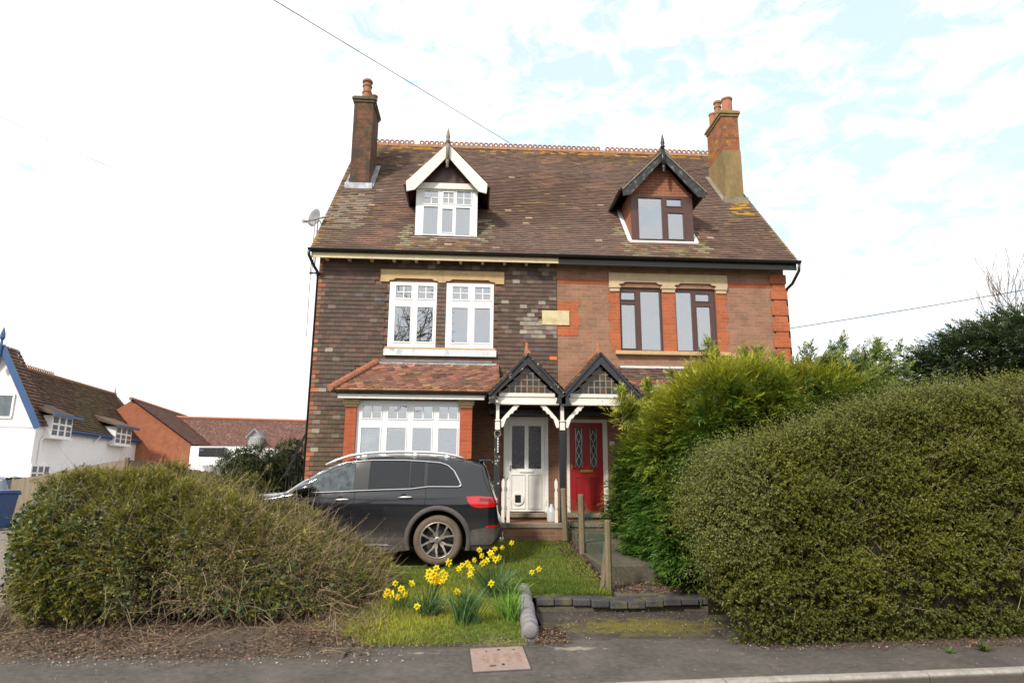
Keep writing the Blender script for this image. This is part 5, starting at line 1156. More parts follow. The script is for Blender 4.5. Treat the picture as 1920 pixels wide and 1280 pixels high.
for i in range(8): t=i/7; x=-3.86-.42*t+.02; z=2.62-1.0*t; mb.tube([(x,15.42,z),(x,15.42,z-.95 if z>1.5 else .4)],.010,5)
for i in range(6): mb.tube([(-3.80,15.6+i*.4,2.62),(-3.80,15.6+i*.4,1.6)],.010,5)
mb.build('baluster','black',st)
mb=MB()
for i in range(6): mb.box(-3.9-.11*i,-3.78-.11*i,15.3,16.2,.4,1.6-.2*i)
mb.build('step','dcon',st)
# ================================================================ front garden: coping, low wall, path, netting fence, cover
cp=thing('coping_wall','low wall of rounded grey coping bricks running towards the pavement','wall',(.62,8,0))
a=atZ(990,1200,.03); pts=[]
mb=MB(); A_=np.array((.60,7.03,.10)); B_=np.array((.68,9.0,.20)); n=11; d=(B_-A_)/n
for i in range(n):
    p=A_+d*i; wob=.006*math.sin(i*1.7)
    q0=p+d*.01+(wob,0,.0); q1=p+d*.985+(wob,0,0); r=.088
    vs=[];m=10
    for q in (q0,q0+d*.10,q1-d*.10,q1):
        rr=r if q is not q0 and q is not q1 else r-.013
        for k in range(m+1): a=math.pi*k/m; vs.append(q+np.array((-rr*math.cos(a),0,rr*math.sin(a)*.85)))
        vs.append(q+np.array((rr,0,-.2))); vs.append(q+np.array((-rr,0,-.2)))
    M=m+3; mb.add(vs,[tuple(range(M)),tuple(reversed(range(3*M,4*M)))]+[(s*M+k,s*M+(k+1)%M,(s+1)*M+(k+1)%M,(s+1)*M+k) for s in range(3) for k in range(M)])
mb.build('coping_bricks','cop',cp,smooth=False)
mb=MB(); mb.lathe([(.001,.02),(.06,.02),(.082,-.004),(.088,-.03)],(0,0,0),20,axis='y'); mb.v=[(.60+v[0],7.03-v[1],.10+v[2]) for v in mb.v]; mb.build('end_brick','cop',cp,smooth=True)
lw=thing('low_brick_wall','low blue-grey brick edging wall across the garden entrance','wall',(1.7,8.45,0))
mb=MB(); x=.80; i=0
while x<4.0:
    w_=.224; yk=8.40+.035*math.sin(x*2.4)+.015*math.sin(x*7); zt=.165+.018*math.sin(x*2.7)+.008*math.sin(x*6)
    mb.box(x,x+w_-.006,yk,yk+.36,zt-.085,zt+random.uniform(-.006,.006)); x+=w_
mb.build('edging_bricks','edging',lw,bevel=.014)
MB().box(.80,4.0,8.45,8.70,-.1,.075).build('wall_base','dcon',lw)
for (x0,x1,y0,y1,z,nm) in ((1.86,3.4,8.76,9.72,.165,'path'),(1.86,3.4,9.72,11.3,.40,'path'),(1.86,3.4,11.3,12.1,.56,'path'),(1.86,3.4,12.1,12.72,.66,'path')):
    tag(MB().box(x0,x1,y0,y1,-.2,z).build(nm,'dcon',bevel=.015),kind='structure')
MB_post=[(1.78,8.93,.2,.80,.075,0.0),(1.84,11.35,.38,1.12,.07,-.01),(1.86,13.0-.35,.5,1.30,.075,-.05)]
labs=['nearest weathered wooden stake of the netting fence, beside a leaning strut','middle wooden stake of the netting fence in front of the red door','farthest wooden stake of the netting fence, beside the black porch post']
def fitpost(px,yt,yb,Y,label,w,lean=0):
    a=atY(px,yb,Y);b=atY(px,yt,Y); mb=MB(); x,z0,z1=a[0],a[2]-.1,b[2]
    vs=[]; n=8
    for zz,rr,ox in ((z0,w,0),((z0+z1)/2,w*.97,lean*.5),(z1-.02,w*.95,lean),(z1,w*.8,lean)):
        for k in range(n): q=2*math.pi*(k+.5)/n; vs.append((x+ox+rr*math.cos(q)*.55,Y+rr*math.sin(q)*.55,zz))
    mb.add(vs,[tuple(reversed(range(n))),tuple(range(3*n,4*n))]+[(s*n+k,s*n+(k+1)%n,(s+1)*n+(k+1)%n,(s+1)*n+k) for s in range(3) for k in range(n)])
    return tag(mb.build('fence_post','post'),label,'post','stakes of the netting fence'),(x,Y,z0,z1)
_,q1=fitpost(1142,974,1104,8.95,labs[0],.085); _,q2=fitpost(1092,926,1034,11.3,labs[1],.10,-.01); _,q3=fitpost(1060,915,1002,12.55,labs[2],.105,-.03)
mb=MB(); mb.bar((q1[0]-.10,8.95,.18),(q1[0]-.02,9.0,.78),.045,.03); tag(mb.build('leaning_strut','post'),'thin wooden strut leaning on the nearest fence stake','wooden strut')
mb=MB(); segs=[(q1,q2),(q2,q3)]
for a,b in segs:
    A=np.array(a[:2]);B=np.array(b[:2]); n=int(np.linalg.norm(B-A)/.11); 
    for i in range(n+1):
        t=i/n; sag=.14*math.sin(math.pi*t); zt=(a[3]-.10)*(1-t)+(b[3]-.12)*t-sag-.25*(1-t)*(a is q1); zb=(a[2]+.16)*(1-t)+(b[2]+.16)*t+.0; p=A*(1-t)+B*t+np.array((.03+.10*math.sin(math.pi*t),0)); mb.tube([(p[0],p[1],zb),(p[0]+.02*math.sin(i),p[1],zt)],.0028,3)
    for j in range(8):
        f=j/7; pts=[]
        for t in np.linspace(0,1,9):
            sag=.14*math.sin(math.pi*t); zt=(a[3]-.10)*(1-t)+(b[3]-.12)*t-sag-.25*(1-t)*(a is q1); zb=(a[2]+.16)*(1-t)+(b[2]+.16)*t; p=A*(1-t)+B*t+np.array((.03+.10*math.sin(math.pi*t),0)); pts.append((p[0]+.015*math.sin(j*2+t*9),p[1],zb*(1-f)+zt*f))
        mb.tube(pts,.0028,3)
tag(mb.build('wire_netting','net'),'sagging green wire netting strung between the wooden stakes','netting')
c=[atZ(x,y,.006) for x,y in ((881,1216),(979,1211),(995,1253),(887,1259))]
mb=MB(); top=[(p[0],p[1],.010) for p in c]; bot=[(p[0],p[1],-.05) for p in c]; mb.add(top+bot,[(0,1,2,3),(7,6,5,4),(0,4,5,1),(1,5,6,2),(2,6,7,3),(3,7,4,0)])
mc=thing('drain_cover','pinkish rectangular inspection cover set in the pavement','drain cover',(.25,6.4,0)); mb.build('cover_plate','pink',mc)
mb=MB(); cc_=np.mean(top,0); out=[cc_+(np.array(p)-cc_)*1.045 for p in top]; mb.add([(p[0],p[1],.0055) for p in out]+[(p[0],p[1],-.05) for p in out],[(0,1,2,3),(0,4,5,1),(1,5,6,2),(2,6,7,3),(3,7,4,0)]); mb.build('cover_frame','road',mc)
mb=MB(); c4=np.array(top)
def cpt(u,v): return (c4[0]*(1-u)+c4[1]*u)*(1-v)+(c4[3]*(1-u)+c4[2]*u)*v
for u0,u1,v0,v1 in ((.28,.31,.15,.2),(.5,.56,.1,.16),(.8,.83,.12,.17),(.52,.57,.75,.82),(.3,.42,.8,.84)):
    mb.add([cpt(u0,v0)+(0,0,.0015),cpt(u1,v0)+(0,0,.0015),cpt(u1,v1)+(0,0,.0015),cpt(u0,v1)+(0,0,.0015)],[(0,1,2,3)])
mb.build('key_hole','gap',mc)
mb=MB()
for k in range(4):
    u=.2+k*.2; mb.add([cpt(u,.3)+(0,0,.002),cpt(u+.1,.3)+(0,0,.002),cpt(u+.1,.68)+(0,0,.002),cpt(u,.68)+(0,0,.002)],[(0,1,2,3)])
MT['pink2']=mk('worn_cover_marks',(.26,.165,.13),.85,.3,20); mb.build('cast_pattern','pink2',mc)
# jug on the deck, hanging ornament
mb=MB(); mb.lathe([(.001,0),(.085,0),(.09,.03),(.09,.2),(.06,.27),(.03,.30),(.028,.34),(.001,.345)],(0,0,0),14); jg=mb.build('water_bottle','jug',smooth=True); jg.location=(1.52,12.98,.79); tag(jg,'cloudy white plastic bottle standing on the porch floor','bottle')
hg=thing('hanging_ornament','ring with a short white bead string hanging on the left porch post','hanging ornament',(.45,12.82,2.5))
mb=MB(); mb.tube([(.45+.06*math.cos(a),12.82,2.47+.065*math.sin(a)) for a in np.linspace(0,6.283,17)],.012,6); mb.build('ring','greywood',hg,smooth=True)
mb=MB()
for k in range(6): mb.lathe([(.001,-.022),(.016,-.012),(.016,.012),(.001,.022)],(.46,12.82,2.37-k*.05),8)
mb.build('bead_string','wpaint',hg)
tv=[]
mb=MB(); mb.tube([(.42,12.86,1.7),(.43,12.84,1.3),(.46,12.84,.85)],[.05,.07,.05],7); 
# ================================================================ overhead cables
def wire(label,a,b,r,sag=.15):
    a=np.array(a);b=np.array(b); pts=[a*(1-t)+b*t-np.array((0,0,sag*4*t*(1-t))) for t in np.linspace(0,1,25)]
    mb=MB(); mb.tube(pts,r,5); tag(mb.build('overhead_cable','wire'),label,'cable','overhead cables')
a=atY(513,0,9);b=atY(955,268,18.2); d=a-b
wire('thin cable crossing the sky from the top edge down to the roof ridge',b,a+d*.55,.0075,.0)
wire('dark cable crossing from the right gable wall to the bare tree',atY(1478,616,14.3),atY(2300,474,13.5),.009,.05)
a=atY(-80,180,34);b=atY(335,366,60); wire('faint cable high in the white sky at the upper left',a,b,.011,.2)
wire('upper of two faint level cables above the white house',atY(-100,459,50),atY(490,470,62),.010,.0)
wire('lower of two faint level cables above the white house',atY(-100,478,50),atY(470,491,62),.010,.0)

# ================================================================ vegetation
def ribbons(P0_,D,L,W,C,bend=.3,nseg=3):        # thin curved twigs as narrow strips: returns quads and colours
    n=len(P0_); D=nrm(D); B=rnd(n,bend); S=nrm(np.cross(D,rnd(n))); L=np.broadcast_to(L,(n,))[:,None]; W=np.broadcast_to(W,(n,))[:,None]
    Q=[];prev=P0_; ts=np.linspace(0,1,nseg+1)
    pts=[P0_+D*L*t+B*L*t*t for t in ts]
    for i in range(nseg):
        w0=W*(1-.7*ts[i]);w1=W*(1-.7*ts[i+1]); Q.append(np.stack([pts[i]-S*w0/2,pts[i]+S*w0/2,pts[i+1]+S*w1/2,pts[i+1]-S*w1/2],1))
    return np.concatenate(Q),np.tile(C,(nseg,1)),pts
def cat(L): return np.concatenate([a for a,b in L]),np.concatenate([b for a,b in L])
def sprigs(P,D,n_leaf,L,leafL,leafW,cb,ct,spread=.8,v=.22):  # leafy shoots: leaves set alternately along a stem
    n=len(P); D=nrm(D); A=nrm(np.cross(D,rnd(n))); B=np.cross(D,A); VV=[];CC=[]; L=np.broadcast_to(L,(n,))[:,None]; bend=rnd(n,.18)
    for k in range(n_leaf):
        t=(k+.6)/n_leaf; ang=k*2.4; s=A*math.cos(ang)+B*math.sin(ang)
        p=P+D*L*t+bend*L*t*t; d=D*(1-spread*.6)+s*spread+rnd(n,.25)
        q=leafquads(p,d,D+rnd(n,.5),leafL*np.exp(rng.normal(0,.2,n)),leafW); VV.append(q)
        c=np.array(cb)[None]*(1-t)+np.array(ct)[None]*t; CC.append(c*np.exp(rng.normal(0,v,(n,1)))*np.exp(rng.normal(0,.06,(n,3))))
    return np.concatenate(VV),np.concatenate(CC)
def fronds(P,D,Nn,L,nb,cb,ct,w=.020,v=.18,side=.42,ang=.75,col_p=None):   # flat scale-leaf sprays of cypress
    n=len(P); D=nrm(D); S=nrm(np.cross(D,Nn)); N2=np.cross(S,D); L=np.broadcast_to(L,(n,))[:,None]; VV=[];CC=[]; droop=rng.uniform(-.05,.25,(n,1)); curl=rng.normal(0,.15,(n,1))
    cbn=np.array(cb)[None] if np.ndim(cb)==1 else cb; ctn=np.array(ct)[None] if np.ndim(ct)==1 else ct; kv=np.exp(rng.normal(0,v,(n,1)))
    for k in range(nb):
        t=(k+.3)/nb; s=(-1)**k; ll=L[:,0]*side*(1-.65*t)*np.exp(rng.normal(0,.18,n)); p=P+D*L*t-N2*L*droop*t*t+S*L*curl*t*t
        d=D*math.cos(ang)+S*s*math.sin(ang)-N2*.12+rnd(n,.10)
        VV.append(leafquads(p,d,N2+rnd(n,.3),ll,w*(1.15-.5*t)))
        f=np.clip(t*.8+.2*rng.random((n,1)),0,1); CC.append((cbn*(1-f)+ctn*f)*kv*np.exp(rng.normal(0,.10,(n,1))))
        if k%2==0:      # secondary branchlet
            p2=p+nrm(d)*ll[:,None]*.45; VV.append(leafquads(p2,d*.7+D*.8,N2+rnd(n,.3),ll*.55,w*.8)); CC.append((cbn*(1-f)+ctn*f)*kv)
    p=P+D*L*.75-N2*L*droop*.5+S*L*curl*.5; VV.append(leafquads(p,D-N2*.2,N2,L[:,0]*.4,w)); CC.append(ctn*kv)
    VV.append(leafquads(P,D,N2,L[:,0]*.9,w*.55)); CC.append(cbn*kv*np.ones((n,1)))
    return np.concatenate(VV),np.concatenate(CC)
def branch_tree(mb,p,d,L,r,depth,col,spread=.5,up=.15,kids=(2,4),ratio=.72,minr=.003,seg=3):
    p=np.array(p,float);d=nrm(np.array(d,float).reshape(1,3))[0]; pts=[p];rs=[r]
    for i in range(seg):
        d=nrm((d+np.array([random.gauss(0,.13),random.gauss(0,.13),random.gauss(0,.08)+up*.3])).reshape(1,3))[0]; pts.append(pts[-1]+d*L/seg); rs.append(max(minr,r*(1-.45*(i+1)/seg)))
    mb.tube(pts,rs,6 if r>.04 else (4 if r>.012 else 3),col,cap=False)
    if depth==0: return
    for k in range(random.randint(*kids)):
        j=random.randint(1,seg); a=random.uniform(0,6.283); s=np.cross(d,(math.cos(a),math.sin(a),random.uniform(-.5,.5))); 
        nd=d*(1-spread*.5)+s/(np.linalg.norm(s)+1e-6)*spread*random.uniform(.6,1.3)+np.array((0,0,up))
        branch_tree(mb,pts[j] if k else pts[-1],nd,L*ratio*random.uniform(.75,1.15),max(minr,rs[j]*.68),depth-1,col,spread,up,kids,ratio,minr,seg)
def solid_grid(name,PF,nu,nv,mat,parent):        # PF(U,V)->points
    U,V=np.meshgrid(np.linspace(0,1,nu),np.linspace(0,1,nv)); P=PF(U.ravel(),V.ravel())
    mb=MB(); mb.add(P,[(j*nu+i,j*nu+i+1,(j+1)*nu+i+1,(j+1)*nu+i) for j in range(nv-1) for i in range(nu-1)]); return mb.build(name,mat,parent,smooth=True)
# ---- right-hand small-leaved hedge -----------------------------------------
def hedgeP(x,v,k=1.):        # v 0..1 from the front foot over the top to the back foot
    H=np.interp(x,[2.5,2.7,3.0,3.4,3.9,4.5,5.2,6.4,9],[1.56,1.78,1.88,1.98,2.14,2.36,2.56,2.70,2.84])
    e=np.clip((x-2.50)/.50,0.0,1); cap=(1-(1-e)**2.6)**.5
    yc=KS[1]+(x-KS[0])*KD[1]/KD[0]+1.72+.25*(1-cap); hd=(.80)*cap*k; th=np.pi*v; c=np.cos(th); s=np.sin(th)
    y=yc-hd*np.sign(c)*np.abs(c)**.30*(1-.10*(np.abs(s)**3)); z=.0+(H*k)*np.abs(s)**.36*(.25+.75*cap**.5)
    y=y+.25*np.abs(s)**2*0
    return np.stack([x,y,z],-1)
def surf_samples(PF,n,u0,u1,amp=.06,sc_=3.,seed=1,vr=(0,1)):
    x=rng.uniform(u0,u1,n); v=rng.uniform(vr[0],vr[1],n)
    P=PF(x,v); e=.004; A=PF(x+e,v)-P; B=PF(x,np.clip(v+e,0,1))-PF(x,np.clip(v-e,0,1)); N=nrm(np.cross(A,B)); 
    return P,N,x,v
hd=thing('clipped_hedge','tall dense small leaved green hedge standing along the pavement on the right','hedge',(4.5,7.3,0))
solid_grid('inner_branches',lambda U,V:hedgeP(2.85+(9-2.85)*U,V,.86),60,30,'innards',hd)
def area_resample(PF,n,u0,u1,vr=(0,1)):
    x=rng.uniform(u0,u1,n*4); v=rng.uniform(vr[0],vr[1],n*4); P=PF(x,v); e=.004
    A=(PF(x+e,v)-P)/e; B=(PF(x,np.clip(v+e,0,1))-PF(x,np.clip(v-e,0,1)))/(2*e); cr=np.cross(A,B); w_=np.linalg.norm(cr,axis=1); w_=np.minimum(w_,np.percentile(w_,97)); 
    idx=rng.choice(len(x),n,p=w_/w_.sum()); return P[idx],nrm(cr[idx]),x[idx],v[idx]
def orient(N,P,c): s=np.sign(((P-c)*N).sum(1,keepdims=True)); s[s==0]=1; return N*s
L_=[]
for n,u0,u1,lay in ((15500,2.52,6.3,0.),(10500,2.52,6.3,.15),(8500,6.3,9,0.),(2500,6.3,9,.13)):
    P,N,x,v=area_resample(hedgeP,n,u0,u1,(0,.72)); cen=np.stack([x,kerbY(x)+1.72,np.full(n,1.2)],-1); N=orient(N,P,cen)
    d=vnoise(P,2.0,7)*.045+vnoise(P,5.5,8)*.065+vnoise(P,11,9)*.04; P=P+N*(d[:,None]-.05-lay)
    left=np.clip((3.4-P[:,0])/1.0,0,1)[:,None]; top=np.clip((P[:,2]-1.7)/.8,0,1)[:,None]
    D=N*.75+np.array([[-.15,-.1,.55]])+left*np.array([[-.55,-.1,-.05]])+top*np.array([[-.35,0,.35]])+rnd(n,.38)
    Ln=rng.uniform(.05,.12,n)*(1+.8*left[:,0]+.5*top[:,0])
    patch=np.clip(vnoise(P,1.6,21)*.5+.5,0,1)[:,None]
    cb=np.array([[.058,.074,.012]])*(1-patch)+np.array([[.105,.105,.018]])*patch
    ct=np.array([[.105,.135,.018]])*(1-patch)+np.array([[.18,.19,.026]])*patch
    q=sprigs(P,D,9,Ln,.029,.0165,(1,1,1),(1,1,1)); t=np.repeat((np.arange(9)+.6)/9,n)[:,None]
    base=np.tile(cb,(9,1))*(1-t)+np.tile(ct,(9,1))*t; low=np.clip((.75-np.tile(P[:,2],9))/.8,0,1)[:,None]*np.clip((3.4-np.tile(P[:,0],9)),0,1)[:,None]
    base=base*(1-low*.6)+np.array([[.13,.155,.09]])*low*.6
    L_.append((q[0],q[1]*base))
n=1500; x=rng.uniform(2.65,7,n); y=kerbY(x)+.93+rng.uniform(0,.12,n)+.35*np.clip((2.9-x)/.5,0,1); P=np.stack([x,y,rng.uniform(0,.32,n)],-1); q=sprigs(P,np.array([[-.05,-.8,.15]])+rnd(n,.5),9,rng.uniform(.05,.13,n),.029,.0165,(.06,.075,.018),(.12,.145,.035)); L_.append(q)
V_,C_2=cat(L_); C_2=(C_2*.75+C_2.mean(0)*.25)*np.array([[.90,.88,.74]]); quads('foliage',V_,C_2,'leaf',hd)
P,N,x,v=area_resample(hedgeP,2600,2.6,7,(0,.7)); cen=np.stack([x,kerbY(x)+1.72,np.full(len(x),1.2)],-1); N=orient(N,P,cen)
V_,C_2,_=ribbons(P-N*.04,N*.5+np.array([[-.2,0,.7]])+rnd(len(P),.5),rng.uniform(.08,.28,len(P)),.0048,colvar((.19,.15,.07),len(P),.3),.35); quads('twigs',V_,C_2,'twig',hd)
# long escaping shoots on the left flank and along the top
n=1700; P,N,x,v=area_resample(hedgeP,n,2.55,6.5,(.30,.66)); N=orient(N,P,np.stack([x,kerbY(x)+1.72,np.full(n,1.2)],-1))
V_,C_2=sprigs(P-N*.05,N*.4+np.array([[-.45,-.05,.8]])+rnd(n,.3),16,rng.uniform(.14,.40,n),.024,.013,(.07,.085,.018),(.15,.17,.035)); quads('shoots',V_,C_2,'leaf',hd)
n=1500; P,N,x,v=area_resample(hedgeP,n,2.53,3.15,(.03,.58)); N=orient(N,P,np.stack([x+.6,kerbY(x)+1.72,np.full(n,1.2)],-1))
V_,C_2=sprigs(P-N*.05,N*.6+np.array([[-.8,-.15,.1]])+rnd(n,.3),16,rng.uniform(.14,.38,n),.025,.014,(.07,.088,.018),(.16,.185,.05)); quads('side_shoots',V_,C_2,'leaf',hd)
mb=MB()
for i in range(25): x=3.0+i*.24; y=kerbY(x)+1.5+random.uniform(-.2,.2); mb.tube([(x,y,0),(x+random.uniform(-.06,.06),y,.5),(x+random.uniform(-.1,.1),y,1.2)],[.03,.025,.018],6,(.12,.09,.06))
mb.build('stems','twig',hd)
# ---- golden conifer hedge ---------------------------------------------------
def conP(s,v,k=1.):         # s 0..1 along the hedge (near to far), v 0..1 left foot over the top to right foot
    Y=8.55+4.25*s; H=np.interp(s,[0,.12,.35,.6,1],[2.6,3.0,2.95,2.5,2.12]); ecap=np.clip(np.minimum(s,1-s)/.10,0,1); cap=(1-(1-ecap)**2)**.5*.35+.65
    xl=np.interp(s,[0,.3,1],[2.92,2.78,2.74]); xr=np.interp(s,[0,.5,1],[6.4,5.4,4.8]); xc=(xl+xr)/2; hw=(xr-xl)/2*k
    th=np.pi*v;c=np.cos(th);sn=np.sin(th); x=xc-hw*np.sign(c)*np.abs(c)**.35*cap; z=.25+(H-.25)*k*np.abs(sn)**.5*cap
    return np.stack([x,Y,z],-1)
ch=thing('conifer_hedge','bright golden green feathery conifer hedge beside the path to the red door','hedge',(3.6,10.6,.2))
solid_grid('inner_branches',lambda U,V:conP(U,V,.86),30,30,'innards',ch)
def confr(n,vr,sr,lay,nb=10,scale=1.):
    P,N,s,v=area_resample(conP,n,sr[0],sr[1],vr); cen=np.stack([np.full(n,4.2),P[:,1],np.full(n,1.4)],-1); N=orient(N,P,cen)
    P=P+N*((vnoise(P,2.2,31)*.16+vnoise(P,6,32)*.08)[:,None]-lay)
    hz=np.clip((P[:,2]-1.9)/1.1,0,1)[:,None]; out=rng.random((n,1))
    D=N*1.0+np.array([[-.15,-.55,-.12]])*(1-hz)+np.array([[-.1,-.35,.55]])*hz+rnd(n,.33)
    Nn=np.array([[0,0,1.]])+rnd(n,.35)+N*.2
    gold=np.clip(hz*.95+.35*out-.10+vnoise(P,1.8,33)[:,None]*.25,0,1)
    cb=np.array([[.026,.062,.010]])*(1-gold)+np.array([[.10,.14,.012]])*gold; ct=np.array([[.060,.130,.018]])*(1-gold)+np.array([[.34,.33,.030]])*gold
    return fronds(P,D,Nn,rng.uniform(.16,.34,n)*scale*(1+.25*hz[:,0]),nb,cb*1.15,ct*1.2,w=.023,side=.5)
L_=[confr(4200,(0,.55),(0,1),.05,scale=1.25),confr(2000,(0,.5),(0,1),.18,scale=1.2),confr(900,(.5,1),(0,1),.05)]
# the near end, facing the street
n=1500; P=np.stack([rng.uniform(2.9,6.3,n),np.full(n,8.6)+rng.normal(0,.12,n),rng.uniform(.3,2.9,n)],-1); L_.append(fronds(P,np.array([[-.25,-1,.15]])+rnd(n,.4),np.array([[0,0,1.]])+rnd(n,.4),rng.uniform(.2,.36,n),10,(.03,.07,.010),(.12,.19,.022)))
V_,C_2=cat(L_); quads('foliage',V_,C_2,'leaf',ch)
# leaders: long arching shoots rising above the hedge
lead=MB(); LL=[]
def leader(a,b,nf,cb,ct,sz=.34,sag=.15):
    a=np.array(a);b=np.array(b); ts=np.linspace(0,1,7); pts=[a*(1-t)+b*t+np.array((0,0,sag*math.sin(math.pi*t))) for t in ts]
    lead.tube(pts,[.022,.018,.015,.012,.009,.006,.003],5,(.12,.07,.04)); t=rng.random(nf)**.8; P=a[None]*(1-t[:,None])+b[None]*t[:,None]; P[:,2]+=sag*np.sin(np.pi*t); ax=(b-a)/np.linalg.norm(b-a)
    r=rnd(nf,.6); D=ax[None]*.9+r; LL.append(fronds(P+rnd(nf,.02),D,np.array([[0,-.5,.8]])+rnd(nf,.4),sz*(1.2-.75*t)*np.exp(rng.normal(0,.15,nf)),11,cb,ct,w=.021,side=.48))
for (px,py,Y),(bx0,by0) in (((1418,648,10.),(1440,800)),((1330,640,10.6),(1330,760)),((1345,668,10.2),(1370,790)),((1395,664,9.8),(1400,790)),((1462,668,10.2),(1450,800)),((1215,722,11.6),(1240,800)),((1165,735,12.),(1190,800)),((1260,700,11.),(1300,800)),((1290,700,10.8),(1330,800)),((1380,690,9.8),(1390,800)),((1440,690,9.6),(1440,800)),((1500,690,9.5),(1470,800)),((1695,648,9.5),(1480,780)),((1672,660,9.4),(1500,780)),((1640,660,9.6),(1520,780)),((1600,672,9.4),(1490,780)),((1560,652,9.6),(1470,780)),((1540,672,9.5),(1450,780)),((1620,645,9.6),(1500,770)),((1520,655,9.7),(1460,760)),((1580,640,9.7),(1500,760)),((1655,640,9.7),(1540,760)),((1580,712,9.3),(1480,800)),((1650,700,9.4),(1520,800)),((1480,710,9.3),(1450,800)),((1700,690,9.4),(1530,790))):
    far=px>1500
    for _j in range(2): leader(atY(bx0+random.uniform(-40,40),by0,Y-.1),atY(px+random.uniform(-35,35),py+random.uniform(14,50),Y+random.uniform(-.5,.4)),44,(.06,.10,.014) if far else (.08,.12,.014),(.22,.26,.045) if far else (.35,.35,.035),.40,.03)
    leader(atY(bx0,by0,Y-.1),atY(px,py,Y),60 if not far else 60,(.045,.085,.018) if far else (.07,.12,.014),(.17,.21,.055) if far else (.34,.35,.035),.36,.03 if not far else -.10)
V_,C_2=cat(LL); quads('shoots',V_,C_2,'leaf',ch); lead.build('leader_stems','twig',ch)
mb=MB()
for i in range(7): y=9+i*.6; mb.tube([(3.5,y,.1),(3.45,y,1.2),(3.5,y,2.3)],[.07,.06,.03],7)
mb.build('trunk','bark',ch)
# ---- dark conifer and bare tree at the right --------------------------------
dc=thing('dark_conifer','broad dark green cypress tree rising behind the clipped hedge at the right edge','tree',(18.6,20.5,0))
mb=MB(); mb.tube([(18.8,20.8,-.2),(18.7,20.8,2.5),(18.9,20.6,5.5)],[.35,.28,.1],9)
LL=[]
for i in range(44):
    a=random.uniform(0,6.283); zz=random.uniform(1.8,5.6); Rr=4.5*(1-((zz-3.0)/4.6)**2)**.5*random.uniform(.75,1.05); b=np.array((18.9+Rr*math.cos(a),20.6+Rr*.75*math.sin(a),zz+random.uniform(.2,1.1))); s=np.array((18.8,20.7,zz-.6))
    mb.tube([s,(s+b)/2+(0,0,-.1),b],[.09,.05,.015],5)
    n=120; t=rng.random(n)**.6; P=s[None]*(1-t[:,None])+b[None]*t[:,None]+rnd(n,.33)*np.array([[1,1,.35]]); D=nrm((b-s)[None])*.9+rnd(n,.55)+np.array([[0,0,.12]])
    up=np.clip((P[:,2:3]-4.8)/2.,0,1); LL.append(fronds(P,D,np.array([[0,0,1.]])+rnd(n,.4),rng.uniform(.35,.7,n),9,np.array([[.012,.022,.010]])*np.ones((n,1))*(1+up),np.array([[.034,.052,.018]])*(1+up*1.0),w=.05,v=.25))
th=np.linspace(-1.2,1.2,22)
n=5400; aa=rng.uniform(0,2*np.pi,n); cz=rng.uniform(-.55,1,n); sr=np.sqrt(1-cz**2); P=np.stack([19.0+4.7*sr*np.cos(aa)*rng.uniform(.8,1,n),20.6+3.4*sr*np.sin(aa),4.0+2.9*cz],-1); P+=rnd(n,.18); Nn=nrm(P-np.array([[19,20.6,3.6]]))
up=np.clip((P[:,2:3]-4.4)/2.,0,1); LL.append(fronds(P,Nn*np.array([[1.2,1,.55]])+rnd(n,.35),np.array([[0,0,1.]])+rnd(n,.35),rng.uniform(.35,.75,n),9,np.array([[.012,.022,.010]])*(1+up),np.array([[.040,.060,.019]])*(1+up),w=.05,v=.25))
mb.build('trunk','bark',dc); V_,C_2=cat(LL); quads('foliage',V_,C_2,'leaf',dc)
mb=MB(); 
for i in range(500):
    a=random.uniform(0,6.283)
bt=thing('bare_tree','leafless twiggy tree rising behind the dark conifer at the right edge','tree',(24,26.5,0))
mb=MB(); random.seed(21)
for k in range(4): branch_tree(mb,(23.6+k*.5,26.5,3.5),(random.uniform(-.35,.15),0,1),2.6,.11,4,(.11,.085,.08),.38,.35,(3,4),.74,.007)
mb.tube([(24,26.5,-.2),(24,26.5,2),(24,26.5,4)],[.3,.26,.2],8,(.11,.09,.08)); mb.build('branches','twig',bt)
random.seed(33)
rt_=thing('bare_oak','large leafless tree across the road, mirrored in the upstairs windows','tree',(-5.0,-12,0))
mb=MB(); mb.tube([(-7.1,-12,-.3),(-7.2,-12,2.5),(-6.8,-12,5.5),(-6.0,-12,7.2)],[.30,.24,.2,.16],10,(.06,.05,.04)); 
for k in range(6): a=k*1.05; branch_tree(mb,(-6.8+.4*k*.35,-12,5.4+.35*k),(math.cos(a)*.8,math.sin(a)*.4,.8),3.0,.17,5,(.05,.042,.036),.60,.08,(2,3),.72,.016)
mb.build('branches','twig',rt_)
fh=thing('far_hedge','clipped green hedge across the road behind the viewpoint, seen only in reflections','hedge',(0,-9,0))
def fhP(x,v,k=1.): th=np.pi*v; c=np.cos(th); sn=np.sin(th); return np.stack([x,-10.5+1.0*k*np.sign(c)*np.abs(c)**.5,-.1+(2.2+.35*np.sin(x*.7)+.2*np.sin(x*1.9))*k*np.abs(sn)**.5],-1)
solid_grid('inner_branches',lambda U,V:fhP(-22+40*U,V,.93),60,16,'innards',fh)
P,N,x,v=area_resample(fhP,9000,-22,18,(0,.8)); N=orient(N,P,np.stack([x,np.full(len(x),-10.5),np.full(len(x),1.)],-1)); q=sprigs(P,N+rnd(len(P),.5),5,.22,.09,.06,(.04,.06,.015),(.09,.11,.02)); quads('foliage',q[0],q[1],'leaf',fh)
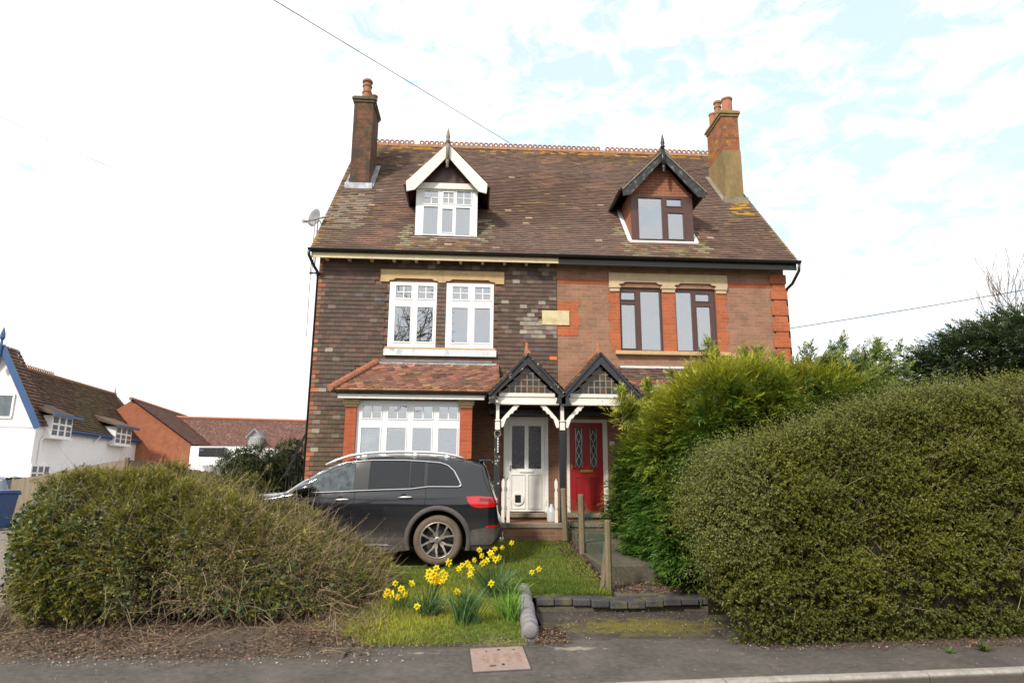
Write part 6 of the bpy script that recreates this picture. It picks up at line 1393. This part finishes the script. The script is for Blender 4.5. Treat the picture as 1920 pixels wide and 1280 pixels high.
# ---- dark shrubs on the left behind the bush --------------------------------
def roundshrub(name,label,c,R,n,cb,ct,group=None,ll=.05):
    t=thing(name,label,'shrub',(c[0],c[1],.3),group=group)
    aa=rng.uniform(0,2*np.pi,n); cz=rng.uniform(-.9,1,n); sr=np.sqrt(1-cz**2); N=np.stack([sr*np.cos(aa),sr*np.sin(aa),cz],-1); P=np.array(c)[None]+N*np.array(R)[None]; P+=N*(vnoise(P,3.5,41)*.10)[:,None]
    q=sprigs(P,N+np.array([[0,0,.3]])+rnd(n,.4),8,rng.uniform(.08,.18,n),ll,ll*.5,cb,ct); quads('foliage',q[0],q[1],'leaf',t)
    solid_grid('inner_branches',lambda U,V:np.stack([c[0]+R[0]*.88*np.sin(np.pi*V)*np.cos(2*np.pi*U),c[1]+R[1]*.88*np.sin(np.pi*V)*np.sin(2*np.pi*U),c[2]+R[2]*.88*np.cos(np.pi*V)],-1),24,14,'innards',t)
    mb=MB(); mb.tube([(c[0],c[1],.1),(c[0],c[1],c[2])],[.06,.03],6); mb.build('trunk','bark',t)
roundshrub('evergreen_shrub','rounded dark evergreen shrub directly in front of the white lorry',(-5.45,16.2,1.42),(.66,.6,.86),1500,(.016,.030,.010),(.045,.065,.018))
roundshrub('evergreen_shrub','mid green evergreen shrub between the lorry and the left house wall',(-4.68,16.9,1.45),(.62,.6,.98),1400,(.020,.036,.010),(.055,.085,.020))
roundshrub('evergreen_shrub','low dark shrub squeezed between the two round shrubs',(-5.0,16.4,1.1),(.45,.5,.75),700,(.014,.026,.010),(.040,.058,.018))
# ---- overgrown bush, left foreground ----------------------------------------
def bushP(x,v,k=1.):
    H=np.interp(x,[-5.95,-5.75,-5.3,-4.7,-4.0,-3.0,-2.0,-1.4,-1.05],[1.05,1.42,1.58,1.64,1.57,1.33,.95,.55,.12])
    yf=np.interp(x,[-6,-5.4,-4,-2.6,-1.5,-1.0],[7.9,7.5,7.35,7.35,7.7,8.4]); yb=np.interp(x,[-6,-5,-2,-1],[9.6,10.3,10.2,9.4]); yc=(yf+yb)/2; hd=(yb-yf)/2*k
    ce=np.clip((x+6.0)/.3,0,1)**.3; th=np.pi*v;c=np.cos(th);s=np.sin(th)
    y=yc-hd*ce*np.sign(c)*np.abs(c)**.7; g=.06+.12*np.clip((y-7.4)/1.5,0,1); z=g+.10+np.maximum(H-g-.12,.05)*k*np.abs(s)**.62
    x=x+np.clip((-4.3-x)/1.6,0,1)*(np.maximum(0,9.1-y)*.60+.14)+.02
    return np.stack([x,y,z],-1)
bu=thing('overgrown_bush','sprawling overgrown bush of ivy, conifer tufts and bare brown twigs in the left foreground','bush',(-3.5,8.6,.1))
solid_grid('inner_branches',lambda U,V:bushP(-5.86+4.6*U,V,.84),50,26,'innards',bu)
def bs(n,u0=-5.98,u1=-1.1,vr=(0,.8),lay=0.03):
    P,N,x,v=area_resample(bushP,n,u0,u1,vr); N=orient(N,P,np.stack([x,np.full(n,8.8),np.full(n,.3)],-1)); P=P+N*((vnoise(P,3.0,51)*.10+vnoise(P,7,52)*.055)[:,None]-lay); return P,N
def keep(P,N,m): return P[m],N[m]
# ivy: mostly to the left and low
P,N=bs(30000); pr=np.clip(.85-(P[:,0]+5.2)/3.6+vnoise(P,2.0,53)*.6,.08,1)*np.clip(1.15-.45*P[:,2]+vnoise(P,3.,57)*.3,.15,1); P,N=keep(P,N,rng.random(len(P))<pr); n=len(P)
D=rnd(n,.8)+np.array([[0,-.2,-.5]]); Q=leafquads(P+rnd(n,.03),D,N+rnd(n,.45),rng.uniform(.035,.07,n),rng.uniform(.03,.055,n)); c=colvar((.045,.078,.024),n,.38); c[rng.random(n)<.10]*=np.array([[1.7,1.6,1.4]]); quads('ivy_leaves',Q,c,'ivy',bu)
# conifer tufts
LL=[]
P,N=bs(11000); pr=np.clip(.50+vnoise(P,1.9,54)*.6,.05,1)*np.clip(.9-.4*(P[:,0]+3.4),.25,1); P,N=keep(P,N,rng.random(len(P))<pr); n=len(P)
g=np.clip(vnoise(P,1.5,55)*.5+.4,0,1)[:,None]
LL.append(fronds(P,N*.8+np.array([[.15,-.3,.15]])+rnd(n,.5),N*.4+np.array([[0,0,1.]])+rnd(n,.4),rng.uniform(.09,.20,n),8,np.array([[.075,.085,.016]])*(1-g)+np.array([[.12,.13,.022]])*g,np.array([[.165,.17,.028]])*(1-g)+np.array([[.25,.26,.04]])*g,w=.014)); LL[-1]=(LL[-1][0],LL[-1][1]*np.array([[1.02,.95,.9]]))
# a few bright green tufts of fresh growth
for px,py,Y,m,rr in ((600,1035,8.6,40,.09),(640,1062,8.5,40,.08),(480,1105,7.7,60,.14),(400,1018,8.2,26,.07),(475,910,9.2,50,.14),(430,1110,7.6,40,.12),(520,1130,7.6,50,.14),(300,960,8.4,40,.12),(215,1010,8.0,50,.15),(250,930,8.8,40,.14),(560,1090,7.9,40,.12),(665,1090,8.3,24,.08),(160,940,8.8,40,.14)):
    c_=atY(px,py,Y); bright=px in (600,640,400,665); n=m; P=c_[None]+rnd(n,rr)*np.array([[1.3,.6,.7]]); LL.append(fronds(P,np.array([[.1,-.5,.5]])+rnd(n,.55),np.array([[0,-.3,1.]])+rnd(n,.4),rng.uniform(.10,.19,n),9,(.06,.11,.015) if bright else (.07,.085,.014),(.20,.30,.03) if bright else (.17,.18,.024),w=.012))
V_,C_2=cat(LL); quads('conifer_tufts',V_,C_2,'leaf',bu)
# small-leaved shoots of the old hedge
P,N=bs(6500,-5.4,-1.1); n=len(P); q=sprigs(P,N+np.array([[0,0,.5]])+rnd(n,.5),7,rng.uniform(.06,.16,n),.024,.015,(.11,.11,.035),(.21,.21,.06)); 
kk=rng.random(len(q[0]))<.6; quads('small_leaves',q[0][kk],q[1][kk],'leaf',bu)
# brown twig haze, stronger to the right and at the foot
P,N=bs(19000); pr=np.clip(.30+(P[:,0]+4.2)/2.0+vnoise(P,2.,56)*.3,.10,1); pr=np.maximum(pr,np.clip(1.1-P[:,2]*2.2,0,1)*.9); P,N=keep(P,N,rng.random(len(P))<pr); n=len(P); red=np.clip(vnoise(P,1.7,58)*.6+.2,0,1)[:,None]
red=red*.45; cc=colvar((.30,.235,.125),n,.36)*(1-red)+colvar((.19,.10,.07),n,.3)*red
V_,C_2,_=ribbons(P-N*.05,N*.55+rnd(n,.75)+np.array([[.1,0,.15]]),rng.uniform(.10,.32,n),.0055,cc,.5); quads('twigs',V_,C_2,'twig',bu)
# long curving bare stems at the foot
mb=MB(); random.seed(5)
for i in range(150):
    x=random.uniform(-5.2,-1.5) if i<60 else random.gauss(-3.5,.75); y0=float(bushP(np.array([x]),np.array([.04]))[0][1])+.05; z0=random.uniform(.06,.5); sgn=random.choice((-1,1)); Lh=random.uniform(.25,.75)
    p=[np.array((x,y0+random.uniform(-.02,.25),z0+.1))]; d=np.array((sgn*random.uniform(.3,1),-.45,random.uniform(-.1,.7)))
    for k in range(7): d=d+np.array((random.gauss(0,.18),random.gauss(0,.08)+.02,-.20)); p.append(np.maximum(p[-1]+d/np.linalg.norm(d)*Lh/7,(-9,7.0,.035)))
    r=random.uniform(.003,.009); g_=random.uniform(.7,1.35); mb.tube(p,[r*.8*(1-.09*k) for k in range(8)],4,(.165*g_,.125*g_,.08*g_))
a=atY(305,1115,7.5);b=atY(370,1040,7.9); mb.tube([a,(a+b)/2+(0,0,.02),b],[.030,.027,.02],7,(.24,.19,.13))
a=atY(700,1040,8.2) if 0 else atY(560,1030,8.2);b=atY(510,962,8.5); mb.tube([a,(a+b)/2+(.03,0,.03),b],[.010,.009,.006],5,(.30,.23,.17))
mb.build('bare_stems','twig',bu)
# ---- grass, litter, stones --------------------------------------------------
def grass(name,n,x0,x1,y0,y1,zf,h,wd,mask=None,dark=(.06,.11,.014),light=(.17,.20,.03)):
    P=np.stack([rng.uniform(x0,x1,n),rng.uniform(y0,y1,n),np.zeros(n)],-1)
    if mask is not None: P=P[mask(P)]
    n=len(P); P[:,2]=zf(P[:,0],P[:,1])-.005; f=np.clip(vnoise(P,2.3,61)*.45+.35+rng.normal(0,.15,n),0,1)[:,None]; c=(np.array([dark])*(1-f)+np.array([light])*f)*np.exp(rng.normal(0,.22,(n,1))); dry=rng.random(n)<.07; c[dry]=np.array([.22,.17,.08])
    D=np.array([[0,0,1.]])+rnd(n,.42); hh=h*np.exp(rng.normal(0,.3,n))*(.75+.5*f[:,0]); Q=leafquads(P,D,rnd(n),hh,wd); return tag(quads(name,Q,c,'grass'),kind='stuff')
edge=lambda P:(P[:,1]>6.86+.12*np.sin(P[:,0]*3.1)+.08*np.sin(P[:,0]*9)+np.where(rng.random(len(P))<.5,.0,.12))&((P[:,0]>-1.55+.25*np.sin(P[:,1]*2)))
grass('grass',42000,-2.3,.56,6.8,9.3,lawnZ,.045,.007,edge,(.13,.20,.022),(.38,.38,.05))
carm=lambda P:~((P[:,0]>-4.0)&(P[:,0]<.45)&(P[:,1]>10.35)&(P[:,1]<11.9))
grass('lawn_grass',70000,-4.0,1.74,9.0,12.7,lawnZ,.045,.009,carm,(.10,.17,.02),(.25,.29,.036))
grass('lawn_grass',12000,.66,1.76,8.62,9.4,lawnZ,.045,.008,None,(.10,.17,.02),(.27,.29,.036))
def scatter_leaves(name,n,x0,x1,y0,y1,zf,cols,sz=(.015,.045),mask=None):
    P=np.stack([rng.uniform(x0,x1,n),rng.uniform(y0,y1,n),np.zeros(n)],-1)
    if mask is not None: P=P[mask(P)]
    n=len(P); P[:,2]=zf(P[:,0],P[:,1])+rng.uniform(.003,.02,n); D=rnd(n)*np.array([[1,1,.3]]); c=np.array(cols)[rng.integers(0,len(cols),n)]*np.exp(rng.normal(0,.25,(n,1)))
    return tag(quads(name,leafquads(P,D,np.array([[0,0,1.]])+rnd(n,.5),rng.uniform(*sz,n),rng.uniform(sz[0]*.6,sz[1]*.6,n)),c,'litter'),kind='stuff')
zl=lambda x,y:np.maximum(lawnZ(x,y)*(x>-1.2),soilZ(x,y)*(x<=-1.2))
brn=[(.13,.075,.045),(.17,.105,.065),(.08,.055,.04),(.20,.13,.08),(.055,.042,.034),(.12,.055,.035)]
scatter_leaves('leaf_litter',21000,-5.9,-.9,6.2,7.9,zl,brn,mask=lambda P:rng.random(len(P))<np.clip(.45+vnoise(P,2.4,71)*.6,0,1)*np.clip((P[:,1]-6.2)/.5,.08,1))
scatter_leaves('leaf_litter',1500,-1.6,.9,6.75,7.15,zl,brn+[(.2,.17,.05)],(.01,.035))
scatter_leaves('leaf_litter',900,.62,1.0,6.9,7.6,lambda x,y:0*x+.012,brn,(.015,.04))
scatter_leaves('leaf_litter',2200,1.48,1.86,8.9,12.7,lawnZ,brn,(.02,.05))
scatter_leaves('leaf_litter',1200,1.0,2.9,7.2,8.4,lambda x,y:0*x+.02,brn,(.01,.03))
scatter_leaves('leaf_litter',1500,1.9,3.2,8.8,9.7,lambda x,y:0*x+.17,brn,(.02,.045))
scatter_leaves('leaf_litter',3800,2.6,7.5,6.55,7.2,lambda x,y:0*x+.018,brn,(.01,.03),mask=lambda P:P[:,1]<kerbY(P[:,0])+1.25)
n=5200; P=np.stack([rng.uniform(-5.9,-1.0,n),rng.uniform(6.45,8.1,n),np.zeros(n)],-1); P=P[rng.random(n)<np.clip(.55+vnoise(P,2.,72)*.5,0,1)]; n=len(P); P[:,2]=zl(P[:,0],P[:,1])+.01
D=rnd(n)*np.array([[1,.8,.22]])+np.array([[0,0,.12]]); V_,C_2,_=ribbons(P,D,rng.uniform(.06,.26,n),.0048,colvar((.17,.12,.075),n,.35),.45,4); tag(quads('fallen_twigs',V_,C_2,'twig'),kind='stuff')
n=1300; P=np.stack([rng.uniform(-1.75,-1.0,n),rng.uniform(7.2,9.2,n),np.zeros(n)],-1); P[:,2]=lawnZ(P[:,0],P[:,1])+.01; V_,C_2,_=ribbons(P,rnd(n)*np.array([[1,1,.5]])+np.array([[0,0,.35]]),rng.uniform(.06,.24,n),.005,colvar((.27,.19,.12),n,.3),.45,3); tag(quads('dry_twigs',V_,C_2,'twig'),kind='stuff')
mb=MB(); random.seed(9)
def stone(x,y,z,r,c):
    o=[(1,0,0),(-1,0,0),(0,1,0),(0,-1,0),(0,0,1),(0,0,-1)]; k=[random.uniform(.6,1.2)*r for _ in range(6)]; mb.add([(x+a*k[i],y+b*k[i],z+d*k[i]*.6) for i,(a,b,d) in enumerate(o)],[(0,2,4),(2,1,4),(1,3,4),(3,0,4),(2,0,5),(1,2,5),(3,1,5),(0,3,5)],c)
for i in range(650):
    x=random.uniform(-5.9,-.6); y=6.25+abs(random.gauss(0,.35)); stone(x,y,float(zl(np.array(x),np.array(y)))+.004 if y>6.4 else .006,random.uniform(.004,.012),random.choice([(.25,.22,.19),(.33,.30,.27),(.2,.17,.15),(.15,.12,.1),(.15,.12,.1),(.5,.47,.43)]))
for i in range(500):
    x=random.uniform(-5.5,7); y=kerbY(x)+random.uniform(.1,1.5); stone(x,y,.003,random.uniform(.003,.006),random.choice([(.3,.28,.25),(.5,.48,.44),(.2,.17,.15)]))
for i in range(260):
    x=random.uniform(2.7,7); y=kerbY(x)+random.uniform(.75,1.15); stone(x,y,.015,random.uniform(.004,.012),random.choice([(.3,.28,.25),(.5,.48,.44),(.2,.15,.11)]))
for i in range(60): x=random.uniform(.9,2.7);y=random.uniform(7,8.3); stone(x,y,.02,random.uniform(.003,.009),random.choice([(.5,.48,.44),(.25,.2,.16)]))
tag(mb.build('pebbles','litter'),kind='stuff')
def weed(label,px,py,z,n=14,s=.07):
    p=atZ(px,py,z); P=np.tile(p[None],(n,1))+rnd(n,.015)*np.array([[1,1,0]]); D=rnd(n)*np.array([[1,1,.2]])+np.array([[0,0,.5]]); return tag(quads('weed',leafquads(P,D,np.array([[0,0,1.]])+rnd(n,.3),s,s*.25),colvar((.07,.13,.02),n),'leaf'),label,'weed')
weed('flat green weed in the gutter soil below the far right of the hedge',1845,1218,.01,26,.10)
weed('smaller tuft of green weed left of the flat weed under the hedge',1780,1222,.01,16,.07)
weed('lone green tuft growing on the porch floor behind the wooden stakes',1195,983,.66,26,.13)
# ---- daffodils --------------------------------------------------------------
def blades(base,n,h,spread,lean=(0,0,0),col=(.055,.115,.055),w=.015):
    VV=[];CC=[]; base=np.array(base)
    for i in range(n):
        a=random.uniform(0,6.283); rr=random.random()**.6; d0=np.array((math.cos(a)*spread*rr+lean[0],math.sin(a)*spread*.7*rr+lean[1],1.)); L=h*random.uniform(.65,1.1); p=base+np.array((random.gauss(0,.05),random.gauss(0,.04),-.02)); side=np.array((-math.sin(a+1.2),math.cos(a+1.2),0))
        k=np.array(col)*math.exp(random.gauss(0,.25)); d=d0/np.linalg.norm(d0); pr=p; bend=random.uniform(.05,.42)
        for s in range(5):
            d2=d+np.array((d0[0]*bend*.5,d0[1]*bend*.5,-.11*s*bend*1.9)); d2/=np.linalg.norm(d2); nx=pr+d2*L/5; w0=w*(1-.12*s) ; w1=w*(1-.12*(s+1)) if s<4 else .002
            VV.append([pr-side*w0/2,pr+side*w0/2,nx+side*w1/2,nx-side*w1/2]); CC.append(k*(1+.08*s)); pr=nx; d=d2
    return np.array(VV),np.array(CC)
def flower(mbp,mbt,c,f,size=.036):
    f=np.array(f,float); f/=np.linalg.norm(f); u=np.cross(f,(0,0,1.)); u/=np.linalg.norm(u); v=np.cross(u,f); c=np.array(c); o=random.uniform(0,1)
    for k in range(6):
        a=o+k*math.pi/3; d=u*math.cos(a)+v*math.sin(a); s=-u*math.sin(a)+v*math.cos(a); L=size*random.uniform(.9,1.1); b=f*.004*(-1)**k
        mbp.add([c+d*.004,c+d*L*.5+s*L*.30+b,c+d*L+f*.006+b,c+d*L*.5-s*L*.30+b],[(0,1,2,3)])
    n=9; vs=[]
    for r,h in ((.009,0),(.011,.015),(.016,.027),(.013,.022),(.008,.004)):
        for k in range(n): a=6.283*k/n; vs.append(c+f*h+(u*math.cos(a)+v*math.sin(a))*r*size/.036)
    mbt.add(vs,[(i*n+k,i*n+(k+1)%n,(i+1)*n+(k+1)%n,(i+1)*n+k) for i in range(4) for k in range(n)])
def daff(label,bpx,Y,heads,nb,h,spread,lean=(0,0,0),col=(.060,.105,.040),w=.015):
    b=atY(bpx[0],bpx[1],Y); b[2]=float(lawnZ(b[0],Y)); t=thing('daffodil_clump',label,'daffodils',tuple(b),group='daffodil clumps on the verge')
    q=blades(b,int(nb*1.5),h,spread,lean,tuple(k*1.35 for k in col),w); quads('leaves',q[0],q[1],'leaf',t)
    for (px,py,dY) in heads:
        c=atY(px,py,Y+dY); f=np.array((random.uniform(-.8,.8),-1,random.uniform(-.45,.05))); mp=MB();mtp=MB(); flower(mp,mtp,c,f,random.uniform(.040,.054)); fl=mp.build('flower','petal',t); mtp.build('trumpet','trump',fl,smooth=True)
        r=b+np.array((random.uniform(-.06,.06),0,0)); mid=(c*.6+r*.4)+np.array((0,0,.07)); k=.03
        mb=MB(); mb.tube([r,(r+mid)/2+(0,0,.01),mid,c+np.array((0,.012,.028)),c+np.array((0,.012,0))],[.0035]*5,4,(.07,.14,.03)); mb.build('stalk','leaf',fl)
random.seed(4)
daff('low yellow daffodils nearest the overgrown bush, four heads close to the ground',(752,1135),8.0,[(727,1108,0),(735,1113,0),(741,1093,.1),(752,1103,0),(760,1113,-.05),(773,1093,.1),(746,1118,-.05),(723,1115,0)],26,.24,.7,(.1,0,0))
daff('dense bunch of bright yellow daffodil heads in the middle of the verge',(805,1150),7.75,[(806,1071,0),(818,1064,.05),(830,1072,0),(808,1086,-.05),(820,1080,-.05),(833,1083,0),(812,1076,-.08),(826,1089,-.05),(803,1080,0),(835,1076,.05),(815,1091,-.05),(782,1136,-.2),(841,1054,.1)],110,.36,.85,(0,-.05,0))
daff('upright leafy daffodil clump with one flower facing the street',(872,1162),7.45,[(858,1108,-.02)],120,.42,.42,(.05,0,0),(.055,.105,.035))
daff('tall back clump of daffodils with many heads reaching towards the car bumper',(925,1105),8.55,[(899,1030,0),(903,1041,0),(928,1028,.1),(941,1026,.1),(922,1041,0),(929,1048,0),(905,1055,-.05),(913,1050,0),(889,1049,0),(880,1060,-.05),(867,1059,0),(876,1055,0),(884,1065,-.1),(860,1066,0),(882,1076,-.1),(935,1045,.05),(920,1036,0)],90,.46,.75,(-.1,0,0))
daff('single tall daffodil head standing above the back clump',(948,1100),8.9,[(959,1017,0)],14,.48,.6,(.1,0,0))
daff('arching daffodils leaning right over the lawn with two small heads',(960,1105),8.45,[(997,1072,0),(1010,1066,.05)],46,.36,1.0,(.35,0,0),(.085,.145,.035))
daff('bright green daffodil leaves against the coping wall with one head',(958,1165),7.6,[(921,1093,.1)],80,.34,.45,(-.15,0,0),(.085,.17,.025))
# ---- pieces that stand apart become objects of their own ---------------------
def split_apart(o,gap=.012):
    me=o.data; n=len(me.vertices); co=np.zeros(n*3); me.vertices.foreach_get('co',co); co=co.reshape(-1,3); par=list(range(n))
    def find(a):
        while par[a]!=a: par[a]=par[par[a]]; a=par[a]
        return a
    for p in me.polygons:
        v=list(p.vertices); r=find(v[0])
        for q in v[1:]: par[find(q)]=r
    root=np.array([find(i) for i in range(n)]); ids=np.unique(root); 
    if len(ids)<2 or len(ids)>400: return
    bb=[(co[root==i].min(0)-gap/2,co[root==i].max(0)+gap/2) for i in ids]; g=list(range(len(ids)))
    def f2(a):
        while g[a]!=a: a=g[a]
        return a
    for i in range(len(ids)):
        for j in range(i):
            if f2(i)!=f2(j) and np.all(bb[i][0]<=bb[j][1]) and np.all(bb[j][0]<=bb[i][1]): g[f2(i)]=f2(j)
    cl={}
    for k,i in enumerate(ids): cl.setdefault(f2(k),[]).append(i)
    if len(cl)<2: return
    groups=list(cl.values())
    for gi,ids_ in enumerate(groups):
        keepv=np.isin(root,ids_); bm=bmesh.new(); bm.from_mesh(me); bm.verts.ensure_lookup_table(); bmesh.ops.delete(bm,geom=[bm.verts[i] for i in np.where(~keepv)[0]],context='VERTS')
        m2=bpy.data.meshes.new(me.name); bm.to_mesh(m2); bm.free()
        for mt in me.materials: m2.materials.append(mt)
        c=o.copy(); c.data=m2; COL.objects.link(c)
        if o.name in KIDS and gi==0:
            for ch in KIDS[o.name]: ch.parent=c
    bpy.data.objects.remove(o)
SPL={'brick_dressing','rear_side_window','window_surround','front_side_window','sill_cladding','bumper_cladding','side_step_strip','arch_cladding','shut_lines','window_trim','bumper_trim','tail_lamp','bumper_reflector','lamp_inner','brick_pillar','capital','hinge','door_step','step_riser','porch_floor','deck_edging','lintel_capital','cast_pattern','key_hole','handle','panel_moulding','lead_came','downpipe','bargeboard','baluster','wheel_well','verge','rafter_feet','bare_stems'}
KIDS={}
for o in bpy.data.objects:
    if o.parent: KIDS.setdefault(o.parent.name,[]).append(o)
for o in [o for o in bpy.data.objects if o.type=='MESH' and o.name.split('.')[0] in SPL]: split_apart(o)
